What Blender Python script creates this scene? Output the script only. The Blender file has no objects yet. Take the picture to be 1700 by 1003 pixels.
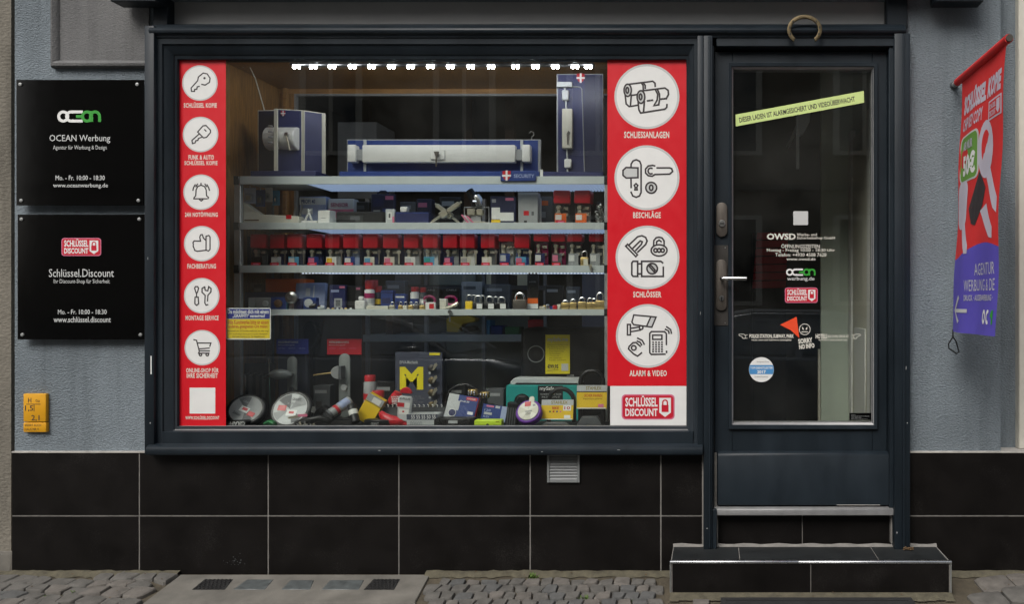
import bpy, bmesh, math, random
from mathutils import Vector, Matrix
random.seed(7)
SC = bpy.context.scene
COL = SC.collection
rad = math.radians

# ------------------------------------------------------------------ camera, sky, sun, exposure
FPX, VX, VY, DC, ZC = 1300.0, 1185.0, 505.0, 3.6, 1.2327     # focal length in photo pixels, principal point, distance to facade, eye height
cam_d = bpy.data.cameras.new('camera'); cam = bpy.data.objects.new('camera', cam_d); COL.objects.link(cam)
cam.location = (0, -DC, ZC); cam.rotation_euler = (rad(90), 0, 0)
cam_d.sensor_width = 36; cam_d.lens = FPX / 1700 * 36
cam_d.shift_x = (850 - VX) / 1700; cam_d.shift_y = (VY - 501.5) / 1700
cam_d.clip_end = 500
SC.camera = cam

SUN_EL, SUN_AZ = rad(47), math.atan2(-0.30, -0.62)
world = bpy.data.worlds.new('World'); SC.world = world; world.use_nodes = True
nt = world.node_tree; nt.nodes.clear()
sky = nt.nodes.new('ShaderNodeTexSky'); sky.sky_type = 'NISHITA'; sky.sun_disc = False
sky.sun_elevation = SUN_EL; sky.sun_rotation = SUN_AZ; sky.dust_density = 6; sky.air_density = 1.2; sky.ozone_density = 1.5
hs = nt.nodes.new('ShaderNodeHueSaturation'); hs.inputs['Saturation'].default_value = 0.30      # overcast: a greyer sky
bg = nt.nodes.new('ShaderNodeBackground'); bg.inputs[1].default_value = 0.12
wo = nt.nodes.new('ShaderNodeOutputWorld')
nt.links.new(sky.outputs[0], hs.inputs['Color']); nt.links.new(hs.outputs[0], bg.inputs[0]); nt.links.new(bg.outputs[0], wo.inputs[0])
sun_d = bpy.data.lights.new('sun', 'SUN'); sun_d.energy = 1.1; sun_d.angle = rad(28); sun_d.color = (1, .965, .92)
sun = bpy.data.objects.new('sun', sun_d); COL.objects.link(sun)
sdir = Vector((math.sin(SUN_AZ) * math.cos(SUN_EL), math.cos(SUN_AZ) * math.cos(SUN_EL), math.sin(SUN_EL)))
sun.rotation_euler = sdir.to_track_quat('Z', 'Y').to_euler(); sun.location = (0, -6, 12)
vs = SC.view_settings
vs.view_transform = 'Standard'; vs.look = 'None'; vs.gamma = 1; vs.exposure = 0.33; vs.use_curve_mapping = False
SC.render.engine = 'CYCLES'
SC.cycles.use_denoising = True
try: SC.cycles.denoiser = 'OPENIMAGEDENOISE'
except Exception: pass
SC.cycles.transparent_max_bounces = 24; SC.cycles.max_bounces = 8; SC.cycles.sample_clamp_indirect = 4

# ------------------------------------------------------------------ pixel (1700x1003 photo) + depth -> place
def X(px, Y=0): return (px - VX) * (DC + Y) / FPX
def Z(py, Y=0): return ZC + (VY - py) * (DC + Y) / FPX
GS = 0.12                                                     # fall of the paving beside the wall
def G(px, py):
    k = (py - VY) / FPX; y = (ZC - DC * k) / (k + GS)
    return (X(px, y), y, GS * y)
def gz(y): return GS * y if y > -.5 else GS * -.5 + .03 * (y + .5)

# ------------------------------------------------------------------ materials
def lin(c):
    return tuple(((v / 255) / 12.92 if v / 255 < .04045 else ((v / 255 + .055) / 1.055) ** 2.4) for v in c) + (1,)
MATS = {}
def mat(key, rgb=None, rough=.5, metal=0., spec=.5, var=.12, vs_=18, bump=0., bs=120, stretch=(1, 1, 1), emit=None, es=0, base=None, coat=0., fine=0.):
    if key in MATS: return MATS[key]
    m = bpy.data.materials.new(key); m.use_nodes = True; MATS[key] = m
    n, l = m.node_tree.nodes, m.node_tree.links
    p = n['Principled BSDF']
    c = base if base else lin(rgb)
    p.inputs['Roughness'].default_value = rough; p.inputs['Metallic'].default_value = metal
    p.inputs['Specular IOR Level'].default_value = spec; p.inputs['Coat Weight'].default_value = coat
    tc = n.new('ShaderNodeTexCoord'); mp = n.new('ShaderNodeMapping'); mp.inputs['Scale'].default_value = stretch
    l.new(tc.outputs['Object'], mp.inputs[0])
    tx = n.new('ShaderNodeTexNoise'); tx.inputs['Scale'].default_value = vs_; tx.inputs['Detail'].default_value = 6; tx.inputs['Roughness'].default_value = .6
    l.new(mp.outputs[0], tx.inputs[0])
    r = n.new('ShaderNodeMapRange'); r.inputs[1].default_value = .25; r.inputs[2].default_value = .75
    r.inputs[3].default_value = 1 - var; r.inputs[4].default_value = 1 + var
    l.new(tx.outputs[0], r.inputs[0])
    mx = n.new('ShaderNodeVectorMath'); mx.operation = 'SCALE'; mx.inputs[0].default_value = c[:3]
    l.new(r.outputs[0], mx.inputs['Scale']); l.new(mx.outputs[0], p.inputs['Base Color'])
    rr = n.new('ShaderNodeMapRange'); rr.inputs[1].default_value = .3; rr.inputs[2].default_value = .7
    rr.inputs[3].default_value = max(0.02, rough * .85); rr.inputs[4].default_value = min(1, rough * 1.15)
    l.new(tx.outputs[0], rr.inputs[0]); l.new(rr.outputs[0], p.inputs['Roughness'])
    if bump:
        t2 = n.new('ShaderNodeTexNoise'); t2.inputs['Scale'].default_value = bs; t2.inputs['Detail'].default_value = 3
        l.new(mp.outputs[0], t2.inputs[0])
        b = n.new('ShaderNodeBump'); b.inputs['Strength'].default_value = bump; b.inputs['Distance'].default_value = .004
        l.new(t2.outputs[0], b.inputs['Height']); l.new(b.outputs[0], p.inputs['Normal'])
    if emit:
        p.inputs['Emission Color'].default_value = lin(emit); p.inputs['Emission Strength'].default_value = es
    return m
def glass_mat(key, tint, ior=1.5, rough=0.0, dirt=0.0):
    m = bpy.data.materials.new(key); m.use_nodes = True; MATS[key] = m
    n, l = m.node_tree.nodes, m.node_tree.links; n.clear()
    o = n.new('ShaderNodeOutputMaterial'); t = n.new('ShaderNodeBsdfTransparent'); g = n.new('ShaderNodeBsdfGlossy')
    t.inputs[0].default_value = tint; g.inputs['Roughness'].default_value = rough
    lw = n.new('ShaderNodeLayerWeight'); lw.inputs[0].default_value = .5         # Schlick reflectance of one surface, the same from both sides
    pw = n.new('ShaderNodeMath'); pw.operation = 'POWER'; pw.inputs[1].default_value = 5; l.new(lw.outputs['Facing'], pw.inputs[0])
    r0 = ((ior - 1) / (ior + 1)) ** 2
    f = n.new('ShaderNodeMath'); f.operation = 'MULTIPLY_ADD'; f.inputs[1].default_value = 1 - r0; f.inputs[2].default_value = r0; l.new(pw.outputs[0], f.inputs[0])
    mx = n.new('ShaderNodeMixShader')
    l.new(f.outputs[0], mx.inputs[0]); l.new(t.outputs[0], mx.inputs[1]); l.new(g.outputs[0], mx.inputs[2])
    last = mx
    if dirt:                                                   # dust film with its own cloudy shape
        d = n.new('ShaderNodeBsdfDiffuse'); d.inputs[0].default_value = (.45, .45, .42, 1)
        tc = n.new('ShaderNodeTexCoord'); nz = n.new('ShaderNodeTexNoise'); nz.inputs['Scale'].default_value = 3; nz.inputs['Detail'].default_value = 8
        r = n.new('ShaderNodeMapRange'); r.inputs[1].default_value = .4; r.inputs[2].default_value = .8; r.inputs[3].default_value = 0.0; r.inputs[4].default_value = dirt
        l.new(tc.outputs['Object'], nz.inputs[0]); l.new(nz.outputs[0], r.inputs[0])
        m2 = n.new('ShaderNodeMixShader'); l.new(r.outputs[0], m2.inputs[0]); l.new(mx.outputs[0], m2.inputs[1]); l.new(d.outputs[0], m2.inputs[2]); last = m2
    l.new(last.outputs[0], o.inputs[0])
    return m
glass_mat('window_glass', (.94, .955, .94, 1), 1.6, 0.0, .025)
glass_mat('clear_plastic', (.93, .94, .94, 1), 1.45, .05)

def plaster(key, rgb, sc=95, strength=.9, var=.16):
    m = bpy.data.materials.new(key); m.use_nodes = True; MATS[key] = m
    n, l = m.node_tree.nodes, m.node_tree.links; p = n['Principled BSDF']; p.inputs['Roughness'].default_value = .92; p.inputs['Specular IOR Level'].default_value = .25
    tc = n.new('ShaderNodeTexCoord'); mp = n.new('ShaderNodeMapping'); mp.inputs['Scale'].default_value = (.75, 1, 1.25); l.new(tc.outputs['Object'], mp.inputs[0])
    a = n.new('ShaderNodeTexNoise'); a.inputs['Scale'].default_value = sc; a.inputs['Detail'].default_value = 4; a.inputs['Roughness'].default_value = .62; a.inputs['Distortion'].default_value = .25
    l.new(mp.outputs[0], a.inputs[0])
    v = n.new('ShaderNodeTexVoronoi'); v.inputs['Scale'].default_value = sc * .9; l.new(mp.outputs[0], v.inputs[0])
    ad = n.new('ShaderNodeMath'); ad.operation = 'ADD'; l.new(a.outputs[0], ad.inputs[0]); l.new(v.outputs['Distance'], ad.inputs[1])
    b = n.new('ShaderNodeBump'); b.inputs['Strength'].default_value = strength; b.inputs['Distance'].default_value = .006
    l.new(ad.outputs[0], b.inputs['Height']); l.new(b.outputs[0], p.inputs['Normal'])
    big = n.new('ShaderNodeTexNoise'); big.inputs['Scale'].default_value = 2.2; big.inputs['Detail'].default_value = 5; l.new(tc.outputs['Object'], big.inputs[0])
    r = n.new('ShaderNodeMapRange'); r.inputs[1].default_value = .3; r.inputs[2].default_value = .7; r.inputs[3].default_value = 1 - var; r.inputs[4].default_value = 1 + var * .6; l.new(big.outputs[0], r.inputs[0])
    r2 = n.new('ShaderNodeMapRange'); r2.inputs[1].default_value = .3; r2.inputs[2].default_value = .7; r2.inputs[3].default_value = .86; r2.inputs[4].default_value = 1.1; l.new(a.outputs[0], r2.inputs[0])
    m3 = n.new('ShaderNodeMapping'); m3.inputs['Scale'].default_value = (11, 11, .8); l.new(tc.outputs['Object'], m3.inputs[0])
    st = n.new('ShaderNodeTexNoise'); st.inputs['Scale'].default_value = 1.6; st.inputs['Detail'].default_value = 6; l.new(m3.outputs[0], st.inputs[0])
    r3 = n.new('ShaderNodeMapRange'); r3.inputs[1].default_value = .5; r3.inputs[2].default_value = .8; r3.inputs[3].default_value = 1; r3.inputs[4].default_value = .72; l.new(st.outputs[0], r3.inputs[0])
    m0 = n.new('ShaderNodeMath'); m0.operation = 'MULTIPLY'; l.new(r.outputs[0], m0.inputs[0]); l.new(r3.outputs[0], m0.inputs[1])
    mu = n.new('ShaderNodeMath'); mu.operation = 'MULTIPLY'; l.new(m0.outputs[0], mu.inputs[0]); l.new(r2.outputs[0], mu.inputs[1])
    s = n.new('ShaderNodeVectorMath'); s.operation = 'SCALE'; s.inputs[0].default_value = lin(rgb)[:3]; l.new(mu.outputs[0], s.inputs['Scale']); l.new(s.outputs[0], p.inputs['Base Color'])
    return m
plaster('plaster_blue', (122, 131, 137), 150, .6); plaster('plaster_grey', (112, 112, 112), 170, .4); plaster('plaster_beige', (124, 119, 109), 80, .4, .3)
plaster('render_far', (150, 142, 128), 30, .3)

mat('frame_paint', base=(.0105, .0165, .0225), rough=.46, var=.3, vs_=7, spec=.32, bump=.12, bs=45, stretch=(1, 1, .35))
mat('fascia_grey', base=(.30, .30, .295), rough=.6, var=.1, vs_=4)
mat('tile_black', base=(.0065, .0055, .005), rough=.5, var=.4, vs_=6, spec=.16, bump=.05, bs=300)
def dusty(key, amount, thr):                                   # dried splash and dust specks on a dark tile
    m = MATS[key]; n, l = m.node_tree.nodes, m.node_tree.links; p = n['Principled BSDF']
    src = p.inputs['Base Color'].links[0].from_socket
    tc = n.new('ShaderNodeTexCoord')
    a = n.new('ShaderNodeTexNoise'); a.inputs['Scale'].default_value = 260; a.inputs['Detail'].default_value = 2; l.new(tc.outputs['Object'], a.inputs[0])
    c = n.new('ShaderNodeTexNoise'); c.inputs['Scale'].default_value = 5; c.inputs['Detail'].default_value = 4; l.new(tc.outputs['Object'], c.inputs[0])
    ml = n.new('ShaderNodeMath'); ml.operation = 'MULTIPLY'; l.new(a.outputs[0], ml.inputs[0]); l.new(c.outputs[0], ml.inputs[1])
    r = n.new('ShaderNodeMapRange'); r.inputs[1].default_value = thr; r.inputs[2].default_value = thr + .09; r.inputs[3].default_value = 0; r.inputs[4].default_value = amount; l.new(ml.outputs[0], r.inputs[0])
    mx = n.new('ShaderNodeMix'); mx.data_type = 'RGBA'; l.new(r.outputs[0], mx.inputs[0]); l.new(src, mx.inputs[6]); mx.inputs[7].default_value = (.16, .15, .14, 1)
    l.new(mx.outputs[2], p.inputs['Base Color'])
dusty('tile_black', .09, .33)
mat('tile_slate', base=(.018, .020, .021), rough=.55, var=.35, vs_=8, spec=.25, bump=.06, bs=200)
mat('grout', base=(.20, .19, .175), rough=.9, var=.3, vs_=30)
mat('ledge_white', base=(.42, .40, .37), rough=.8, var=.2, vs_=20)
mat('alu', base=(.62, .63, .64), rough=.28, metal=1, var=.06)
mat('alu_dull', base=(.36, .37, .36), rough=.5, metal=.6, var=.12)
mat('alu_strip', base=(.25, .25, .25), rough=.4, metal=.3, var=.15)
mat('steel', base=(.42, .42, .40), rough=.32, metal=1, var=.1)
mat('steel_bright', base=(.75, .75, .73), rough=.2, metal=1, var=.05)
mat('bronze', base=(.115, .10, .085), rough=.45, metal=.55, var=.15)
mat('bronze_dark', base=(.06, .055, .05), rough=.5, metal=.5, var=.15)
mat('satin_steel', base=(.26, .28, .27), rough=.4, metal=.35, var=.08)
mat('brass', base=(.58, .42, .16), rough=.3, metal=.75, var=.12)
mat('brass_old', base=(.13, .10, .055), rough=.5, metal=.8, var=.4, vs_=40, bump=.3, bs=150)
mat('nickel', base=(.52, .48, .37), rough=.3, metal=.6, var=.1)
mat('sign_black', base=(.003, .003, .003), rough=.08, var=.1, spec=.22)
mat('print_white', base=(.78, .78, .76), rough=.5, var=.04)
mat('print_cream', base=(.70, .68, .60), rough=.5, var=.05)
mat('print_grey', base=(.55, .56, .55), rough=.5, var=.04)
mat('print_dark', base=(.035, .028, .03), rough=.5, var=.05)
mat('print_green', base=(.03, .32, .03), rough=.5, var=.05)
mat('sticker_red', base=(.64, .008, .018), rough=.38, var=.03)
mat('logo_red', base=(.55, .012, .03), rough=.4, var=.03)
mat('sticker_orange', base=(.85, .075, .02), rough=.5, var=.03)
mat('sticker_lime', base=(.60, .74, .27), rough=.6, var=.05)
mat('sticker_blue', base=(.07, .27, .56), rough=.4, var=.04)
mat('hydrant_yellow', base=(.70, .34, .008), rough=.45, var=.06)
mat('caution_yellow', base=(.80, .60, .02), rough=.4, var=.04)
mat('caution_blue', base=(.02, .03, .25), rough=.4, var=.04)
mat('text_rust', base=(.55, .12, .01), rough=.5, var=.04)
mat('text_olive', base=(.28, .20, .01), rough=.5, var=.04)
mat('wood', base=(.32, .165, .05), rough=.45, var=.45, vs_=14, stretch=(6, 6, .6), spec=.4)
mat('wood_light', base=(.42, .225, .075), rough=.45, var=.3, vs_=14, stretch=(.6, 6, 6), spec=.4)
mat('stone', base=(.110, .104, .094), rough=.85, var=.35, vs_=22, bump=.6, bs=90)
mat('stone_b', base=(.092, .092, .089), rough=.85, var=.35, vs_=22, bump=.6, bs=90)
mat('stone_c', base=(.132, .120, .106), rough=.85, var=.35, vs_=22, bump=.6, bs=90)
mat('concrete', base=(.145, .136, .118), rough=.9, var=.4, vs_=6, bump=.3, bs=150)
mat('soil', base=(.075, .062, .042), rough=1, var=.5, vs_=14, bump=.8, bs=80)
mat('moss_mortar', base=(.092, .082, .055), rough=1, var=.4, vs_=30, bump=.7, bs=90)
mat('iron', base=(.035, .034, .034), rough=.6, metal=.5, var=.3)
mat('glass_block', base=(.09, .10, .10), rough=.35, var=.5, vs_=30, spec=.6)
mat('rubber', base=(.018, .018, .018), rough=.8, var=.2)
mat('grass', base=(.075, .13, .02), rough=.7, var=.4, vs_=40)
mat('asphalt', base=(.05, .05, .05), rough=.9, var=.25, vs_=40, bump=.5, bs=300)
mat('white_lacquer', base=(.62, .60, .52), rough=.45, var=.06)
mat('black', base=(.008, .008, .008), rough=.4, var=.2)
mat('black_matt', base=(.012, .012, .012), rough=.8, var=.2)
mat('navy', base=(.011, .016, .085), rough=.45, var=.08)
mat('navy_dark', base=(.010, .013, .05), rough=.45, var=.08)
mat('royal', base=(.014, .040, .19), rough=.4, var=.08)
mat('skyblue', base=(.10, .33, .52), rough=.4, var=.08)
mat('paleblue', base=(.34, .40, .58), rough=.3, var=.12)
mat('red', base=(.50, .012, .02), rough=.35, var=.08)
mat('jar_red', base=(.45, .008, .018), rough=.3, var=.06)
mat('pink', base=(.62, .16, .26), rough=.5, var=.06)
mat('orange', base=(.75, .13, .01), rough=.45, var=.08)
mat('yellow', base=(.78, .52, .02), rough=.4, var=.05)
mat('lemon', base=(.80, .68, .02), rough=.4, var=.05)
mat('neon', base=(.58, .78, .05), rough=.45, var=.05)
mat('teal', base=(.015, .30, .27), rough=.45, var=.08)
mat('purple', base=(.13, .025, .30), rough=.4, var=.1)
mat('white', base=(.70, .70, .66), rough=.45, var=.05)
mat('cream', base=(.58, .56, .46), rough=.5, var=.08)
mat('grey', base=(.30, .31, .31), rough=.5, var=.08)
mat('grey_light', base=(.48, .50, .50), rough=.45, var=.06)
mat('grey_dark', base=(.085, .09, .095), rough=.5, var=.1)
mat('slate', base=(.060, .066, .095), rough=.4, var=.06)
mat('brown', base=(.10, .05, .02), rough=.5, var=.2)
mat('magenta', base=(.35, .01, .10), rough=.4, var=.1)
mat('green', base=(.02, .16, .05), rough=.5, var=.1)
mat('shelf_white', base=(.50, .55, .54), rough=.4, var=.05)
mat('room_wall', base=(.50, .56, .47), rough=.85, var=.1, vs_=3)
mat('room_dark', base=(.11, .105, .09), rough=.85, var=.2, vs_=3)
mat('panel_blue', base=(.22, .25, .33), rough=.7, var=.08)
mat('led', base=(.8, .8, .8), emit=(240, 242, 250), es=120)
mat('led_soft', base=(.4, .42, .45), rough=.5, emit=(165, 188, 228), es=.42)
mat('led_dot', base=(.8, .8, .8), emit=(225, 235, 255), es=.9)
mat('car_paint', base=(.012, .014, .018), rough=.2, coat=1, var=.05)
mat('car_glass', base=(.30, .36, .42), rough=.05, var=.05, spec=.8)
mat('car_body', base=(.26, .30, .34), rough=.22, coat=1, var=.05, metal=.3)
mat('vent_grey', base=(.20, .21, .21), rough=.5, var=.12)
mat('flag_red', base=(.60, .022, .022), rough=.75, var=.05)
mat('flag_blue', base=(.09, .07, .43), rough=.75, var=.06)
mat('flag_grey', base=(.50, .47, .55), rough=.75, var=.06)
mat('flag_green', base=(.13, .30, .045), rough=.75, var=.2, vs_=3)
mat('rust', base=(.085, .05, .022), rough=.9, var=.5, vs_=60)

# ------------------------------------------------------------------ mesh building
class B:
    def __init__(s): s.v, s.f = [], []
    def add(s, vs_, fs, M=None):
        o = len(s.v)
        s.v += [tuple(M @ Vector(p)) if M else tuple(p) for p in vs_]
        s.f += [tuple(i + o for i in f) for f in fs]; return s
    def box(s, x0, x1, y0, y1, z0, z1, M=None):
        return s.add([(x0, y0, z0), (x1, y0, z0), (x1, y1, z0), (x0, y1, z0), (x0, y0, z1), (x1, y0, z1), (x1, y1, z1), (x0, y1, z1)],
                     [(0, 3, 2, 1), (4, 5, 6, 7), (0, 1, 5, 4), (1, 2, 6, 5), (2, 3, 7, 6), (3, 0, 4, 7)], M)
    def prism(s, pts, y0, y1, M=None):                          # (x, z) outline pushed along y
        n = len(pts)
        return s.add([(p[0], y0, p[1]) for p in pts] + [(p[0], y1, p[1]) for p in pts],
                     [tuple(range(n)), tuple(range(2 * n - 1, n - 1, -1))] + [(i, i + n, (i + 1) % n + n, (i + 1) % n) for i in range(n)], M)
    def prismx(s, pts, x0, x1, M=None):                         # (y, z) outline pushed along x
        n = len(pts)
        return s.add([(x0, p[0], p[1]) for p in pts] + [(x1, p[0], p[1]) for p in pts],
                     [tuple(range(n)), tuple(range(2 * n - 1, n - 1, -1))] + [(i, i + n, (i + 1) % n + n, (i + 1) % n) for i in range(n)], M)
    def lathe(s, prof, n=16, M=None):
        vs_, fs = [], []
        for r, z in prof:
            for k in range(n): vs_.append((r * math.cos(2 * math.pi * k / n), r * math.sin(2 * math.pi * k / n), z))
        for i in range(len(prof) - 1):
            for k in range(n): fs.append((i * n + k, i * n + (k + 1) % n, (i + 1) * n + (k + 1) % n, (i + 1) * n + k))
        if prof[0][0] > 1e-6: fs.append(tuple(range(n - 1, -1, -1)))
        if prof[-1][0] > 1e-6: fs.append(tuple(range((len(prof) - 1) * n, len(prof) * n)))
        return s.add(vs_, fs, M)
    def tube(s, pts, r, n=8, closed=False, M=None):
        P = [Vector(p) for p in pts]; N = len(P); vs_, fs = [], []; up = None
        for i in range(N):
            t = (P[(i + 1) % N] - P[i - 1]) if closed else (P[min(i + 1, N - 1)] - P[max(i - 1, 0)])
            t.normalize()
            if up is None: up = Vector((0, 0, 1)) if abs(t.z) < .9 else Vector((0, 1, 0))
            a = t.cross(up)
            if a.length < 1e-5: a = t.orthogonal()
            a.normalize(); b = a.cross(t).normalized(); up = b
            rr = r[i] if isinstance(r, (list, tuple)) else r
            for k in range(n):
                q = 2 * math.pi * k / n; vs_.append(P[i] + (a * math.cos(q) + b * math.sin(q)) * rr)
        for i in range(N if closed else N - 1):
            j = (i + 1) % N
            for k in range(n): fs.append((i * n + k, i * n + (k + 1) % n, j * n + (k + 1) % n, j * n + k))
        if not closed: fs += [tuple(range(n - 1, -1, -1)), tuple(range((N - 1) * n, N * n))]
        return s.add(vs_, fs, M)
    def ribbon(s, pts, w, y, closed=False):                    # flat printed stroke in the plane y
        P = [Vector((p[0], p[1])) for p in pts]
        if closed and (P[0] - P[-1]).length < 1e-9: P.pop()
        N = len(P); vs_, fs = [], []
        for i in range(N):
            a = P[i] - P[i - 1] if (i or closed) else P[1] - P[0]
            b = P[(i + 1) % N] - P[i] if (i < N - 1 or closed) else P[-1] - P[-2]
            a = a.normalized() if a.length > 1e-9 else b.normalized(); b = b.normalized() if b.length > 1e-9 else a
            na, nb = Vector((-a.y, a.x)), Vector((-b.y, b.x)); m = na + nb
            m = m.normalized() if m.length > .2 else na
            k = w / 2 / max(.55, m.dot(na))
            q = P[i]
            if not closed and i == 0: q = q - b * w * .3
            if not closed and i == N - 1: q = q + a * w * .3
            vs_ += [(q.x + m.x * k, y, q.y + m.y * k), (q.x - m.x * k, y, q.y - m.y * k)]
        for i in range(N if closed else N - 1):
            j = (i + 1) % N; fs.append((2 * i, 2 * i + 1, 2 * j + 1, 2 * j))
        return s.add(vs_, fs)
    def disc(s, cx, cz, r, y, n=48, rz=None):
        rz = rz or r
        return s.add([(cx + r * math.cos(2 * math.pi * k / n), y, cz + rz * math.sin(2 * math.pi * k / n)) for k in range(n)], [tuple(range(n))])
    def build(s, name, mkey, parent=None, bevel=0, seg=1, smooth=True, flat=False):
        off = origin(parent)
        me = bpy.data.meshes.new(name)
        me.from_pydata([(p[0] - off[0], p[1] - off[1], p[2] - off[2]) for p in s.v], [], s.f)
        if not flat:
            bm = bmesh.new(); bm.from_mesh(me)
            bmesh.ops.recalc_face_normals(bm, faces=bm.faces)
            if bevel:
                es = [e for e in bm.edges if len(e.link_faces) == 2 and e.calc_face_angle(0) > .6]
                bmesh.ops.bevel(bm, geom=es, offset=bevel, segments=seg, affect='EDGES', clamp_overlap=True, profile=.5)
            bm.to_mesh(me); bm.free()
            if smooth: me.shade_smooth(); me.set_sharp_from_angle(angle=rad(38))
        me.materials.append(MATS[mkey] if isinstance(mkey, str) else mkey)
        o = bpy.data.objects.new(name, me); COL.objects.link(o)
        if parent: o.parent = parent
        return o
def root_of(o):
    while o.parent: o = o.parent
    return o
WORLD = {}                                                     # things laid out in world coordinates: where their empty stands
def origin(o): return WORLD.get(root_of(o).name, (0, 0, 0)) if o else (0, 0, 0)
def tag(o, label, cat, group=None, kind='thing'):
    o['label'] = label; o['category'] = cat; o['kind'] = kind
    if group: o['group'] = group
    return o
def thing(name, label, cat, loc=(0, 0, 0), group=None):
    o = bpy.data.objects.new(name, None); COL.objects.link(o); o.location = loc; o.empty_display_size = .05; WORLD[o.name] = tuple(loc)
    return tag(o, label, cat, group)
def place(o, loc, rx=0, ry=0, rz=0): o.location = loc; o.rotation_euler = (rad(rx), rad(ry), rad(rz)); return o
def copy_tree(o, parent=None):
    c = o.copy(); COL.objects.link(c); c.parent = parent
    for ch in o.children: copy_tree(ch, c)
    return c
def cap(o, label): o['label'] = label; return o

_TC = {}
def text2d(body, bold=0., track=1.):
    k = (body, bold, track)
    if k in _TC: return _TC[k]
    c = bpy.data.curves.new('t', 'FONT'); c.body = body; c.offset = bold; c.resolution_u = 2; c.space_character = track
    o = bpy.data.objects.new('t', c); me = o.to_mesh()
    v = [(p.co.x, p.co.y) for p in me.vertices]; f = [tuple(q.vertices) for q in me.polygons]
    o.to_mesh_clear(); bpy.data.objects.remove(o); bpy.data.curves.remove(c)
    x0, x1 = min(p[0] for p in v), max(p[0] for p in v)
    y0, y1 = min(p[1] for p in v), max(p[1] for p in v)
    _TC[k] = ([((p[0] - x0) / (x1 - x0), (p[1] - y0) / (y1 - y0)) for p in v], f); return _TC[k]
def txt(body, x0, x1, z0, z1, y, mkey, parent, bold=.0, track=1., name='lettering', fn=None):
    v, f = text2d(body, bold, track); b = B()
    fn = fn or (lambda u, w: (x0 + (x1 - x0) * u, y, z0 + (z1 - z0) * w))
    b.add([fn(*p) for p in v], f); return b.build(name, mkey, parent, flat=True)
def ptxt(body, a0, a1, b0, b1, Y, mkey, parent, bold=.02, track=1., name='lettering'):   # photo rectangle
    return txt(body, X(a0, Y), X(a1, Y), Z(b1, Y), Z(b0, Y), Y, mkey, parent, bold, track, name)
def arc(cx, cz, r, a0, a1, n=12, rz=None):
    rz = rz or r
    return [(cx + r * math.cos(rad(a0 + (a1 - a0) * i / n)), cz + rz * math.sin(rad(a0 + (a1 - a0) * i / n))) for i in range(n + 1)]
def rrect(x0, x1, z0, z1, r, n=4):
    return arc(x1 - r, z1 - r, r, 0, 90, n) + arc(x0 + r, z1 - r, r, 90, 180, n) + arc(x0 + r, z0 + r, r, 180, 270, n) + arc(x1 - r, z0 + r, r, 270, 360, n)
ORD = ['first', 'second', 'third', 'fourth', 'fifth', 'sixth', 'seventh', 'eighth', 'ninth', 'tenth', 'eleventh', 'twelfth', 'thirteenth',
       'fourteenth', 'fifteenth', 'sixteenth', 'seventeenth', 'eighteenth', 'nineteenth', 'twentieth']

def logo_discount(x0, x1, z0, z1, y, parent, edge='print_white'):
    w, h = x1 - x0, z1 - z0; e = .0003
    B().add([(p[0], y, p[1]) for p in rrect(x0, x1, z0, z1, h * .16)], [tuple(range(20))]).build('logo_border', edge, parent, flat=True)
    B().add([(p[0], y - e, p[1]) for p in rrect(x0 + h * .05, x1 - h * .05, z0 + h * .05, z1 - h * .05, h * .13)], [tuple(range(20))]).build('logo_field', 'logo_red', parent, flat=True)
    txt('SCHLÜSSEL', x0 + w * .07, x0 + w * .68, z0 + h * .51, z0 + h * .95, y - 2 * e, 'print_white', parent, .03)
    txt('DISCOUNT', x0 + w * .07, x0 + w * .68, z0 + h * .13, z0 + h * .44, y - 2 * e, 'print_white', parent, .03)
    sx0, sx1 = x0 + w * .71, x0 + w * .93; zm = z0 + h * .28
    B().add([(a, y - 2 * e, b) for a, b in [(sx0, z0 + h * .86), (sx0, zm), ((sx0 + sx1) / 2, z0 + h * .10), (sx1, zm), (sx1, z0 + h * .86)]], [(0, 1, 2, 3, 4)]).build('logo_shield', 'print_white', parent, flat=True)
    cx = (sx0 + sx1) / 2; k = (sx1 - sx0)
    b = B().add([(a, y - 3 * e, c) for a, c in [(cx - k * .3, z0 + h * .58), (cx - k * .3, z0 + h * .3), (cx + k * .3, z0 + h * .3), (cx + k * .3, z0 + h * .58)]], [(0, 1, 2, 3)])
    b.ribbon([(cx - k * .2, z0 + h * .585)] + arc(cx, z0 + h * .68, k * .2, 180, 0, 6) + [(cx + k * .2, z0 + h * .585)], k * .12, y - 3 * e)
    b.build('logo_lock', 'logo_red', parent, flat=True)
def logo_ocean(x0, x1, z0, z1, y, parent):
    h = z1 - z0; w = x1 - x0; s = h * .24; r = h / 2 - s / 2; zc = (z0 + z1) / 2; u = w / 5.6; e = .0002
    c = [x0 + r + s / 2 + i * (w - 2 * r - s) / 4 for i in range(5)]
    B().ribbon(arc(c[0], zc, r, 0, 360, 24), s, y, True).ribbon(arc(c[1], zc, r, 70, 290, 14) , s, y - e) \
       .ribbon([(c[1] + r * .4, zc + r), (c[2] + r * .6, zc + r)], s, y - 2 * e).ribbon([(c[1] + r * .4, zc - r), (c[2] + r * .6, zc - r)], s, y - 2 * e) \
       .build('logo_white_letters', 'print_white', parent, flat=True)
    B().ribbon([(c[2] - r * .5, zc), (c[3] - r, zc)], s, y - 3 * e).ribbon(arc(c[3], zc, r, 0, 360, 24), s, y - 4 * e, True).ribbon([(c[3] + r, zc + r), (c[3] + r, zc - r)], s, y - 5 * e) \
       .ribbon([(c[4] - r, zc - r), (c[4] - r, zc)] + arc(c[4], zc, r, 180, 0, 10) + [(c[4] + r, zc - r)], s, y - 6 * e).build('logo_green_letters', 'print_green', parent, flat=True)
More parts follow.
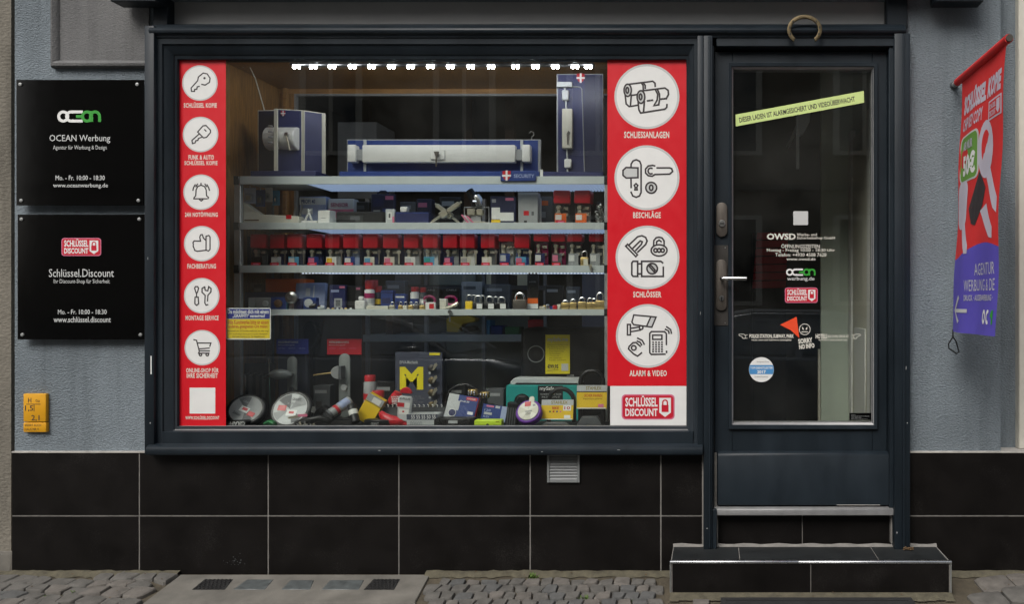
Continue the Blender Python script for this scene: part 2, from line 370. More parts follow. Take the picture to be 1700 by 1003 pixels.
# ================================================================== the place: ground
def sheet(name, x0, x1, ys, mkey, dz=0, nx=2):
    b = B(); n = len(ys)
    b.add([(x, y, gz(y) + dz) for y in ys for x in (x0, x1)], [(2 * i, 2 * i + 1, 2 * i + 3, 2 * i + 2) for i in range(n - 1)])
    o = b.build(name, mkey, None, smooth=False); o['kind'] = 'structure'; return o
pav = sheet('pavement', -6, 5, [.3, 0, -.1, -.25, -.5, -1.3], 'soil', -.012)
pv2 = MATS['stone'].copy(); pv2.name = 'far_paving'; MATS['far_paving'] = pv2
far = sheet('footpath', -30, 30, [-1.3, -2.5, -4.6], 'far_paving', -.008)
b = B().box(-30, 30, -4.75, -4.6, -.5, gz(-4.6) + .002); kerb = b.build('kerb', 'concrete', None, bevel=.01); kerb['kind'] = 'structure'
b = B().add([(-60, -14, -.32), (60, -14, -.32), (60, -4.7, -.32), (-60, -4.7, -.32)], [(0, 1, 2, 3)]); rd = b.build('road', 'asphalt'); rd['kind'] = 'structure'
b = B().add([(-60, -60, -.34), (60, -60, -.34), (60, 60, -.34), (-60, 60, -.34)], [(0, 1, 2, 3)]); rd = b.build('ground', 'asphalt'); rd['kind'] = 'structure'

def cobble(poly, h, mkey, name='cobblestone', join=None):
    n = len(poly); cx = sum(p[0] for p in poly) / n; cy = sum(p[1] for p in poly) / n
    vs_ = []
    for k, dz in ((1., -.03), (1., h - .005), (.91, h)):
        for p in poly:
            x, y = cx + (p[0] - cx) * k, cy + (p[1] - cy) * k
            vs_.append((x, y, gz(y) + dz + (random.uniform(-.0012, .0012) if k < 1 else 0)))
    vs_.append((cx, cy, gz(cy) + h + .002))
    fs = []
    for r_ in (0, 1):
        fs += [(r_ * n + i, r_ * n + (i + 1) % n, (r_ + 1) * n + (i + 1) % n, (r_ + 1) * n + i) for i in range(n)]
    fs += [(2 * n + i, 2 * n + (i + 1) % n, 3 * n) for i in range(n)]
    if join is not None: join.add(vs_, fs); return
    b = B().add(vs_, fs); b.build(name, mkey, pav)
rest = B()
def seen(x, y):
    px = VX + x * FPX / (DC + y); py = VY + (ZC - gz(y)) * FPX / (DC + y)
    return -15 < px < 1715 and py < 1015
def field(x0, x1, y0, y1, sx, sy, inside, ang=0., jit=.18, name='cobblestone', gap=.0034, course=True):
    ca, sa = math.cos(ang), math.sin(ang)
    nx, ny = int((x1 - x0) / sx) + 14, int((y1 - y0) / sy) + 14; pt = {}
    for j in range(-6, ny):
        u = 0.
        for i in range(-6, nx):
            du = i * sx + (sx * .5 if (j % 2 and course) else 0) + random.uniform(-jit, jit) * sx; dv = j * sy + random.uniform(-jit, jit) * sy
            pt[i, j] = (x0 + du * ca - dv * sa, y0 + du * sa + dv * ca)
    for j in range(-6, ny - 1):
        for i in range(-6, nx - 1):
            q = [pt[i, j], pt[i + 1, j], pt[i + 1, j + 1], pt[i, j + 1]]
            if course:
                q = [pt[i, j], pt[i + 1, j], (pt[i + 1, j][0] * .15 + pt[i + 1, j + 1][0] * .85 - (sx * .5 if j % 2 == 0 else -sx * .5) * ca * .85, pt[i + 1, j + 1][1]), (pt[i, j][0] * .15 + pt[i, j + 1][0] * .85 - (sx * .5 if j % 2 == 0 else -sx * .5) * ca * .85, pt[i, j + 1][1])]
            cx = sum(p[0] for p in q) / 4; cy = sum(p[1] for p in q) / 4
            if not (x0 < cx < x1 and y0 < cy < y1) or not inside(cx, cy): continue
            r8 = []
            for k in range(4):                                  # rounded, slightly irregular outline
                a, c, d = Vector(q[k - 1]), Vector(q[k]), Vector(q[(k + 1) % 4])
                r8 += [c.lerp(a, random.uniform(.06, .17)), c.lerp(d, random.uniform(.06, .17))]
            ctr = Vector((cx, cy)); r8 = [ctr + (p - ctr) * (1 - gap * 2 / max(.02, (p - ctr).length) * .5) for p in r8]
            h = random.uniform(.0, .009)
            if seen(cx, cy): cobble([tuple(p) for p in r8], h, random.choice(['stone', 'stone', 'stone_b', 'stone_c']), name)
            else: cobble([tuple(p) for p in r8], h, None, join=rest)
def slab_l(y): return G(300, 957)[0] + (y - G(300, 957)[1]) / (G(235, 1003)[1] - G(300, 957)[1]) * (G(235, 1003)[0] - G(300, 957)[0])
def slab_r(y): return G(714, 957)[0] + (y - G(714, 957)[1]) / (G(688, 1003)[1] - G(714, 957)[1]) * (G(688, 1003)[0] - G(714, 957)[0])
field(-2.9 - 1.4, -2.0, -1.0, -.03, .095, .072, lambda x, y: x < slab_l(y) - .04, ang=-.10, jit=.2)
field(-1.7, 1.02, -1.0, -.045, .066, .062, lambda x, y: slab_r(y) + .03 < x and (x < -.235 or y < -.285) and not (-.0 < x < .85 and y < -.262), jit=.2)
field(1.06, 2.4, -1.0, -.03, .20, .15, lambda x, y: x > 1.1 + max(0, (-y - .2)) * .1, jit=.25, name='paving_stone', ang=.25)
rest_o = rest.build('cobblestones_beyond', 'stone', pav); rest_o['kind'] = 'stuff'
# mossy mortar fillet where the paving meets the wall
b = B()
for x0, x1 in ((-3.3, -2.45), (-1.32, -.2), (1.04, 2.2)):
    n = 40
    vs_ = []; fs = []
    for i in range(n + 1):
        x = x0 + (x1 - x0) * i / n; wv = random.uniform(.028, .05)
        vs_ += [(x, -.001, .004 + random.uniform(0, .006)), (x, -.02, .003 + random.uniform(-.002, .004)), (x, -wv, gz(-wv) - .008)]
    for i in range(n):
        for k in (0, 1): fs.append((3 * i + k, 3 * i + 3 + k, 3 * i + 4 + k, 3 * i + 1 + k))
    b.add(vs_, fs)
fo = b.build('mortar_fillet', 'moss_mortar', pav); fo['kind'] = 'stuff'
b = B(); n = 30
for i in range(n):
    x = -.19 + 1.22 * i / n; x2 = -.19 + 1.22 * (i + 1) / n; w0, w1 = -.255 - random.uniform(0, .012), -.208
    b.add([(x, w0, gz(w0) - .004), (x2, w0, gz(w0) - .004), (x2, w1, gz(w1) + .007), (x, w1, gz(w1) + .007)], [(0, 1, 2, 3)])
fo = b.build('step_mortar', 'moss_mortar', pav, smooth=False); fo['kind'] = 'stuff'

# concrete slab with two iron gratings and three glass lights
sl = thing('cellar_light_slab', 'grey concrete cellar-light slab set in the cobbles below the shop window', 'slab', (-1.9, -.15, gz(-.15)))
def gpoly(pts, h, name, mkey, parent, thick=.03, bev=0):
    P = [G(*p) for p in pts]; n = len(P)
    b = B().add([(x, y, z - thick) for x, y, z in P] + [(x, y, z + h) for x, y, z in P], [tuple(range(n - 1, -1, -1)), tuple(range(n, 2 * n))] + [(i, (i + 1) % n, (i + 1) % n + n, i + n) for i in range(n)])
    return b.build(name, mkey, parent, bevel=bev)
gpoly([(236, 1002), (300, 953.5), (714, 953.5), (690, 997), (690, 1002)], -.003, 'slab', 'concrete', sl, bev=.003)
gpoly([(150, 1090), (233, 1004.5), (688, 1004.5), (660, 1090)], -.003, 'edge_slab', 'concrete', sl, bev=.003)
for (a, c, d, e_) in (((340, 962), (387, 962), (373, 979), (319, 979)), ((620, 962), (664, 962), (654, 979), (604, 979))):
    g = gpoly([a, c, d, e_], -.0015, 'grating_pit', 'black_matt', sl)
    for r_ in range(5):
        for k in range(7):
            if r_ in (0, 2, 4) and k == 3 and r_ != 2: pass
            t0, t1 = (k + .12) / 7, (k + .62) / 7; s0, s1 = (r_ + .1) / 5, (r_ + .85) / 5
            sh = .06 if r_ % 2 else 0
            def bl(s, t): return (a[0] + (c[0] - a[0]) * (t + sh) + (e_[0] - a[0]) * s, a[1] + (e_[1] - a[1]) * s)
            gpoly([bl(s0, t0), bl(s0, t1), bl(s1, t1), bl(s1, t0)], .001, 'grating_bar', 'iron', g, thick=.004)
for i, p in enumerate([[(410, 962), (455, 962), (440, 979), (386, 979)], [(482, 963), (522, 963), (515, 979), (466, 979)], [(548, 963), (605, 963), (596, 979), (533, 979)]]):
    gpoly(p, -.0005, 'glass_light', 'glass_block', sl, bev=.004)
# weeds
def weed(px, py, n, s, label):
    x, y, z = G(px, py); b = B()
    for i in range(n):
        a = random.uniform(0, 6.28); l = random.uniform(.5, 1) * s; w = l * .16
        dx, dy = math.cos(a), math.sin(a); bx, by = x + random.uniform(-s, s) * .7, y + random.uniform(-s, s) * .4
        hh = random.uniform(.4, 1.) * s
        b.add([(bx - dy * w * .3, by + dx * w * .3, z), (bx + dy * w * .3, by - dx * w * .3, z), (bx + dx * l * .5 + dy * w, by + dy * l * .5 - dx * w, z + hh * .7), (bx + dx * l, by + dy * l, z + hh), (bx + dx * l * .5 - dy * w, by + dy * l * .5 + dx * w, z + hh * .7)], [(0, 1, 2, 4), (2, 3, 4)])
    o = b.build('weed_tuft', 'grass', None, flat=True); return tag(o, label, 'weed', 'weeds in the paving joints', 'stuff')
lt = B()                                                        # leaf scraps and grit blown against the wall and step
for i in range(70):
    zone = random.choice(((30, 290, 954, 962), (720, 1105, 954, 964), (1585, 1695, 955, 990), (1120, 1570, 988, 996), (30, 280, 960, 1000)))
    x, y, z = G(random.uniform(zone[0], zone[1]), random.uniform(zone[2], zone[3])); r_ = random.uniform(.002, .007); a = random.uniform(0, 6.28)
    q = [(r_ * math.cos(a + t) * (1 if k % 2 else .55), r_ * math.sin(a + t) * (1 if k % 2 else .55)) for k, t in enumerate((0, 1.3, 2.6, 3.9, 5.2))]
    lt.add([(x + p[0], y + p[1], z + .012 + p[0] * random.uniform(-.6, .6)) for p in q], [(0, 1, 2, 3, 4)])
lo_ = lt.build('leaf_litter', 'rust', None, flat=True); tag(lo_, 'tiny dry leaf scraps scattered along the wall foot and step', 'litter', None, 'stuff')
weed(884, 962, 26, .028, 'largest green weed tuft growing at the wall foot below the vent')
weed(970, 996, 16, .02, 'green weed between cobbles right of the middle paving')
weed(1052, 1000, 10, .014, 'small sprig of weed in the cobbles near the doorstep')
weed(123, 985, 9, .013, 'small weed in the cobbles at the far left')
weed(75, 992, 8, .012, 'tiny weed beside the leftmost cobbles')
# doormat before the step
P0 = G(1197, 998)
dm = thing('doormat', 'black ribbed rubber mat lying in front of the doorstep', 'doormat', (.4, -.45, gz(-.45)))
x0, x1 = G(1197, 998)[0], G(1513, 998)[0]
def matz(y, d): return gz(y) + d
b = B().add([(x, y, matz(y, d)) for d in (-.01, .012) for x, y in ((x0, -.262), (x1, -.262), (x1 + .03, -.78), (x0 - .03, -.78))], [(3, 2, 1, 0), (4, 5, 6, 7), (0, 1, 5, 4), (1, 2, 6, 5), (2, 3, 7, 6), (3, 0, 4, 7)]).build('mat_base', 'rubber', dm)
for k in range(14):
    y = -.285 - k * .035
    B().box(x0 + .02, x1 - .02, y - .012, y, matz(y, .0115), matz(y, .017)).build('mat_rib', 'rubber', dm)

# ================================================================== the shop building
bld = thing('shop_building', 'blue-grey rendered shop building with dark framed window and black tiled plinth', 'building', (0, .2, 0))
WY = .014                                                       # face of the render
ZT = 6.0
pl = Z(751)                                                     # top of the plinth
xl, xr = X(20), X(1663)
wl, wr = X(256), X(1506)
wall = B().box(xl, wl, WY, .30, pl, ZT).box(wr, xr, WY, .30, pl, ZT).box(wl, wr, WY, .30, Z(-2), ZT)
wall.box(xr, X(1990), .1, .35, pl, ZT).build('wall', 'plaster_blue', bld)
# framed plaster panel at the top left
pm = B(); y0 = WY
def strip_v(x0, x1, z0, z1, d):
    pm.prism([(x0, z0), (x1, z0), (x1, z1), (x0, z1)], WY - d, WY)
pnl = B().box(X(97), X(246), WY - .010, WY, Z(100), ZT).build('plaster_panel', 'plaster_grey', bld)
pm = B()
def mould(path, prof, parent, mkey, name):                       # path: list of (x,z) corner points; prof: (inward offset, depth)
    b = B(); n = len(path)
    vs_ = []; fs = []
    for i, p in enumerate(path):
        a = Vector(path[i]) - Vector(path[i - 1]) if i else Vector(path[1]) - Vector(path[0])
        c = Vector(path[i + 1]) - Vector(path[i]) if i < n - 1 else a
        a.normalize(); c.normalize(); na, nc = Vector((-a.y, a.x)), Vector((-c.y, c.x)); m = (na + nc).normalized(); k = 1 / max(.3, m.dot(na))
        for o, d in prof: vs_.append((p[0] + m.x * o * k, -d, p[1] + m.y * o * k))
    q = len(prof)
    for i in range(n - 1):
        for j in range(q - 1): fs.append((i * q + j, i * q + j + 1, (i + 1) * q + j + 1, (i + 1) * q + j))
    fs += [tuple(range(q)), tuple(range((n - 1) * q, n * q))]
    return b.add(vs_, fs).build(name, mkey, parent)
mould([(X(246), Z(112)), (X(86), Z(112)), (X(86), ZT)], [(0, -WY), (0, .0), (-.006, .014), (-.016, .018), (-.026, .012), (-.034, -.002), (-.038, -WY)], bld, 'plaster_grey', 'panel_moulding')
# plinth: grout bed with one object per tile
plinth = B().box(X(20), X(1190), .0015, .25, -.3, pl - .004).box(X(1483), X(1990), .0015, .25, -.3, pl - .004).box(X(1188), X(1486), .03, .25, -.3, Z(855)).build('plinth', 'grout', bld)
g = .0032
cols = [20, 231, 445, 662, 880, 1097, 1168]
rows = [(751, 857), (857, 951)]
def tile(x0, x1, z0, z1, yf, d=.012, mk='tile_black', parent=plinth):
    return B().box(x0, x1, yf, yf + d, z0, z1).build('tile', mk, parent, bevel=.0012)
for i in range(len(cols) - 1):
    for t, u in rows:
        z0 = Z(u) + g if u < 940 else -.06
        tile(X(cols[i]) + g * (i > 0), X(cols[i + 1]) - g, z0, Z(t) - (g if t > 800 else .002), -.0012)
for a, c in ((1507, 1727), (1727, 1947)):
    for t, u in rows: tile(X(a) + g, X(c) - g, Z(u) + g if u < 940 else -.06, Z(t) - (g if t > 800 else 0), -.0012)
tile(X(1189), X(1333) - g * .7, .06, Z(853), .026); tile(X(1333) + g * .7, X(1483), .06, Z(853), .026)
sp = B()
for i in range(30):
    q = random.gauss(0, 1); r_ = random.uniform(.0008, .0025); cx_, cz_ = X(390 + q * 9), Z(938 - abs(random.gauss(0, 7)))
    sp.disc(cx_, cz_, r_, -.0016, 7, r_ * random.uniform(.5, 1.2))
sp.build('splash_mark', 'grey_dark', plinth, flat=True)['kind'] = 'stuff'
B().box(X(20), X(255), -.004, .03, pl - .004, pl + .003).build('plinth_ledge', 'ledge_white', bld, bevel=.001)
B().box(X(1508), X(1662), -.004, .03, pl - .004, pl + .003).box(X(1662), X(1990), -.004, .11, pl - .0045, pl + .0025).build('plinth_ledge', 'ledge_white', bld, bevel=.001)

# ------------------------------------------------ shop window
win = B().box(X(252), X(268), -.048, .16, Z(752), Z(48)).build('window_frame', 'frame_paint', bld, bevel=.004, seg=2)
B().box(X(1158), X(1168) - .0005, -.046, .16, Z(752), Z(64)).build('frame_post', 'frame_paint', win, bevel=.004, seg=2)
# splayed inner frame around the glass
def splay(o, i, yo, yi, name, parent, mk, bev=.002):
    (a0, a1, b0, b1), (c0, c1, d0, d1) = o, i
    O = [(X(a0), Z(b1)), (X(a1), Z(b1)), (X(a1), Z(b0)), (X(a0), Z(b0))]; I = [(X(c0), Z(d1)), (X(c1), Z(d1)), (X(c1), Z(d0)), (X(c0), Z(d0))]
    vs_ = [(x, yo, z) for x, z in O] + [(x, yi, z) for x, z in I] + [(x, yi + .05, z) for x, z in I] + [(x, yi + .05, z) for x, z in O]
    fs = []
    for r_ in range(4):
        for k in range(4): fs.append((r_ * 4 + k, r_ * 4 + (k + 1) % 4, ((r_ + 1) % 4) * 4 + (k + 1) % 4, ((r_ + 1) % 4) * 4 + k))
    return B().add(vs_, fs).build(name, mk, parent, bevel=bev)
splay((267, 1159, 66, 735), (276, 1152, 76, 727), -.030, -.026, 'frame_rail', win, 'frame_paint')
splay((276, 1152, 76, 727), (289, 1143, 91, 714), -.020, -.002, 'frame_rail', win, 'frame_paint')
splay((286, 1145, 88, 717), (292.5, 1139.5, 97, 709), .000, .006, 'glazing_bead', win, 'frame_paint', .001)
B().prismx([(-.003, Z(716)), (-.003, Z(714.5)), (.021, Z(708.5)), (.03, Z(708.5)), (.03, Z(716))], X(290), X(1142)).build('sill_strip', 'alu_strip', win, bevel=.001)
B().box(X(277), X(1151), -.034, .0, Z(737), Z(715.2)).build('bottom_rail', 'frame_paint', win, bevel=.002)
# rounded sill
pr = [(.02, Z(752)), (-.062, Z(752)), (-.066, Z(749)), (-.066, Z(742)), (-.062, Z(738.5)), (-.052, Z(736.2)), (-.03, Z(734)), (.02, Z(733))]
B().prismx(pr, X(259), X(1167)).build('window_sill', 'frame_paint', win, bevel=.001)
B().box(X(291), X(1141), .024, .030, Z(712), Z(94)).build('glass_pane', 'window_glass', win)
# head: fascia board, transom mouldings
B().box(X(278), X(1473), .035, .06, Z(42), ZT).build('fascia_board', 'fascia_grey', bld)
for a, c in ((256, 281), (1471, 1506)): B().box(X(a), X(c), -.01, .07, Z(48), ZT).build('fascia_stile', 'frame_paint', bld, bevel=.004)
B().prismx([(.1, Z(66)), (-.035, Z(66)), (-.037, Z(61.5)), (-.05, Z(60)), (-.054, Z(56)), (-.05, Z(52)), (-.036, Z(49)), (-.03, Z(45)), (.0, Z(39.5)), (.1, Z(39))], X(260), X(1500)).build('transom', 'frame_paint', bld, bevel=.001)
# chips and scuffs in the paint
for (a, c_, w_, h_, y_) in ((258, 430, 1.2, 5, -.0486), (262, 700, 2, 3, -.0486), (1174, 873, 3, 2, -.0486), (1163, 520, 1, 6, -.0466), (1500, 610, 1.2, 7, -.0486), (1502, 700, 2, 2.5, -.0486), (640, 744, 5, 1.2, -.0666), (905, 746, 3, 1.5, -.0666), (1030, 743, 6, 1, -.0666), (1485, 880, 2, 4, -.0486)):
    B().add([(X(a + p * w_), y_, Z(c_ + q * h_)) for p, q in ((-.5, 0), (-.2, -.5), (.3, -.42), (.5, .1), (.1, .5), (-.35, .35))], [(0, 1, 2, 3, 4, 5)]).build('paint_chip', 'grey', bld, flat=True)
# chipped white spot on the left frame
B().box(X(262.5), X(264.3), -.0488, -.047, Z(620), Z(590)).build('paint_chip', 'print_white', bld)

# ------------------------------------------------ door frame
dfm = B().box(X(1168), X(1183), -.048, .14, Z(908), Z(64)).build('door_frame', 'frame_paint', bld, bevel=.005, seg=2)
B().box(X(1481), X(1507), -.048, .14, Z(908), Z(60)).build('frame_post', 'frame_paint', dfm, bevel=.005, seg=2)
B().box(X(1189), X(1482), -.03, .14, Z(80), Z(64)).build('frame_head', 'frame_paint', dfm, bevel=.003)
B().box(X(1183) - .003, X(1185.5), -.022, .13, Z(842), Z(78)).build('frame_rebate', 'frame_paint', dfm, bevel=.002)
B().box(X(1474), X(1481) + .003, -.022, .13, Z(842), Z(78)).build('frame_rebate', 'frame_paint', dfm, bevel=.003)
B().box(X(1183) - .003, X(1190), -.040, .13, Z(908), Z(842.5)).build('frame_foot', 'frame_paint', dfm, bevel=.003)
B().box(X(1176), X(1180), -.0535, -.045, Z(905), Z(66)).build('frame_bead', 'frame_paint', dfm, bevel=.002)
B().box(X(1494), X(1498), -.0535, -.045, Z(905), Z(62)).build('frame_bead', 'frame_paint', dfm, bevel=.002)
B().box(X(1165.5), X(1168), -.004, .01, Z(905), Z(752)).box(X(1190), X(1192), -.004, .03, Z(903), Z(853)).box(X(1479), X(1481), -.002, .03, Z(903), Z(853)).box(X(1507), X(1508.5), -.004, .01, Z(905), Z(70)).build('caulk_joint', 'grout', dfm)
B().prismx([(.10, Z(853.5)), (-.03, Z(853.5)), (-.03, Z(844)), (-.012, Z(841)), (.10, Z(840))], X(1184), X(1481)).build('threshold', 'alu_strip', dfm, bevel=.0015)
b = B()
for i in range(26):
    a = random.uniform(1495, 1510); r_ = random.uniform(.003, .007)
    M = Matrix.Translation((X(a), -.052 - random.uniform(0, .02), Z(907) + random.uniform(0, .008)))
    b.lathe([(r_ * .3, 0), (r_, r_ * .4), (r_ * .4, r_)], 5, M)
b.build('rotten_post_foot', 'rust', dfm)

# ------------------------------------------------ door leaf
DY = .012
door = bpy.data.objects.new('door', None); COL.objects.link(door); door.parent = bld; door.empty_display_size = .05; door['label'] = 'dark blue-grey half glazed shop door with steel lever handle'
dx0, dx1 = X(1186), X(1473.5)
B().box(dx0, X(1216), DY, .055, Z(838), Z(84)).box(X(1449), dx1, DY, .055, Z(838), Z(84)).box(X(1216), X(1449), DY + .0003, .0547, Z(112), Z(84)).box(X(1216), X(1449), DY + .0003, .0547, Z(838), Z(705)).build('door_leaf', 'frame_paint', door, bevel=.002)
splay((1209, 1457, 103, 713), (1215, 1451, 110, 706), DY - .016, DY - .012, 'glazing_bead', door, 'frame_paint', .002)
splay((1214, 1452, 109, 707), (1217.5, 1448.5, 113, 702.5), DY - .006, DY + .004, 'glazing_bead', door, 'alu_strip', .001)
B().box(X(1215), X(1451), .026, .032, Z(706), Z(109)).build('glass_pane', 'window_glass', door)
B().prismx([(DY + .01, Z(838)), (DY - .028, Z(838)), (DY - .028, Z(757)), (DY - .022, Z(752.5)), (DY - .008, Z(750)), (DY + .01, Z(750))], X(1191.5), X(1480)).build('kick_panel', 'frame_paint', door, bevel=.0015)
B().box(X(1388), X(1460), DY - .0285, DY - .0275, Z(838), Z(837)).build('worn_edge', 'ledge_white', door)
def rounded_plate(name, a0, a1, b0, b1, y, d, mk, parent, bev=.002):
    w = (X(a1) - X(a0)) / 2
    return B().prism(rrect(X(a0), X(a1), Z(b1), Z(b0), w * .98, 6), y - d, y).build(name, mk, parent, bevel=bev, seg=2)
es = rounded_plate('lock_escutcheon', 1189, 1207.5, 336, 393, DY, .012, 'bronze', door)
Ry = Matrix.Rotation(rad(90), 4, 'X')
def ycyl(cx, cz, y0, y1, r, n=20): return B().lathe([(r * .9, 0), (r, .0015), (r, abs(y1 - y0) - .0015), (r * .88, abs(y1 - y0))], n, Matrix.Translation((cx, max(y0, y1), cz)) @ Ry)
ycyl(X(1198.5), Z(371), DY - .012, DY - .018, .0155).build('lock_cylinder', 'steel', door)
B().box(X(1195), X(1202), DY - .0186, DY - .0175, Z(372.2), Z(370.4)).build('keyhole', 'black', door)
bp = B().box(X(1184.5), X(1209), DY - .003, DY - .0002, Z(541), Z(407)).build('handle_backplate', 'bronze_dark', door, bevel=.0008)
hp = rounded_plate('handle_plate', 1188.5, 1206.5, 431, 516, DY - .003, .010, 'bronze', door)
lv = B().tube([(X(1198), DY - .010, Z(463)), (X(1198), DY - .05, Z(463)), (X(1199.5), DY - .057, Z(463)), (X(1203), DY - .06, Z(463)), (X(1239), DY - .06, Z(463))], .0085, 12).build('lever', 'steel_bright', door)
ycyl(X(1198), Z(495), DY - .013, DY - .018, .012).build('lock_cylinder', 'steel', door)
B().box(X(1197), X(1199), DY - .0186, DY - .0175, Z(500), Z(493)).build('keyhole', 'black', door)
for cx, cz in ((1204, 411), (1204, 536.5)): ycyl(X(cx), Z(cz), DY - .003, DY - .0045, .003, 10).build('screw', 'steel', door)

# ------------------------------------------------ entrance step
st = thing('entrance_step', 'black tiled doorstep with bright metal nosing below the shop door', 'step', (.42, -.1, 0))
sf = -.207; sx0, sx1 = X(1112, sf), X(1580, sf); sz = Z(932, sf)
B().box(sx0 + .004, sx1 - .006, sf + .004, -.002, -.1, sz - .003).build('mortar_core', 'grout', st)
cuts = [sx0 + .006, X(1227, -.1), X(1452, -.1), sx1 - .012]
for i in range(3): tile(cuts[i] + .002, cuts[i + 1] - .002, sf + .012, -.012, 0, 0, parent=st) if 0 else B().box(cuts[i] + .002, cuts[i + 1] - .002, sf + .012, -.010, sz - .012, sz).build('tread_tile', 'tile_slate', st, bevel=.001)
mid = X(1346, sf)
for a, c in ((sx0 + .011, mid - .002), (mid + .002, sx1 - .012)): B().box(a, c, sf, sf + .01, -.06, sz - .013).build('riser_tile', 'tile_black', st, bevel=.001)
B().box(sx1 - .009, sx1 - .0055, sf + .006, -.004, -.06, sz - .012).build('side_tile', 'tile_black', st)
B().box(sx0 + .002, sx0 + .0045, sf + .006, -.004, -.06, sz - .012).build('side_tile', 'tile_black', st)
B().prismx([(sf + .012, sz + .001), (sf + .002, sz + .001), (sf - .003, sz - .003), (sf - .003, sz - .011), (sf + .012, sz - .011)], sx0, X(1325, sf)).prismx([(sf + .012, sz + .0008), (sf + .002, sz + .0008), (sf - .0034, sz - .0035), (sf - .0034, sz - .0115), (sf + .012, sz - .011)], X(1325.5, sf), sx1).build('nosing', 'alu', st, bevel=.0012)
B().box(sx1 - .0055, sx1 - .001, sf - .002, sf + .01, -.06, sz - .012).build('corner_trim', 'alu_dull', st)
B().box(sx0, sx0 + .0035, sf - .002, sf + .01, -.06, sz - .012).build('corner_trim', 'alu_dull', st)
b = B(); xs = [sx0 + .004 + (sx1 - sx0 - .012) * i / 30 for i in range(31)]
for i in range(30):
    d0, d1 = .012 + .003 * math.sin(i * 1.7), .012 + .003 * math.sin(i * 1.7 + 1.7)
    b.add([(xs[i], -.0015, sz + d0), (xs[i + 1], -.0015, sz + d1), (xs[i + 1], -.013, sz + .0005), (xs[i], -.013, sz + .0005)], [(0, 1, 2, 3)])
b.build('sealant_bead', 'grout', st, smooth=False)

# ------------------------------------------------ neighbours
pier = thing('corner_pier', 'weathered beige rendered pier at the left edge beside the blue wall', 'pier', (X(0) - .2, .2, 0))
B().box(X(-330), X(18.5, .05), .05, .5, .08, ZT).build('pier_shaft', 'plaster_beige', pier)
B().box(X(-330), X(19, .03), .03, .5, -.2, .08).build('pier_base', 'concrete', pier, bevel=.01)
nb = thing('white_casement', 'cream painted window and panelled frame at the right edge behind the banner', 'window', (X(1800), .1, pl + .01))
fy = .06
B().box(X(1691, fy), X(1703, fy), fy, .13, pl + .003, ZT).build('frame_post', 'white_lacquer', nb, bevel=.004)
B().box(X(1703, fy), X(1980, fy), fy + .02, .13, pl + .003, Z(135, fy)).build('lower_panel', 'white_lacquer', nb, bevel=.002)
B().box(X(1703, fy), X(1980, fy), fy + .005, .13, Z(128, fy), Z(112, fy)).build('frame_rail', 'white_lacquer', nb, bevel=.004)
B().box(X(1703, fy), X(1980, fy), fy + .01, .13, Z(109, fy), Z(86, fy)).build('frame_rail', 'white_lacquer', nb, bevel=.003)
B().box(X(1703, fy), X(1980, fy), fy + .03, fy + .036, Z(86, fy), Z(-200, fy)).build('glass_pane', 'car_paint', nb)
# unseen overhang, added to shade the top of the front, two dark blocks below
cn = thing('overhead_shade_box', 'dark projecting box added above the shop front to shade it, just over the picture edge', 'sign', (X(880), -.1, Z(-6)))
B().box(X(160, -.2), X(1640, -.2), -.16, WY - .001, Z(-22), Z(-22) + .55).build('shade_housing', 'frame_paint', cn, bevel=.006)
for a, c in ((168, 246), (1558, 1640)): B().box(X(a, -.15), X(c, -.15), -.10, -.02, Z(1.5, -.1), Z(-22) + .004).build('mounting_block', 'frame_paint', cn, bevel=.004)
# ================================================================== inside: window bay and shop room
room = thing('shop_interior', 'dim shop room with pale walls seen through the window and door glass', 'room', (-.5, 2.5, .3))
FZ = .644                                                       # floor of the display window
bx0, bx1, bz1, bYb = X(292) + .0, X(1142), Z(62), .86
B().box(bx0 - .03, bx0 - .002, .162, bYb, FZ - .02, bz1).build('bay_side_panel', 'wood', room)
B().box(bx1 + .015, bx1 + .04, .162, bYb, FZ - .02, bz1).build('bay_side_panel', 'wood', room)
B().box(bx0 - .03, bx1 + .04, .03, bYb, bz1, bz1 + .03).build('bay_ceiling', 'wood', room)
B().box(bx0 - .03, bx1 + .04, .032, bYb, FZ - .03, FZ).build('bay_floor', 'black_matt', room)
zb = Z(155, bYb)
B().box(bx0 - .03, bx1 + .04, bYb, bYb + .03, zb, bz1 + .03).build('back_header', 'wood_light', room)
B().box(bx0 - .03, X(488, bYb), bYb, bYb + .03, FZ - .03, zb).build('back_jamb', 'wood', room)
B().box(X(473, bYb), X(480, bYb), bYb - .03, bYb, FZ - .03, bz1).build('back_batten', 'wood_light', room, bevel=.004)
B().box(X(488, bYb), X(1010, bYb), bYb + .001, bYb + .025, zb - .012, zb - .0005).build('opening_trim', 'grey', room)
B().box(X(488, bYb), X(491.5, bYb), bYb + .001, bYb + .026, FZ, zb - .0125).build('opening_trim', 'grey', room)
# room shell
rx0, rx1, ry1, rz0, rz1 = -3.0, .83, 4.2, .285, 2.75
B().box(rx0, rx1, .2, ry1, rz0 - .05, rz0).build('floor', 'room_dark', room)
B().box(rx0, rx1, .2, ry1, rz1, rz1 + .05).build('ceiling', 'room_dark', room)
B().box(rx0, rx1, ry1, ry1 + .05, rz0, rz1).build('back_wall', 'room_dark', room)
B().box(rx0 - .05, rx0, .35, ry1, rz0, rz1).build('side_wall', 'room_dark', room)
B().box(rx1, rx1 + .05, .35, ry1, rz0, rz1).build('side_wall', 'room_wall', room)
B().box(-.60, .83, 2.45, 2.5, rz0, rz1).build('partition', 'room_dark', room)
B().box(-.62, -.595, .9, 2.45, rz0, rz1).build('partition', 'room_dark', room)
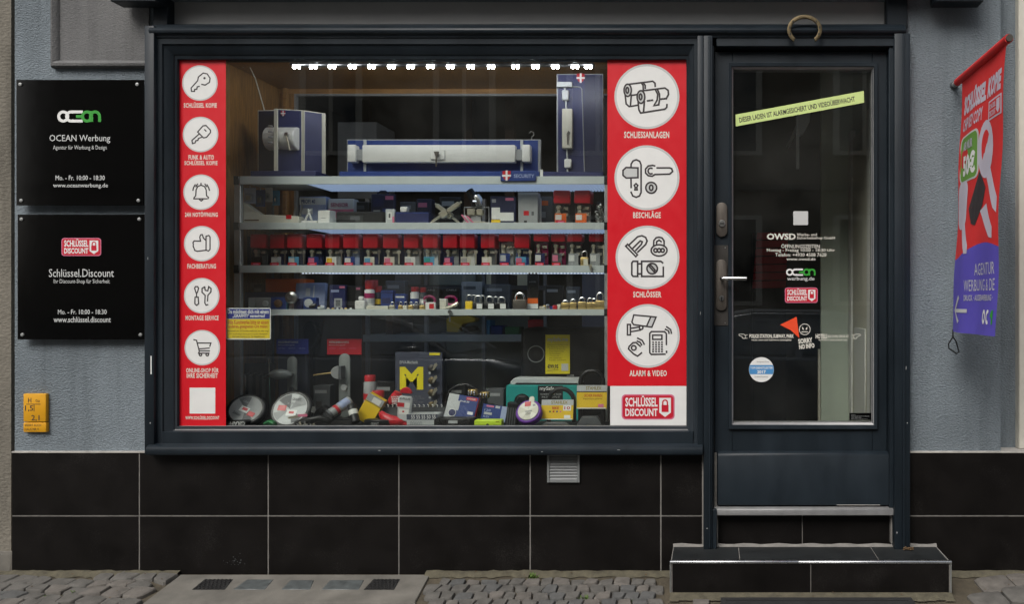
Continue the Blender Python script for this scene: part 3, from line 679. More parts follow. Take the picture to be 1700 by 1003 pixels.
# inner doorway in the right wall
for y0, y1 in ((.42, .50), (.98, 1.06)): B().box(rx1 - .03, rx1 - .001, y0, y1, rz0, 2.25).build('door_casing', 'white', room, bevel=.004)
B().box(rx1 - .018, rx1 - .001, .5, .98, rz0, 2.2).build('inner_door', 'cream', room, bevel=.003)
B().box(rx1 - .024, rx1 - .0185, .58, .90, .45, 1.1).build('door_panel', 'white', room, bevel=.003)
B().box(rx1 - .030, rx1 - .0035, 1.062, 1.075, .95, 1.12).build('hinge', 'steel', room)
B().tube([(.30, 2.44, .70), (.30, 2.40, .70), (.30, 2.40, .95), (.30, 2.44, .95)], .012, 8).build('pull_handle', 'black', room)
B().box(.395, .41, 2.436, 2.449, rz0, 1.05).build('partition_joint', 'cream', room)
B().box(X(1363, 1.08), X(1417, 1.08), 1.08, 1.12, rz0, rz1).build('entry_partition', 'room_wall', room)
B().box(X(1358.5, 1.07), X(1362, 1.07), 1.07, 1.10, rz0, Z(580, 1.07)).build('partition_edge', 'cream', room)
# things in the entry
ypost = 1.6
lp = thing('wall_sensor', 'white wall arm with a box head hanging behind the door glass', 'sensor', (X(1328, ypost), ypost, Z(285, ypost)))
B().box(X(1322.5, ypost), X(1327, ypost), ypost, ypost + .03, Z(280, ypost), Z(192, ypost)).build('arm', 'white', lp, bevel=.003)
B().prism([(X(1322, ypost), Z(208, ypost)), (X(1322, ypost), Z(186, ypost)), (X(1345, ypost), Z(184, ypost)), (X(1343, ypost), Z(204, ypost)), (X(1333, ypost), Z(224, ypost)), (X(1327, ypost), Z(228, ypost))], ypost - .05, ypost - .001).build('head', 'white', lp, bevel=.004)
B().box(X(1325, ypost), X(1329, ypost), ypost + .03, 2.45, Z(205, ypost), Z(200, ypost)).build('bracket', 'white', lp)
yr = 1.9
rp = thing('red_poster_board', 'dark red slatted board standing behind the door glass', 'board', (X(1283, yr), yr, rz0))
for k in range(7):
    a, c = 386 + k * 13.5, 398 + k * 13.5
    B().add([(X(1256 - k * 1.2, yr), yr, Z(c, yr)), (X(1308 - k * .6, yr), yr, Z(c - 1, yr)), (X(1309 - k * .6, yr), yr, Z(a - 1, yr)), (X(1257 - k * 1.2, yr), yr, Z(a, yr)), (X(1256 - k * 1.2, yr), yr + .02, Z(c, yr)), (X(1308 - k * .6, yr), yr + .02, Z(c - 1, yr)), (X(1309 - k * .6, yr), yr + .02, Z(a - 1, yr)), (X(1257 - k * 1.2, yr), yr + .02, Z(a, yr))], [(0, 1, 2, 3), (4, 7, 6, 5), (0, 4, 5, 1), (1, 5, 6, 2), (2, 6, 7, 3), (3, 7, 4, 0)]).build('slat', 'red', rp, bevel=.003)
B().box(X(1250, yr), X(1306, yr), yr + .025, yr + .3, rz0, Z(386, yr)).build('cabinet', 'black_matt', rp)
# room furniture behind the display: a grey rack
def wbox(name, label, cat, a0, a1, b0, b1, Y, d, mk, group=None, bev=.004):
    o = B().box(X(a0, Y), X(a1, Y), Y, Y + d, Z(b1, Y), Z(b0, Y)).build(name, mk, None, bevel=bev)
    return tag(o, label, cat, group)
rk = thing('grey_rack', 'grey metal rack standing behind the display shelves in the shop', 'rack', (X(740, .93), 1.1, rz0))
Yk = .93
B().box(X(602, Yk), X(905, Yk), Yk, Yk + .4, Z(568, Yk), Z(556, Yk)).build('shelf_board', 'shelf_white', rk, bevel=.003)
B().box(X(602, Yk), X(905, Yk), Yk, Yk + .4, Z(482, Yk), Z(474, Yk)).build('shelf_board', 'grey_dark', rk, bevel=.003)
for a in (606, 704, 800, 902): B().box(X(a, Yk), X(a + 5, Yk), Yk + .003, Yk + .03, rz0, Z(330, Yk)).build('upright', 'grey', rk)
B().box(X(700, Yk), X(850, Yk), Yk + .42, Yk + .44, rz0, Z(400, Yk)).build('back_panel', 'room_wall', rk)
Yd = Yk + .06
tl = thing('power_tool', 'orange yellow power tool lying on the grey rack behind the shelves', 'drill', (X(765, Yd), Yd, Z(556, Yk)))
B().prism([(X(p, Yd), Z(q, Yd)) for p, q in ((740, 530), (746, 526), (776, 524), (790, 529), (787, 535), (768, 538), (762, 546), (760, 552), (741, 552))], Yd, Yd + .09).build('tool_body', 'yellow', tl, bevel=.008, seg=2)
B().prism([(X(p, Yd), Z(q, Yd)) for p, q in ((765, 543), (785, 541), (791, 549), (768, 553))], Yd + .01, Yd + .08).build('tool_grip', 'black', tl, bevel=.004)
B().tube([(X(741, Yd), Yd + .04, Z(548, Yd)), (X(725, Yd), Yd + .05, Z(552, Yd)), (X(705, Yd), Yd + .03, Z(556, Yk) + .008)], .008, 6).build('cable', 'black', tl)
for i, (a0, a1, t, mk, lb) in enumerate([(803, 813, 532, 'skyblue', 'narrow pale blue box on the grey rack'), (814, 834, 541, 'royal', 'dark blue box on the grey rack next to the pale blue box'), (838, 862, 543, 'green', 'dull green box on the grey rack'), (876, 902, 531, 'red', 'dark red box at the end of the grey rack'), (640, 652, 520, 'brown', 'brown bottle box on the grey rack behind the bar shelf')]):
    wbox('stock_box', lb, 'box', a0, a1, t, 556, Yk + .05, .12, mk, 'stock boxes on the rack')
for i, (a0, a1, t, mk, lb) in enumerate([(655, 700, 440, 'grey', 'grey carton on the upper rack shelf behind the padlocks'), (712, 790, 446, 'room_wall', 'long olive-grey case on the upper rack shelf'), (815, 845, 455, 'grey_dark', 'small dark carton on the upper rack shelf')]):
    wbox('stock_carton', lb, 'carton', a0, a1, t, 474, Yk + .06, .2, mk, 'stock cartons on the rack')
wbox('pale_blue_panel', 'pale blue-grey panel standing behind the shelves near the right sticker', 'panel', 966, 1012, 455, 700, .95, .02, 'panel_blue')
o = thing('dark_office_chair', 'dark rounded office chair back in the dim room behind the lock samples', 'chair', (X(515, 1.5), 1.5, rz0))
B().prism([(X(p, 1.5), Z(q, 1.5)) for p, q in arc(514, 556, 13, 0, 360, 20, 22)], 1.5, 1.56).build('backrest', 'black', o, bevel=.01)
B().box(X(511, 1.5), X(517, 1.5), 1.52, 1.55, rz0 + .02, Z(576, 1.5)).build('column', 'black', o)
B().lathe([(.22, 0), (.22, .02), (.03, .05)], 12, Matrix.Translation((X(514, 1.5), 1.53, rz0))).build('base', 'black', o)
for i, (a, w, t) in enumerate(((600, 12, 160), (770, 14, 160), (838, 16, 160))):
    wbox('display_post', ['slim brown display post behind the lock case, leftmost of three', 'middle brown display post in the dark opening', 'brown display post in the dark opening near the tall board'][i], 'post', a, a + w, t - 60, 700, 2.2, .06, 'brown', 'brown posts in the dim room')
wbox('wall_cabinet', 'grey-green cabinet seen above the bar display through the dark opening', 'cabinet', 560, 625, 202, 330, 1.6, .3, 'grey', None)

# ------------------------------------------------ shelving unit with lights
SY = .30; SD = .30
su = thing('display_shelving', 'silver grey display shelving unit with lit undersides in the shop window', 'shelving', (X(700, SY), SY, FZ))
shz = {}
for i, (t, u) in enumerate(((293, 306), (370, 381), (441, 453), (514, 524))):
    z1, z0 = Z(t, SY), Z(u, SY); shz[i + 1] = z1
    sh = B().box(X(399, SY), X(1004, SY), SY, SY + SD, z0 + .012, z1).build('shelf', 'shelf_white', su, bevel=.002)
    B().box(X(399, SY), X(1004, SY), SY - .004, SY - .0005, z0, z1 + .001).build('edge_profile', 'shelf_white', sh, bevel=.001)
    if i < 3:
        d = B(); nx = 90; xa, xb = X(505 if i < 2 else 500, SY), X(1002, SY)
        for k in range(nx): d.box(xa + (xb - xa) * k / nx, xa + (xb - xa) * (k + .55) / nx, SY + .012, SY + SD - .02, z0 + .004, z0 + .0125)
        B().box(xa - .01, xb, SY + .008, SY + SD - .015, z0 + .0126, z0 + .0155).build('dark_gap_plate', 'grey_dark', sh)  # dark plate added so the gaps between the glowing ribs look unlit
        lo = d.build('light_diffuser', 'led_soft', sh, smooth=False); lo['kind'] = 'stuff'
        if i == 2:
            d = B()
            for k in range(90): d.box(xa + (xb - xa) * (k + .2) / 90, xa + (xb - xa) * (k + .6) / 90, SY + .0, SY + .008, z0 - .0045, z0 - .0005)
            lo = d.build('light_dots', 'led_dot', sh, smooth=False); lo['kind'] = 'stuff'
    for px_, s in ((388.5, 1), (1003.5, 0)):
        B().box(X(px_ if s else 1003, SY), X(px_ + 9 if s else 1010.5, SY), SY - .006, SY + .03, z0 - .002, z1 + .003).build('joint_block', 'black', su, bevel=.002)
for a, c in ((389, 399.5), (1003.5, 1010)):
    B().box(X(a, SY), X(c, SY), SY - .003, SY + .024, FZ, shz[1]).build('upright', 'alu_dull', su, bevel=.002)
    B().box(X(a, SY), X(c, SY), SY + SD - .024, SY + SD, FZ, shz[1]).build('upright', 'alu_dull', su, bevel=.002)

# ------------------------------------------------ light bar on the bay ceiling
LY = .13
lb = thing('led_light_bar', 'long bright LED light bar along the top of the shop window', 'light', (X(730, LY), LY, Z(104, LY)))
B().box(X(478, LY), X(985, LY), LY + .013, LY + .05, Z(106, LY), Z(106, LY) + .012).build('bar_housing', 'black', lb, bevel=.002)
for hx in (520, 740, 950): B().box(X(hx, LY), X(hx + 6, LY), LY + .01, LY + .03, Z(106, LY) + .012, bz1).build('bar_hanger', 'grey', lb)
for px_ in (490, 518, 549, 583, 615, 648, 680, 713, 746, 780, 814, 855, 888, 921, 954, 976):
    b = B()
    for dx in (-3.7, 3.7):
        b.lathe([(.0001, -.018), (.0045, -.0165), (.0068, -.012), (.0068, -.006), (.0045, -.0)], 10, Matrix.Translation((X(px_ + dx, LY), LY + .012, Z(106, LY) - .0005)))
    b.build('led_lens', 'led', lb)
cb = thing('light_cable', 'thin pale cable hanging in the upper left corner of the window bay', 'cable', (X(420, .5), .5, shz[1]))
B().tube([(X(403, .45), .45, bz1), (X(412, .45), .45, Z(105, .45)), (X(424, .46), .46, Z(130, .46)), (X(434, .46), .46, Z(165, .46)), (X(441, .46), .46, Z(190, .46)), (X(445, .47), .47, shz[1] + .01)], .003, 6).build('cable', 'cream', cb)

# ================================================================== stickers on the window glass
SGY = .0235
def stroke_icon(parent, strokes, cx, cy, r, name='icon', w=.035, mk='print_dark', sc=1., Y=SGY - .0012, raw=None, fills=()):
    """raw = (centre x, centre y, radius) of the coordinates in which the strokes are given"""
    x0, z0, R = X(cx, Y), Z(cy, Y), r * (DC + Y) / FPX
    f = lambda p: (x0 + (p[0] - raw[0]) / raw[2] * R, z0 + (raw[1] - p[1]) / raw[2] * R)
    b = B()
    for k, s in enumerate(strokes):
        closed = len(s) > 2 and s[0] == s[-1]
        b.ribbon([f(p) for p in s], w * 2 * R, Y - .00004 * k, closed)
    if fills:
        g_ = B()
        for s in fills: B().add([(f(p)[0], Y + .0003, f(p)[1]) for p in s], [tuple(range(len(s)))]).build('icon_fill', 'print_grey', parent, flat=True)
    return b.build(name, mk, parent, flat=True)
def A(cx, cy, rx, ry=None, a0=0, a1=360, n=20): return arc(cx, cy, rx, -a0, -a1, n, ry or rx) if a1 - a0 < 360 else arc(cx, cy, rx, 0, 360, n, ry or rx)[:-1] + [arc(cx, cy, rx, 0, 360, n, ry or rx)[0]]
I_KEY1 = [[(172, 186), (190, 190), (212, 176), (215, 155), (200, 133), (180, 129), (156, 149), (152, 168), (119, 205), (121, 222), (136, 222), (137, 212), (148, 211), (150, 199), (161, 196)], A(187, 155, 3, n=6)]
I_KEY2 = [[(150, 438), (178, 406), (193, 404), (216, 428), (216, 440), (196, 464), (181, 467), (152, 438)], [(160, 446), (122, 480), (125, 496), (138, 492), (142, 481), (152, 480), (155, 470), (176, 462)], [(186, 425), (194, 433)]]
I_BELL = [[(199, 783), (132, 783), (133, 777), (141, 768), (143, 738), (151, 721), (168, 714), (186, 721), (194, 738), (196, 768), (206, 776), (204, 782)], [(168, 704), (168, 713)], [(160, 787), (169, 794), (178, 787)], [(139, 711), (130, 727), (127, 741)], [(151, 708), (142, 722)], [(198, 711), (207, 727), (211, 741)], [(188, 708), (196, 722)]]
I_THUMB = [[(182, 8), (195, 4), (201, 12), (201, 70), (193, 78), (182, 73), (182, 8)], [(181, 74), (140, 79), (128, 74), (125, 64), (121, 56), (122, 46), (120, 38), (126, 30), (156, 31), (152, 12), (157, 1), (164, 0), (170, 17), (181, 27)]]
I_TOOLS = [[(128, 265), (132, 257), (142, 257), (147, 265), (141, 285), (134, 285), (128, 265)], [(137, 286), (137, 305)], [(130, 307), (145, 307), (147, 338), (137, 346), (129, 338), (130, 307)], [(175, 258), (163, 266), (163, 284), (178, 298), (176, 334), (182, 345), (191, 342)], [(176, 258), (178, 274), (190, 277), (195, 257), (206, 266), (205, 283), (191, 298), (189, 326)]]
I_CART = [[(123, 516), (136, 519), (149, 569), (198, 569)], [(141, 532), (204, 532), (199, 548)], [(197, 556), (147, 560)], [(150, 570), (146, 580), (196, 580)], A(155, 587, 6, n=10), A(187, 587, 6, n=10)]
I_CYL = [A(132, 217, 19, 32), A(130, 217, 7, 15, n=12), [(136, 186), (262, 170), (274, 180), (275, 198)], [(119, 243), (124, 288), (140, 302), (186, 294)], [(151, 240), (146, 300)], [(155, 243), (181, 239)], [(203, 178), (212, 192), (213, 212)], [(213, 177), (223, 192), (223, 208)],
         A(201, 252, 20, 33), A(199, 251, 7, 15, n=12), [(206, 220), (325, 205), (342, 217), (344, 238), (332, 262)], [(186, 278), (190, 318), (199, 335), (214, 333), (325, 315), (335, 306), (336, 290)], [(219, 275), (214, 332)], [(275, 212), (288, 238), (285, 268), (268, 297), (293, 292), (298, 262), (297, 236), (286, 211)], [(234, 272), (248, 270)], [(254, 269), (262, 268)], [(302, 263), (314, 261)], [(320, 261), (328, 260)]]
I_FIT = [[(152, 724), (151, 678)], [(151, 618), (152, 602), (162, 586), (178, 580), (196, 588), (203, 606), (203, 748), (195, 766), (178, 773), (160, 766), (151, 746)], [(187, 622), (187, 672), (126, 674), (110, 660), (110, 635), (126, 620), (187, 622)], [(171, 735), (173, 722), (168, 712), (177, 703), (186, 712), (181, 722), (183, 735), (171, 735)],
         [(274, 612), (262, 609), (240, 612), (226, 628), (226, 648), (240, 662), (260, 665), (274, 656), (350, 654), (365, 640), (360, 626), (350, 622), (284, 622)], A(253, 638, 14, 15, 60, 300), A(255, 724, 28), A(255, 724, 9, 14, n=12)]
I_LOCK = [[(111, 83), (120, 74), (167, 124), (159, 133), (111, 83)], [(128, 76), (168, 38), (188, 33), (206, 41), (213, 58), (206, 75), (168, 112)], [(146, 92), (180, 58), (190, 62), (186, 74), (158, 104)], A(270, 103, 38, 27), [(244, 84), (245, 56), (256, 43), (270, 40), (284, 44), (294, 58), (294, 85)], [(258, 78), (258, 62), (270, 54), (281, 62)], A(253, 103, 8, 9, n=10), A(270, 103, 8, 9, n=10), A(287, 103, 8, 9, n=10),
          [(146, 155), (168, 155), (168, 227), (146, 227), (140, 219), (140, 163), (146, 155)], [(170, 167), (187, 167)], [(170, 215), (187, 215)], [(290, 182), (290, 227), (187, 227), (187, 155), (278, 155), (288, 163)], A(237, 190, 25), [(224, 180), (230, 173), (251, 197), (246, 205), (224, 180)]]
I_CAM = [[(150, 410), (256, 420), (236, 468), (150, 456), (141, 444), (150, 410)], [(231, 419), (211, 464)], [(120, 455), (134, 455), (134, 505), (120, 505), (120, 455)], [(134, 474), (172, 468)], [(134, 490), (182, 482)], A(185, 470, 9, n=10), [(300, 597), (234, 598), (226, 590), (226, 498), (234, 489), (296, 489), (305, 498), (305, 552)], [(306, 582), (306, 590)], [(240, 506), (284, 506), (284, 526), (240, 526), (240, 506)],
         [(300, 478), (316, 486), (318, 498)], [(306, 466), (326, 480), (329, 498)], A(150, 567, 11, n=14), [(188, 590), (168, 606), (150, 596), (125, 572), (128, 560), (146, 542), (160, 541), (182, 560)], [(166, 534), (180, 540), (188, 553)], [(168, 520), (190, 531), (200, 550)]]
for r_ in range(5):
    for c_ in range(4): I_CAM.append([(240 + c_ * 14, 540 + r_ * 11), (244 + c_ * 14, 540 + r_ * 11)])

ls = thing('service_sticker_strip', 'narrow red vinyl strip with six white icon discs at the left of the window', 'sticker', (X(333, SGY), SGY, Z(709, SGY)))
B().box(X(293, SGY), X(375, SGY), SGY - .0004, SGY, Z(708, SGY), Z(98, SGY)).build('vinyl_strip', 'sticker_red', ls)
def badge(parent, cx, cy, r, icon, raw, w, fills=()):
    ring = B().disc(X(cx, SGY), Z(cy, SGY), r / FPX * (DC + SGY), SGY - .0006).build('icon_disc', 'print_grey', parent, flat=True)
    B().disc(X(cx, SGY), Z(cy, SGY), (r - r * .055 - .6) / FPX * (DC + SGY), SGY - .0008).build('disc_face', 'print_white', ring, flat=True)
    stroke_icon(ring, icon, cx, cy, r, raw=raw, w=w, fills=fills)
for cy, cx, ic, raw in ((137.5, 332, I_KEY1, (164, 180, 90)), (223, 333, I_KEY2, (166, 450, 90)), (319, 334, I_BELL, (169, 750, 90)), (404.5, 335, I_THUMB, (162, 43, 84)), (491, 335, I_TOOLS, (162, 300, 84)), (577.5, 336, I_CART, (164, 554, 84))):
    badge(ls, cx, cy, 29.5, ic, raw, .034)
for t, a0, a1, b0, b1 in (('SCHLÜSSEL KOPIE', 305, 360, 169, 178.5), ('FUNK & AUTO', 313, 355, 257, 265), ('SCHLÜSSEL KOPIE', 306, 361, 265.5, 274), ('24H NOTÖFFNUNG', 307, 361.5, 351, 360), ('FACHBERATUNG', 311, 358.5, 438, 446), ('MONTAGE SERVICE', 308, 363, 524, 532), ('ONLINE-SHOP FÜR', 309, 363, 610, 619), ('IHRE SICHERHEIT', 310, 361.5, 620, 628), ('WWW.SCHLÜSSEL.DISCOUNT', 308, 364, 690, 697)):
    ptxt(t, a0, a1, b0, b1, SGY - .0007, 'print_cream', ls, .03, 1.12)
B().box(X(315, SGY), X(357.5, SGY), SGY - .0007, SGY - .00045, Z(687, SGY), Z(644, SGY)).build('blank_square', 'print_white', ls)

rs = thing('product_sticker_panel', 'wide red vinyl panel with four large icon discs at the right of the window', 'sticker', (X(1074, SGY), SGY, Z(707, SGY)))
B().box(X(1008.5, SGY), X(1139.5, SGY), SGY - .0004, SGY, Z(641, SGY), Z(98, SGY)).build('vinyl_panel', 'sticker_red', rs)
lg = B().box(X(1013, SGY), X(1139.5, SGY), SGY - .0004, SGY, Z(706.5, SGY), Z(641.2, SGY)).build('white_field', 'print_white', rs)
for cy, cx, r, ic, raw, w, fl in ((160, 1074, 54, I_CYL, (232, 250, 169), .026, [A(132, 217, 19, 32)[:-1], A(201, 252, 20, 33)[:-1]]), (295, 1074, 54, I_FIT, (233, 673, 167), .026, [I_FIT[2][:-1], A(255, 724, 28)[:-1]]), (427.5, 1075, 53, I_LOCK, (215, 137, 152), .026, [A(237, 190, 25)[:-1]]), (558, 1075.5, 53, I_CAM, (217, 510, 152), .024, [[(256, 420), (236, 468), (211, 464), (231, 419)]])):
    badge(rs, cx, cy, r, ic, raw, w, fl)
for t, a0, a1, b0, b1 in (('SCHLIESSANLAGEN', 1036, 1111, 218, 229), ('BESCHLÄGE', 1051, 1097, 350, 362), ('SCHLÖSSER', 1051, 1098, 482, 494), ('ALARM & VIDEO', 1045, 1107, 615, 625)):
    ptxt(t, a0, a1, b0, b1, SGY - .0007, 'print_cream', rs, .03, 1.12)
logo_discount(X(1032, SGY), X(1120, SGY), Z(697, SGY), Z(655, SGY), SGY - .0008, rs, 'pink')

gy = .0365
gs = thing('graffiti_notice', 'small blue and yellow notice with rounded corners inside the window glass', 'notice', (X(412, gy), gy, Z(563, gy)))
B().prism(rrect(X(375, gy), X(449.5, gy), Z(564, gy), Z(511.5, gy), .008), gy, gy + .002).build('notice_card', 'print_white', gs)
B().box(X(377, gy), X(448, gy), gy - .0004, gy - .0001, Z(529.5, gy), Z(513, gy)).build('blue_field', 'caution_blue', gs)
B().box(X(377, gy), X(448, gy), gy - .0004, gy - .0001, Z(562, gy), Z(530, gy)).build('yellow_field', 'caution_yellow', gs)
for t, a0, a1, b0, b1, mk, bo in (('Du möchtest dich mit einem', 378, 446.5, 514, 521, 'print_white', .03), ('„GRAFFITI“ verewigen?', 386, 440, 521.5, 529, 'print_white', .03), ('Alle Kunstwerke bitte an einem', 378.5, 446, 531.5, 538.5, 'text_rust', .02), ('anderen, geeigneten Ort malen:', 379, 445, 539, 546.5, 'text_rust', .02), ('Innerhalb von 24 Stunden entfernen wir alles weg!', 379, 446, 548, 552, 'text_olive', .02), ('Wir entschuldigen Ihnen gerne zu guten Alternativen', 380, 445, 553.5, 556.5, 'text_olive', .02), ('Der Laden ist auch an der Tür videoüberwacht', 386, 440, 557.5, 560.5, 'text_olive', .02)):
    ptxt(t, a0, a1, b0, b1, gy - .0006, mk, gs, bo)

# ------------------------------------------------ door stickers
DSY = .0255
def dstick(name, label, a0, a1, b0, b1): return thing(name, label, 'sticker', (X((a0 + a1) / 2, DSY), DSY, Z(b1, DSY)))
def flatpoly(pts, y, name, mk, parent):
    return B().add([(X(p, DSY), y, Z(q, DSY)) for p, q in pts], [tuple(range(len(pts)))]).build(name, mk, parent, flat=True)
s = dstick('alarm_strip_sticker', 'tilted lime green strip of lettering across the upper door glass', 1221, 1434, 151, 209)
flatpoly([(1221, 190), (1221.5, 209.5), (1434.5, 170), (1434, 150.5)], DSY - .0003, 'strip', 'sticker_lime', s)
def tilted(t, x0, y0, x1, y1, h, mk, parent, bold=.02, y=DSY - .0006):
    a = Vector((X(x0, DSY), Z(y0, DSY))); c = Vector((X(x1, DSY), Z(y1, DSY))); d = (c - a); n = Vector((-d.y, d.x)).normalized() * (h / FPX * DC)
    return txt(t, 0, 1, 0, 1, y, mk, parent, bold, fn=lambda u, w: (a.x + d.x * u + n.x * w, y, a.y + d.y * u + n.y * w))
tilted('DIESER LADEN IST ALARMGESICHERT UND VIDEOÜBERWACHT', 1228, 203.5, 1420, 168, 10.5, 'print_dark', s, .02)
s = dstick('blank_square_sticker', 'small white square sticker above the opening hours on the door glass', 1317, 1341, 350, 373)
B().prism(rrect(X(1317, DSY), X(1341.5, DSY), Z(373.5, DSY), Z(350.5, DSY), .004), DSY - .0004, DSY).build('square', 'print_grey', s)
s = dstick('opening_hours_lettering', 'white opening hours lettering in the middle of the door glass', 1273, 1386, 387, 433)
for t, a0, a1, b0, b1, bo in (('OWSD', 1273, 1321, 387.5, 398, .035), ('Werbe- und', 1323, 1356, 387, 391.8, .01), ('Sicherheitsshop GmbH', 1323, 1386, 392.5, 398.5, .01), ('ÖFFNUNGSZEITEN', 1297, 1361, 404.5, 412, .01), ('Montag - Freitag 10:00 - 18:30 Uhr', 1273, 1386, 412.5, 419.5, .01), ('Telefon: +4930 4508 7628', 1287, 1372, 420, 426, .01), ('www.owsd.de', 1305.5, 1354, 427.5, 432.5, .01)):
    ptxt(t, a0, a1, b0, b1, DSY - .0004, 'print_cream', s, bo)
s = dstick('green_white_logo_sticker', 'white and green word logo with script line on the door glass', 1305, 1354, 446, 467)
logo_ocean(X(1305, DSY), X(1354, DSY), Z(458, DSY), Z(446, DSY), DSY - .0004, s)
ptxt('werbung.de', 1307, 1352, 459.5, 467.5, DSY - .0004, 'print_white', s, .0)
s = dstick('red_logo_sticker', 'small red logo sticker with padlock shield on the door glass', 1303, 1357, 478, 503)
logo_discount(X(1303, DSY), X(1357.5, DSY), Z(503, DSY), Z(477.5, DSY), DSY - .0004, s, 'pink')
s = dstick('orange_arrow_sticker', 'orange red arrowhead sticker on the lower door glass', 1295, 1327, 526, 561)
flatpoly([(1295, 539.5), (1322.5, 526), (1327, 561.5), (1313, 548.5)], DSY - .0004, 'arrow', 'sticker_orange', s)
s = dstick('no_info_lettering', 'cream sorry no info lettering with round frowning face on door glass', 1324, 1352, 537, 580)
b = B(); b.ribbon([(X(1336 + 9 * math.cos(q), DSY), Z(547 + 9 * math.sin(q), DSY)) for q in [i * .2618 for i in range(24)]], .003, DSY - .0004, True)
for pts in ([(1331.5, 542.5), (1334.5, 545.5), (1334, 548), (1332, 547)], [(1340.5, 542.5), (1337.5, 545.5), (1338, 548), (1340, 547)], [(1330.5, 550.5), (1341.5, 550.5), (1341.5, 552), (1330.5, 552)]): b.add([(X(p, DSY), DSY - .0004, Z(q, DSY)) for p, q in pts], [(0, 1, 2, 3)])
b.build('face', 'print_cream', s, flat=True)
tilted('SORRY', 1325.5, 571.5, 1349.5, 568.5, 8.6, 'print_cream', s, .05); tilted('NO INFO', 1327, 580.5, 1352.5, 577.5, 8.2, 'print_cream', s, .05)
def hand(cx, cy, d, parent):
    q = [[(-7, -2), (1, -2), (4, 1), (3, 5), (-1, 5), (-2, 2), (-7, .5), (-7, -2)], [(4, -1), (7, -1)], [(4, 5), (7, 5)]]
    b = B()
    for k, st_ in enumerate(q): b.ribbon([(X(cx + p[0] * d, DSY), Z(cy + p[1], DSY)) for p in st_], .0022, DSY - .0004 - k * .00005, st_[0] == st_[-1])
    b.build('pointing_hand', 'print_cream', parent, flat=True)
s = dstick('left_pointer_lettering', 'cream police station subway park lettering with hand on door glass', 1227, 1318, 553, 566)
hand(1234, 557, 1, s); ptxt('POLICE STATION, SUBWAY, PARK', 1244, 1318, 555, 562.5, DSY - .0004, 'print_cream', s, .04); ptxt('POLIZEI, U-BAHN ODER TELEPOPUN IM WEDDINGERKIEZ', 1248, 1314, 563.5, 566.5, DSY - .0004, 'print_cream', s, .02)
s = dstick('right_pointer_lettering', 'cream hotels and restaurants lettering with hand on door glass', 1354, 1430, 553, 566)
hand(1421, 557, -1, s); ptxt('HOTELS', 1354, 1373, 554.5, 562.5, DSY - .0004, 'print_cream', s, .04); ptxt('(BUS STOPS), CIRCUS, ETC', 1374, 1410, 556.5, 562, DSY - .0004, 'print_cream', s, .02); ptxt('RESTAURANTS, SHOPS, INTERNET CAFE', 1359, 1406, 563.5, 566.5, DSY - .0004, 'print_cream', s, .02)
s = dstick('round_award_sticker', 'round white sticker with blue band on the lower left door glass', 1243, 1285, 593, 635)
B().disc(X(1264, DSY), Z(614, DSY), 20.8 / FPX * DC, DSY - .0004).build('disc', 'print_white', s, flat=True)
n = 10; up = [(1264 + 20.4 * math.cos(rad(a)), 614 + 20.4 * math.sin(rad(a))) for a in [-22 + 44 * i / n for i in range(n + 1)]]; dn = [(2 * 1264 - p, q) for p, q in reversed(up)]
flatpoly(up + dn, DSY - .0006, 'band', 'sticker_blue', s)
ptxt('TOP-DIENSTLEISTER', 1245.5, 1283, 609, 613, DSY - .0008, 'print_white', s, .02); ptxt('2017', 1257, 1271.5, 615, 620.5, DSY - .0008, 'print_white', s, .04)
ptxt('Ausgezeichnet', 1256, 1277, 600, 602.5, DSY - .0008, 'grey_dark', s, .0); ptxt('Kundenzufriedenheit', 1253, 1275, 624.5, 627, DSY - .0008, 'grey_dark', s, .0)
s = dstick('black_corner_sticker', 'small black sticker with fine print in the lower right corner of the door glass', 1410, 1446, 686, 698)
B().box(X(1410, DSY), X(1446.5, DSY), DSY - .0006, DSY - .0002, Z(698, DSY), Z(686, DSY)).build('label', 'sign_black', s)
for k, (t, a1) in enumerate((('Service', 1420), ('Türblatt auf und zu schliessen', 1443), ('Tel. 030 450', 1430), ('Montage und Service', 1440))): ptxt(t, 1413, a1, 688 + k * 2.4, 689.6 + k * 2.4, DSY - .0008, 'grey', s, .0)

# ------------------------------------------------ wall signs
def wall_sign(name, label, a0, a1, b0, b1):
    o = thing(name, label, 'sign', (X((a0 + a1) / 2, -.02), -.02, Z(b1, -.02)))
    y = -.024
    B().box(X(a0, y), X(a1, y), y, y + .006, Z(b1, y), Z(b0, y)).build('sign_panel', 'sign_black', o, bevel=.0008)
    for cx, cy in ((a0 + 7.5, b0 + 8), (a1 - 10, b0 + 8), (a0 + 9, b1 - 8), (a1 - 8, b1 - 8)):
        s_ = B().lathe([(.0075, 0), (.0082, .002), (.0075, .005), (.003, .0062)], 14, Matrix.Translation((X(cx, y), y, Z(cy, y))) @ Ry).build('screw_cap', 'alu_dull', o)
        B().lathe([(.006, 0), (.006, .032)], 8, Matrix.Translation((X(cx, y), WY, Z(cy, y))) @ Ry).build('standoff', 'alu_dull', s_)
    return o, y - .0005
o, y = wall_sign('agency_sign', 'upper glossy black wall sign with white and green logo', 27, 238.5, 132, 341)
logo_ocean(X(95, y), X(168, y), Z(203, y), Z(183, y), y, o)
for t, a0, a1, b0, b1, bo in (('OCEAN Werbung', 82, 183, 223.5, 237.5, .004), ('Agentur für Werbung & Design', 88, 177, 241, 250, .0), ('Mo. - Fr. 10:00 - 18:30', 92, 174, 291, 299, .012), ('www.oceanwerbung.de', 88, 179, 304, 313, .012)): ptxt(t, a0, a1, b0, b1, y, 'print_grey', o, bo)
o, y = wall_sign('discount_sign', 'lower glossy black wall sign with red padlock logo', 29, 242, 356, 564)
logo_discount(X(102, y), X(168, y), Z(425, y), Z(395, y), y, o, 'pink')
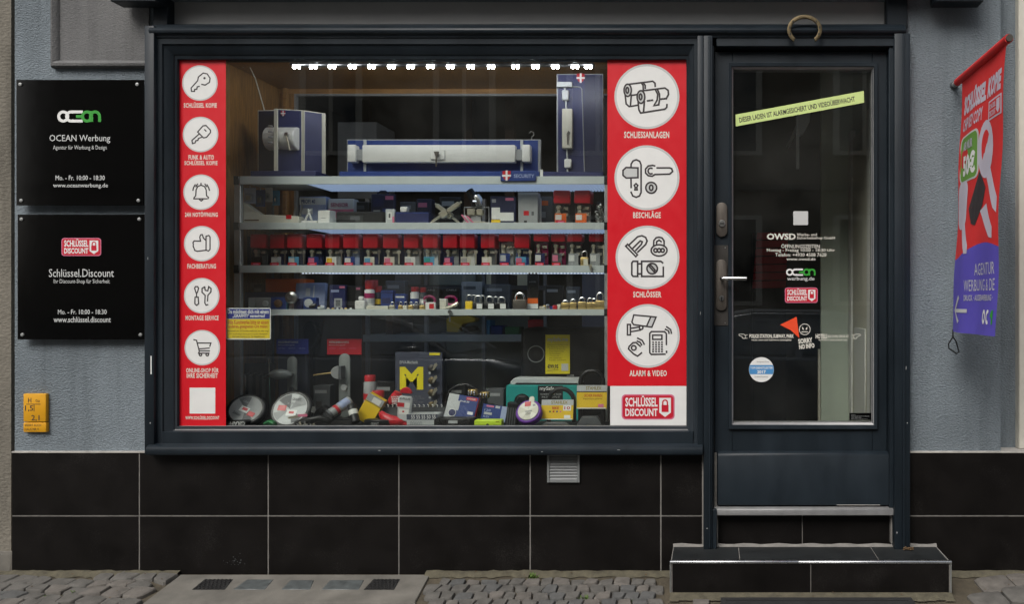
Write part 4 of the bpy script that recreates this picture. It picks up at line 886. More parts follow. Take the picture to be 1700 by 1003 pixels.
for t, a0, a1, b0, b1, bo in (('Schlüssel.Discount', 81, 189, 446.5, 460, .004), ('Ihr Discount-Shop für Sicherheit', 89, 182, 463.5, 472.5, .0), ('Mo. - Fr. 10:00 - 18:30', 96, 177, 514, 522, .012), ('www.schlüssel.discount', 89, 184, 526, 535.5, .012)): ptxt(t, a0, a1, b0, b1, y, 'print_grey', o, bo)
# hydrant plate
y = -.004
o = thing('hydrant_plate', 'small yellow hydrant marker plate low on the blue wall', 'sign', (X(57, y), y, Z(718, y)))
B().box(X(38.5, y), X(76, y), y, WY, Z(701, y), Z(654, y)).build('plate', 'hydrant_yellow', o, bevel=.003, seg=2)
B().box(X(38.5, y), X(76.5, y), y, WY, Z(718, y), Z(702.2, y)).build('lower_plate', 'hydrant_yellow', o, bevel=.003, seg=2)
y -= .0005
for t, a0, a1, b0, b1, bo in (('H', 46.5, 52, 661, 669, .01), ('Gas', 59, 66, 663.5, 668, .0), ('1,5', 41.5, 55, 673.5, 684, .01), ('2,1', 52, 65.5, 689.5, 700, .01), ('SPERRT AUCH', 41, 68, 704.5, 708.5, .0), ('HAUS NR 9', 41, 64, 711, 715.5, .0)): ptxt(t, a0, a1, b0, b1, y, 'print_dark', o, bo)
B().ribbon([(X(44, y), Z(671.5, y)), (X(67, y), Z(671.5, y))], .0028, y).ribbon([(X(56.5, y), Z(672.5, y)), (X(56.5, y), Z(683, y))], .0028, y).build('cross_lines', 'print_dark', o, flat=True)
# vent grille
o = thing('vent_grille', 'small grey louvred vent grille in the black plinth under the window sill', 'vent', (X(936), -.01, Z(802)))
vx0, vx1, vz0, vz1 = X(909), X(963), Z(801), Z(752)
for n_, a in enumerate(((vx0, vx0 + .011, vz0, vz1), (vx1 - .011, vx1, vz0, vz1), (vx0 + .0112, vx1 - .0112, vz0, vz0 + .013), (vx0 + .0112, vx1 - .0112, vz1 - .013, vz1))): B().box(a[0], a[1], -.012, -.0013, a[2], a[3]).build('frame_side', 'vent_grey', o, bevel=.0015)
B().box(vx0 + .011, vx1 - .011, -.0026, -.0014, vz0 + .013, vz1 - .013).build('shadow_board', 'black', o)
nsl = 8
for k in range(nsl):
    z = vz0 + .0145 + (vz1 - vz0 - .028) * k / nsl
    B().add([(vx0 + .0112, -.0105, z), (vx1 - .0112, -.0105, z), (vx1 - .0112, -.003, z + .0095), (vx0 + .0112, -.003, z + .0095), (vx0 + .0112, -.0095, z - .0012), (vx1 - .0112, -.0095, z - .0012), (vx1 - .0112, -.0028, z + .008), (vx0 + .0112, -.0028, z + .008)], [(0, 1, 2, 3), (4, 7, 6, 5), (0, 4, 5, 1), (1, 5, 6, 2), (2, 6, 7, 3), (3, 7, 4, 0)]).build('slat', 'vent_grey', o)
# horseshoe
hy = -.058
cx, cz = X(1335.5, hy), Z(50, hy); k = (DC + hy) / FPX
outer = arc(cx, cz, 29 * k, -52, 232, 28, 25 * k); inner = arc(cx, cz, 22.5 * k, -47, 227, 28, 18.8 * k)
o = B().prism(outer + inner[::-1], hy - .01, hy).build('horseshoe', 'brass_old', None, bevel=.002, seg=2)
tag(o, 'old brass horseshoe hanging open end down above the door', 'horseshoe')
for q in (-20, 10, 40, 140, 170, 200):
    p = (cx + 25 * k * math.cos(rad(q)), cz + 21 * k * math.sin(rad(q)))
    B().box(p[0] - .003, p[0] + .003, hy - .0112, hy - .0099, p[1] - .005, p[1] + .005).build('nail_hole', 'black', o)

# ------------------------------------------------ banner on its pole
def bn(u, v, off=0.):                                            # u 0 wall .. 1 street; v 0 top .. 1 bottom
    y = -.10 - .54 * u
    z = 2.232 - 1.122 * v - .012 * u * (1 - v)
    f = .006 * math.sin(u * 10.5 + .6 + v * 1.2) * (.35 + .8 * v) + .009 * math.sin(u * 4.2 + 1.4 + 2 * v) * v
    x = 1.108 - .048 * v + f + (.004 * math.sin(v * 14 + u * 3))
    return (x - off, y, z)
fl = thing('hanging_banner', 'red and purple cloth banner hanging from a pole at the right of the door', 'banner', (1.1, -.02, 1.1))
def grid(u0, u1, v0f, v1f, nu, nv, off, name, mk, parent):
    b = B(); vs_ = []; fs = []
    for i in range(nu + 1):
        u = u0 + (u1 - u0) * i / nu
        for j in range(nv + 1):
            a, c = v0f(u), v1f(u); vs_.append(bn(u, a + (c - a) * j / nv, off))
    for i in range(nu):
        for j in range(nv): fs.append((i * (nv + 1) + j, i * (nv + 1) + j + 1, (i + 1) * (nv + 1) + j + 1, (i + 1) * (nv + 1) + j))
    o_ = b.add(vs_, fs).build(name, mk, parent, flat=True); o_.data.shade_smooth(); return o_
edge = lambda u: .715 - .02 * u - .055 * math.sin(u * 3.1) * u
grid(0, 1, lambda u: 0, edge, 40, 40, 0, 'red_cloth', 'flag_red', fl)
grid(0, 1, edge, lambda u: 1, 40, 20, 0, 'purple_cloth', 'flag_blue', fl)
B().tube([(1.108, -.04, 2.243), (1.108, -.66, 2.232)], .017, 14).build('cloth_sleeve', 'flag_red', fl)
B().tube([(1.108, WY - .002, 2.243), (1.108, -.04, 2.243)], .0135, 12).build('pole', 'grey', fl)
B().tube([(1.108, -.655, 2.232), (1.108, -.668, 2.232)], .0135, 12).build('pole_end', 'bronze', fl)
B().lathe([(.019, 0), (.019, .006), (.015, .014)], 14, Matrix.Translation((1.108, WY, 2.243)) @ Ry).build('wall_bracket', 'grey_dark', fl)
def btxt(t, u0, u1, v0, v1, mk, bold=.03, off=.0015): txt(t, 0, 1, 0, 1, 0, mk, fl, bold, 1.05, fn=lambda u, w: bn(u0 + (u1 - u0) * u, v1 + (v0 - v1) * w, off))
def bpoly(pts, mk, name, off): 
    # outline in (u, v), cut in thin strips so that it follows the folds
    bm = bmesh.new(); vs_ = [bm.verts.new((p[0], p[1], 0)) for p in pts]; bm.faces.new(vs_)
    for k in range(1, 24):
        g_ = bm.verts[:] + bm.edges[:] + bm.faces[:]
        bmesh.ops.bisect_plane(bm, geom=g_, plane_co=(k / 24, 0, 0), plane_no=(1, 0, 0))
    bm.verts.index_update(); b = B().add([bn(v.co.x, v.co.y, off) for v in bm.verts], [tuple(v.index for v in f.verts) for f in bm.faces]); bm.free()
    return b.build(name, mk, fl, flat=True)
btxt('SCHLÜSSEL KOPIE', .07, .96, .06, .150, 'flag_grey', .06)
btxt('CHIP KEY COPY', .07, .58, .165, .215, 'flag_grey', .03)
def uvarc(cu, cv, ru, rv, a0=0, a1=360, n=20): return [(cu + ru * math.cos(rad(a0 + (a1 - a0) * i / n)), cv + rv * math.sin(rad(a0 + (a1 - a0) * i / n))) for i in range(n + (a1 - a0 < 360))]
bpoly([(.70, .165), (.98, .165), (.98, .235), (.70, .235)], 'flag_grey', 'logo_border', .0012)
bpoly([(.72, .171), (.96, .171), (.96, .229), (.72, .229)], 'flag_red', 'logo_field', .0018)
btxt('SCHLÜSSEL', .73, .87, .176, .197, 'flag_grey', .03, .0024); btxt('DISCOUNT', .73, .87, .203, .224, 'flag_grey', .03, .0024)
bpoly([(.885, .176), (.95, .176), (.95, .212), (.9175, .226), (.885, .212)], 'flag_grey', 'logo_shield', .0024)
def rr_uv(u0, u1, v0, v1, ru, rv): return uvarc(u1 - ru, v0 + rv, ru, rv, 270, 360, 5) + uvarc(u1 - ru, v1 - rv, ru, rv, 0, 90, 5) + uvarc(u0 + ru, v1 - rv, ru, rv, 90, 180, 5) + uvarc(u0 + ru, v0 + rv, ru, rv, 180, 270, 5)
bpoly(rr_uv(.04, .52, .235, .42, .07, .03), 'print_grey', 'price_border', .0012)
bpoly(rr_uv(.065, .495, .242, .413, .06, .026), 'flag_green', 'price_field', .0018)
btxt('AB NUR', .14, .40, .262, .297, 'flag_grey', .03, .0026); btxt('50€', .15, .46, .312, .397, 'print_white', .05, .0026)
bpoly(uvarc(.66, .33, .155, .105), 'flag_grey', 'key_bow', .0012); bpoly(uvarc(.66, .325, .085, .065), 'flag_red', 'key_eye', .0018)
bpoly([(.66, .42), (.76, .40), (.97, .52), (.97, .575), (.90, .555)], 'flag_grey', 'key_blade', .0014)
bpoly([(.36, .53), (.54, .40), (.68, .47), (.64, .53), (.52, .60), (.44, .59)], 'print_dark', 'key_head', .0020)
bpoly([(.42, .53), (.53, .44), (.58, .46), (.48, .55)], 'flag_red', 'key_slot', .0026)
bpoly(rr_uv(.02, .30, .41, .60, .10, .04), 'flag_grey', 'key_bow', .0012); bpoly(uvarc(.11, .475, .06, .028), 'flag_red', 'key_eye', .0018)
bpoly([(.16, .59), (.28, .58), (.40, .67), (.40, .70), (.33, .70)], 'flag_grey', 'key_blade', .0014)
bpoly([(.60, .55), (.74, .53), (.90, .62), (.90, .66), (.84, .655)], 'flag_grey', 'key_blade', .0014)
btxt('AGENTUR', .54, .94, .742, .785, 'print_grey', -.002); btxt('WERBUNG & DE', .36, .95, .800, .842, 'print_grey', -.002); btxt('DRUCK · AUSSENWERBUNG ·', .36, .93, .856, .878, 'print_grey', .01)
bpoly([(.06, .915), (.22, .855), (.25, .868), (.13, .909), (.42, .909), (.42, .923), (.13, .923), (.26, .955), (.22, .965)], 'print_grey', 'arrow', .0016)
b = B()
for k, (cu, a0, a1) in enumerate(((.77, 0, 360), (.86, 60, 300))):
    P = [bn(*p, .0018 + k * .0003) for p in uvarc(cu, .935, .035, .026, a0, a1, 14)]; Q = [bn(*p, .0018 + k * .0003) for p in uvarc(cu, .935, .017, .013, a0, a1, 14)]
    m = len(P); b.add(P + Q, [(i, (i + 1) % m, m + (i + 1) % m, m + i) for i in range(m if a1 == 360 else m - 1)])
b.build('logo_white_letters', 'print_white', fl, flat=True)
bpoly([(.90, .935), (.93, .91), (.95, .91), (.95, .96), (.93, .96), (.93, .935)], 'print_green', 'logo_green_letters', .0018)
lx, ly, lz = bn(0, 1)
lpz = thing('elastic_loop', 'black elastic cord loop dangling from the lower corner of the banner', 'cord', (lx, ly, lz - .1))
B().tube([(lx, ly - .004, lz + .01), (lx, ly, lz - .025), (lx - .02, ly - .004, lz - .055), (lx - .018, ly, lz - .075), (lx + .02, ly + .01, lz - .10), (lx + .03, ly + .008, lz - .092), (lx + .015, ly, lz - .045), (lx, ly, lz - .022)], .0035, 8).build('cord', 'black', lpz)
B().lathe([(.001, -.006), (.006, 0), (.001, .006)], 8, Matrix.Translation((lx, ly, lz - .02))).build('knot', 'black', lpz)
# ================================================================== goods in the window
def px2m(p, Y): return p * (DC + Y) / FPX
def carton(name, label, cat, a0, a1, top, zb, Y, d, mk, prints=(), rx=0, ry=0, rz=0, bev=.0025, group=None, h=None, part='body'):
    w = px2m(a1 - a0, Y); h = h or Z(top, Y) - zb
    o = thing(name, label, cat, group=group)
    B().box(-w / 2, w / 2, 0, d, 0, h).build(part, mk, o, bevel=bev)
    for k, p in enumerate(prints):
        u0, u1, v0, v1, m = p[:5]
        X0, X1, Z0, Z1 = -w / 2 + u0 * w, -w / 2 + u1 * w, v0 * h, v1 * h
        if len(p) > 5: txt(p[5], X0, X1, Z0, Z1, -.0012 - .0001 * k, m, o, p[6] if len(p) > 6 else .02)
        else: B().box(X0, X1, -.0004 - .00012 * k, -.00002 * (k + 1), Z0, Z1).build('print', m, o)
    place(o, (X((a0 + a1) / 2, Y), Y, zb), rx, ry, rz); return o
def wthing(name, label, cat, px, Y, zb, group=None): return thing(name, label, cat, (X(px, Y), Y, zb), group)
S1, S2, S3, S4 = shz[1], shz[2], shz[3], shz[4]
E_ = .0015

# ---- top of the unit: lock displays
Y = .36
o = wthing('cylinder_lock_display', 'folded blue display board carrying a white drum lock at left on the top shelf', 'display', 478, Y, S1)
B().box(X(420, Y - .03), X(528, Y - .03), Y - .055, Y + .16, S1, S1 + .03).build('base', 'navy', o, bevel=.003)
def board(pts, z0, z1, name, mk, parent, t=.012, edge='cream'):
    """standing board through two plan points (px, depth); light edges, blue face"""
    (p0, y0), (p1, y1) = pts; a = Vector((X(p0, y0), y0)); c = Vector((X(p1, y1), y1)); d = (c - a).normalized(); n = Vector((d.y, -d.x))
    if n.y > 0: n = -n
    def pr(q0, q1, f, bk, zz0, zz1, nm, m, par):
        A_, C_ = a + d * q0, c - d * q1
        P = [A_ + n * f, C_ + n * f, C_ + n * bk, A_ + n * bk]
        return B().add([(p.x, p.y, zz0) for p in P] + [(p.x, p.y, zz1) for p in P], [(3, 2, 1, 0), (4, 5, 6, 7), (0, 1, 5, 4), (1, 2, 6, 5), (2, 3, 7, 6), (3, 0, 4, 7)]).build(nm, m, par)
    bo = pr(0, 0, 0, -t, z0, z1, name, edge, parent)
    pr(.005, .005, .0012, .0001, z0 + .004, z1 - .005, name + '_face', mk, bo); return bo
zt = S1 + .031
board([(428, Y + .06), (458, Y + .05)], zt, Z(182, Y + .05), 'rear_board', 'navy_dark', o)
bf = board([(456, Y + .0), (502, Y + .03)], zt - .0, Z(180, Y), 'front_board', 'navy', o)
board([(504, Y + .035), (536, Y + .09)], zt, Z(184, Y + .05), 'side_board', 'navy', o)
board([(536.5, Y + .09), (527, Y + .15)], zt, Z(184, Y + .05), 'side_board', 'navy', o)
M = Matrix.Translation((X(467, Y), Y + .022, Z(229, Y))) @ Matrix.Rotation(rad(90), 4, 'Y') @ Matrix.Rotation(rad(0), 4, 'Z')
B().box(X(457, Y - .04), X(462.5, Y - .04), Y - .053, Y - .043, zt - .0005, Z(181, Y - .04)).build('board_edge', 'cream', o, bevel=.001)
B().lathe([(.054, -.078), (.058, -.074), (.058, .074), (.054, .078)], 28, M).build('lock_drum', 'white', o)
for k in range(4): B().box(X(456, Y) - .0, X(463, Y), Y - .062, Y - .0535, Z(212 + k * 9, Y) - .008, Z(212 + k * 9, Y)).build('locking_tooth', 'grey', o, bevel=.002)
ycyl(X(483, Y), Z(226, Y), Y - .033, Y - .047, .011, 14).build('lock_cylinder', 'steel', o)
B().tube([(X(484, Y), Y - .048, Z(228, Y)), (X(487, Y), Y - .05, Z(240, Y)), (X(489, Y), Y - .045, Z(252, Y))], .004, 6).build('key', 'nickel', o)
def shield(cx, cy, r, y, parent):
    q = [(-.8, .9), (-.8, -.1), (-.45, -.7), (0, -1), (.45, -.7), (.8, -.1), (.8, .9), (0, 1)]
    R_ = px2m(r, y)
    s_ = B().add([(X(cx, y) + a * R_, y, Z(cy, y) + c * R_) for a, c in q], [tuple(range(8))]).build('shield', 'red', parent, flat=True)
    B().ribbon([(X(cx, y), Z(cy, y) - R_ * .9), (X(cx, y), Z(cy, y) + R_ * .9)], R_ * .38, y - .0005).ribbon([(X(cx, y) - R_ * .75, Z(cy, y)), (X(cx, y) + R_ * .75, Z(cy, y))], R_ * .38, y - .0008).build('shield_cross', 'print_white', s_, flat=True)
shield(470, 188, 4.5, Y - .0015, o)

Y = .35
o = wthing('bar_lock_display', 'wide blue board with a long white door bar lock on the top shelf', 'display', 732, Y, S1)
B().box(X(566, Y), X(897, Y), Y - .02, Y + .1, S1, S1 + .031).build('base', 'royal', o, bevel=.003)
bz = S1 + .0312
B().box(X(571, Y), X(895.5, Y), Y + .03, Y + .045, bz, Z(229, Y)).build('board', 'grey', o, bevel=.0015)
B().box(X(573, Y), X(891, Y), Y + .0285, Y + .0299, bz + .002, Z(231, Y)).build('board_face', 'royal', o)
for a in (600, 862): B().box(X(a, Y), X(a + 4.5, Y), Y + .022, Y + .0284, bz, Z(230, Y)).build('edge_strip', 'grey_light', o, bevel=.001)
bar = B().box(X(604, Y), X(856.5, Y), Y - .02, Y + .022, Z(270.5, Y), Z(241.5, Y)).build('lock_bar', 'white', o, bevel=.005, seg=2)
for a in (579.5, 868): B().box(X(a, Y), X(a + 13.5, Y), Y - .02, Y + .0275, Z(269.5, Y), Z(241, Y)).build('end_block', 'white', o, bevel=.005, seg=2)
for a in (593, 856.6): B().box(X(a, Y), X(a + 11, Y), Y - .006, Y + .0275, Z(266, Y), Z(248, Y)).build('sliding_bolt', 'grey', o, bevel=.001)
B().box(X(718, Y), X(741, Y), Y - .030, Y - .0195, Z(266, Y), Z(249.5, Y)).build('lock_housing', 'white', bar, bevel=.002)
ycyl(X(729.5, Y), Z(258, Y), Y - .03, Y - .04, .012, 14).build('lock_cylinder', 'steel', bar)
B().prism([(X(p, Y), Z(q, Y)) for p, q in ((725, 254), (734, 254), (733, 259), (730.5, 262), (730, 279), (728, 279), (728, 262))], Y - .044, Y - .041).build('key', 'bronze', bar)
B().tube([(X(880, Y), Y + .035, Z(231, Y)), (X(880, Y), Y + .035, Z(225, Y)), (X(883.5, Y), Y + .035, Z(221.5, Y)), (X(883, Y), Y + .035, Z(217, Y)), (X(879, Y), Y + .035, Z(215.5, Y)), (X(876, Y), Y + .035, Z(218.5, Y))], .004, 6).build('hook', 'steel', o)
Yl = .29
o = wthing('shield_label', 'small blue brand label with red and white shield hung on the top shelf edge', 'label', 860, Yl, Z(301, Yl))
B().box(X(831, Yl), X(890, Yl), Yl - .004, Yl + .0045, Z(301, Yl), Z(284, Yl)).build('plate', 'royal', o, bevel=.003)
shield(841, 291.5, 8.5, Yl - .005, o); ptxt('SECURITY', 853, 887, 289, 295, Yl - .005, 'paleblue', o, .02)
Y = .36
o = wthing('vertical_lock_display', 'tall blue board with a white vertical rod lock at the right of the top shelf', 'display', 950, Y, S1)
B().box(X(902, Y), X(1003, Y), Y - .03, Y + .12, S1, S1 + .03).build('base', 'navy', o, bevel=.003)
B().box(X(899, Y), X(903.5, Y), Y - .032, Y - .0302, S1, S1 + .04).build('base_edge', 'white', o)
B().box(X(922, Y), X(1000, Y), Y + .03, Y + .045, S1 + .0302, Z(119, Y)).build('board', 'grey', o, bevel=.001)
B().box(X(924.5, Y), X(999, Y), Y + .0285, Y + .0299, S1 + .031, Z(121, Y)).build('board_face', 'navy', o)
y_ = Y + .028
B().box(X(933, Y), X(950, Y), y_ - .03, y_, Z(246, Y), Z(180, Y)).build('lock_case', 'cream', o, bevel=.003)
B().tube([(X(936.5, Y), y_ - .008, Z(140, Y)), (X(939, Y), y_ - .008, Z(180, Y))], .0045, 8).build('rod', 'grey_light', o)
B().tube([(X(940, Y), y_ - .008, Z(246, Y)), (X(941, Y), y_ - .008, Z(284, Y))], .0045, 8).build('rod', 'grey_light', o)
B().box(X(923.5, Y), X(949, Y), y_ - .02, y_, Z(143, Y), Z(134.5, Y)).build('top_keeper', 'grey_light', o, bevel=.002)
B().box(X(932, Y), X(943.5, Y), y_ - .02, y_, Z(165, Y), Z(148, Y)).build('rod_guide', 'grey_light', o, bevel=.004)
B().box(X(936, Y), X(948, Y), y_ - .02, y_, Z(278, Y), Z(263, Y)).build('rod_guide', 'white', o, bevel=.004)
B().tube([(X(949, Y), y_ - .003, Z(141, Y)), (X(962, Y), y_ - .003, Z(142, Y)), (X(965, Y), y_ - .003, Z(146, Y)), (X(969, Y), y_ - .003, Z(284, Y))], .003, 6).build('linkage_rod', 'grey', o)
B().box(X(969, Y), X(998, Y), y_ - .001, y_, S1 + .032, Z(122, Y)).build('dark_field', 'navy_dark', o)  # right part of the board face in a darker navy
shield(964, 129, 8, y_ - .002, o)
B().prism([(X(p, Y), Z(q, Y)) for p, q in ((941, 222), (944, 217), (947, 220), (945, 226), (944, 240), (942, 240))], y_ - .034, y_ - .031).build('key', 'bronze', o)
B().box(X(1001, .5), X(1012, .5), .5, .52, S1, Z(160, .5)).build('x', 'grey', o).name = 'side_post'

# ---- first lit shelf
Y = .335
for i, (a0, a1, t, b_, mk, lb) in enumerate([(405, 424, 312, 338, 'paleblue', 'leftmost pale blue blister pack hanging under the top shelf'), (424, 440, 315, 343, 'royal', 'royal blue blister pack hanging beside the leftmost pale one'), (440, 452, 311, 335, 'white', 'white blister pack hanging under the top shelf'), (452, 464, 316, 341, 'skyblue', 'sky blue blister pack hanging at the end of the left cluster')]):
    yy = Y + .05 + .02 * i
    o = wthing('hanging_blister', lb, 'package', (a0 + a1) / 2, yy, Z(b_, yy), 'hanging blister packs')
    B().box(X(a0, yy), X(a1, yy), yy + .002, yy + .004, Z(b_, yy), Z(t, yy)).build('card', mk, o)
    B().box(X(a0 + 3, yy), X(a1 - 3, yy), yy - .02, yy + .0015, Z(b_ - 3, yy), Z(t + 10, yy)).build('bubble', 'clear_plastic', o, bevel=.004)
    B().box(X(a0 + 5, yy), X(a1 - 5, yy), yy - .015, yy - .004, Z(b_ - 6, yy), Z(t + 13, yy)).build('fitting', ['steel', 'bronze', 'grey_dark', 'nickel'][i], o, bevel=.003)
    B().tube([(X((a0 + a1) / 2, yy), yy + .003, Z(t, yy) - .003), (X((a0 + a1) / 2, yy), yy + .003, S1 - .034)], .002, 6).build('hanger', 'steel', o)
o = wthing('white_wedge_tray', 'white wedge shaped plastic tray at the left end of the first lit shelf', 'tray', 445, Y, S2)
B().prism([(X(404, Y), S2), (X(404, Y), Z(336, Y)), (X(432, Y), Z(356, Y)), (X(496, Y), Z(359, Y)), (X(496, Y), S2)], Y, Y + .05).build('tray', 'cream', o, bevel=.002)
B().box(X(406, Y), X(430, Y), Y - .002, Y - .0002, Z(366.5, Y), Z(364.5, Y)).build('groove', 'brown', o)
B().box(X(475, Y), X(484, Y), Y - .0015, Y - .0003, Z(363.5, Y), Z(357, Y)).build('red_tag', 'red', o)
o = wthing('door_bolt', 'grey steel lever handles standing on the first lit shelf beside the white tray', 'handle', 482, Y + .06, S2)
for a in (476, 486): B().tube([(X(a, Y), Y + .07, S2), (X(a + 1, Y), Y + .068, Z(350, Y)), (X(a + 5, Y), Y + .064, Z(340, Y)), (X(a + 4, Y), Y + .06, Z(334, Y))], [.006, .006, .005, .003], 8).build('lever', 'steel', o)
B().box(X(472, Y), X(496, Y), Y + .055, Y + .085, S2, S2 + .012).build('foot_plate', 'steel', o)
carton('pale_box', 'pale blue and white flat box standing behind on the first lit shelf', 'box', 497, 541, 326, S2, Y + .12, .05, 'paleblue', [(0, 1, .72, .95, 'white'), (.1, .5, .4, .6, 'white'), (.08, .6, .76, .9, 'royal', 'PROFI 40')])
carton('pink_box', 'white and pink box behind the small white switch box on the first lit shelf', 'box', 545, 587, 330, S2, Y + .13, .06, 'white', [(0, 1, .3, .62, 'pink'), (.1, .8, .7, .85, 'magenta', 'SENSOR')])
o = carton('white_switch_box', 'small white switch box on the first lit shelf', 'box', 526, 548, 349, S2, Y + .01, .05, 'white', [(.3, .7, .4, .45, 'grey')], rz=-12)
o = wthing('white_guide_rail', 'short white rail with two upright prongs left of the small white switch box', 'rail', 508, Y + .02, S2)
B().box(X(492, Y), X(523, Y), Y + .02, Y + .05, S2, S2 + .018).build('rail', 'white', o, bevel=.002)
for a, r_ in ((500, .03), (512, -.02)): B().tube([(X(a, Y), Y + .035, S2 + .016), (X(a, Y) + r_, Y + .035, Z(346, Y))], .005, 6).build('prong', 'white', o)
o = carton('black_tool_case', 'low black case lying in the middle of the first lit shelf', 'case', 557, 638, 351, S2, Y + .05, .14, 'black_matt', [(.3, .5, .35, .65, 'grey_dark')], bev=.008)
o = carton('hooked_navy_pack', 'navy hanging pack with a hook tab on the first lit shelf', 'package', 616, 654, 322, S2, Y + .11, .03, 'navy_dark', [(.62, .98, .82, .94, 'pink'), (.1, .55, .6, .85, 'navy'), (.1, .4, .25, .5, 'grey'), (.5, .9, .4, .55, 'royal')])
B().tube([(-.03, .015, .15), (-.03, .015, .172), (-.015, .015, .18), (.01, .015, .18), (.022, .015, .172), (.022, .015, .15)], .005, 6).build('hang_tab', 'navy_dark', o)
carton('small_grey_tag_pack', 'little grey pack with a pink strip between the black case and the blue box', 'package', 640, 655, 347, S2, Y + .015, .02, 'grey_light', [(.2, .7, .3, .8, 'white'), (.75, .98, .05, .5, 'pink'), (.35, .55, .4, .7, 'grey_dark')])
carton('blue_flat_box', 'plain navy blue box on the middle of the first lit shelf', 'box', 656, 712, 352, S2, Y + .005, .06, 'navy', [(.02, .98, .9, .97, 'royal')])
o = carton('white_sensor', 'small white sensor block on top of the plain navy box', 'sensor', 664, 676, 343, S2 + (Z(352, Y + .005) - S2), Y + .015, .03, 'white', bev=.004)
o = wthing('crossed_cylinders', 'two long brass lock cylinders leaning crossed in an X on the first lit shelf', 'lock cylinder', 742, Y, S2)
def euro_cyl(p0, p1, y, parent, name='cylinder'):
    a = Vector((X(p0[0], y), 0, Z(p0[1], y))); c = Vector((X(p1[0], y), 0, Z(p1[1], y))); d = c - a; L = d.length; ang = math.atan2(d.z, d.x)
    M = Matrix.Translation((a.x, y, a.z)) @ Matrix.Rotation(-ang, 4, 'Y')
    b = B().box(0, L * .3, -.006, .006, -.006, .006, M).box(L * .3, L * .52, -.014, .014, -.016, .016, M).box(L * .55, L * .92, -.012, .012, -.011, .011, M).box(L * .5, L * 1., -.004, .004, -.005, .005, M)
    return b.build(name, 'nickel', parent, bevel=.003)
euro_cyl((716, 369), (767, 335), Y + .02, o); euro_cyl((762, 369.5), (722, 338), Y + .055, o)
o = wthing('cylinder_stand', 'wire frame stand with a nickel double cylinder on the first lit shelf', 'stand', 788, Y, S2)
B().tube([(X(768, Y), Y + .03, S2 + .004), (X(768, Y), Y + .03, Z(343, Y)), (X(809, Y), Y + .03, Z(343, Y)), (X(809, Y), Y + .03, S2 + .004)], .0035, 6).build('frame', 'grey', o)
for a0, a1 in ((775, 788), (790.5, 801)): B().box(X(a0, Y), X(a1, Y), Y, Y + .035, Z(357, Y), Z(346.5, Y)).build('cylinder_half', 'nickel', o, bevel=.004)
B().box(X(788, Y), X(790.5, Y), Y + .012, Y + .024, Z(355, Y), Z(349, Y)).build('cam', 'bronze_dark', o)
B().box(X(768, Y), X(805, Y), Y, Y + .05, S2, S2 + .012).build('foot', 'nickel', o, bevel=.003)
B().box(X(780, Y), X(797, Y), Y + .014, Y + .02, S2 + .0122, Z(357, Y)).build('stem', 'grey', o)
o = wthing('striped_card', 'red and white striped card leaning against the cylinder stand', 'card', 773, Y - .005, S2)
for k in range(3): B().prism([(X(766 + k * 4, Y), Z(357 + k * .8, Y)), (X(770 + k * 4, Y), Z(357 + k * .8, Y)), (X(783 + k * 3, Y), S2), (X(778 + k * 3, Y), S2)], Y - .012, Y - .01).build('stripe', ['pink', 'white', 'pink'][k], o)
o = wthing('flashlight', 'black and chrome flashlight with bright reflector standing on the cylinder stand', 'flashlight', 787, Y, Z(343, Y))
yy = Y + .03
B().tube([(X(779, yy), yy, Z(316, yy)), (X(783, yy), yy, Z(322, yy)), (X(785, yy), yy, Z(337, yy)), (X(786, yy), yy, Z(342.5, yy))], [.020, .022, .012, .010], 12).build('grip', 'black', o)
B().tube([(X(791, yy), yy - .005, Z(325, yy)), (X(794, yy), yy - .005, Z(331, yy)), (X(796, yy), yy - .005, Z(341.5, yy))], [.017, .022, .018], 12).build('reflector', 'steel_bright', o)
B().lathe([(.0001, -.004), (.007, -.002), (.008, .002), (.0001, .005)], 10, Matrix.Translation((X(790, yy), yy - .028, Z(335, yy)))).build('bulb', 'led_dot', o)
carton('navy_blister_card', 'navy blister card with white panels and a yellow oval on the first lit shelf', 'package', 814, 856, 326, S2, Y + .03, .02, 'navy_dark', [(.05, .38, .18, .6, 'white'), (.38, .92, .12, .42, 'white'), (.60, .92, .85, .95, 'pink'), (.06, .22, .78, .9, 'grey'), (.04, .40, .01, .16, 'yellow')])
o = carton('grey_key_safe', 'upright grey key box with a red label on the first lit shelf', 'box', 860, 893, 319, S2, Y + .04, .06, 'grey', [(.28, .55, .28, .42, 'red'), (.68, .8, .28, .4, 'grey_dark'), (.3, .45, .0, .12, 'black'), (0, 1, .92, 1, 'grey_light')])
carton('grey_pouch', 'grey pouch pressed against the upright key box', 'package', 889, 898, 325, S2, Y + .08, .02, 'grey_light', h=.14)
o = wthing('loose_keys', 'small heap of loose metal keys on the first lit shelf before the red-capped jars', 'keys', 906, Y, S2)
for k in range(5): B().box(-.012, .012, -.004, .004, 0, .004, Matrix.Translation((X(899 + k * 4, Y), Y + .01 * k, S2 + .002 * k)) @ Matrix.Rotation(k * .8, 4, 'Z')).build('key', 'steel', o, bevel=.001)

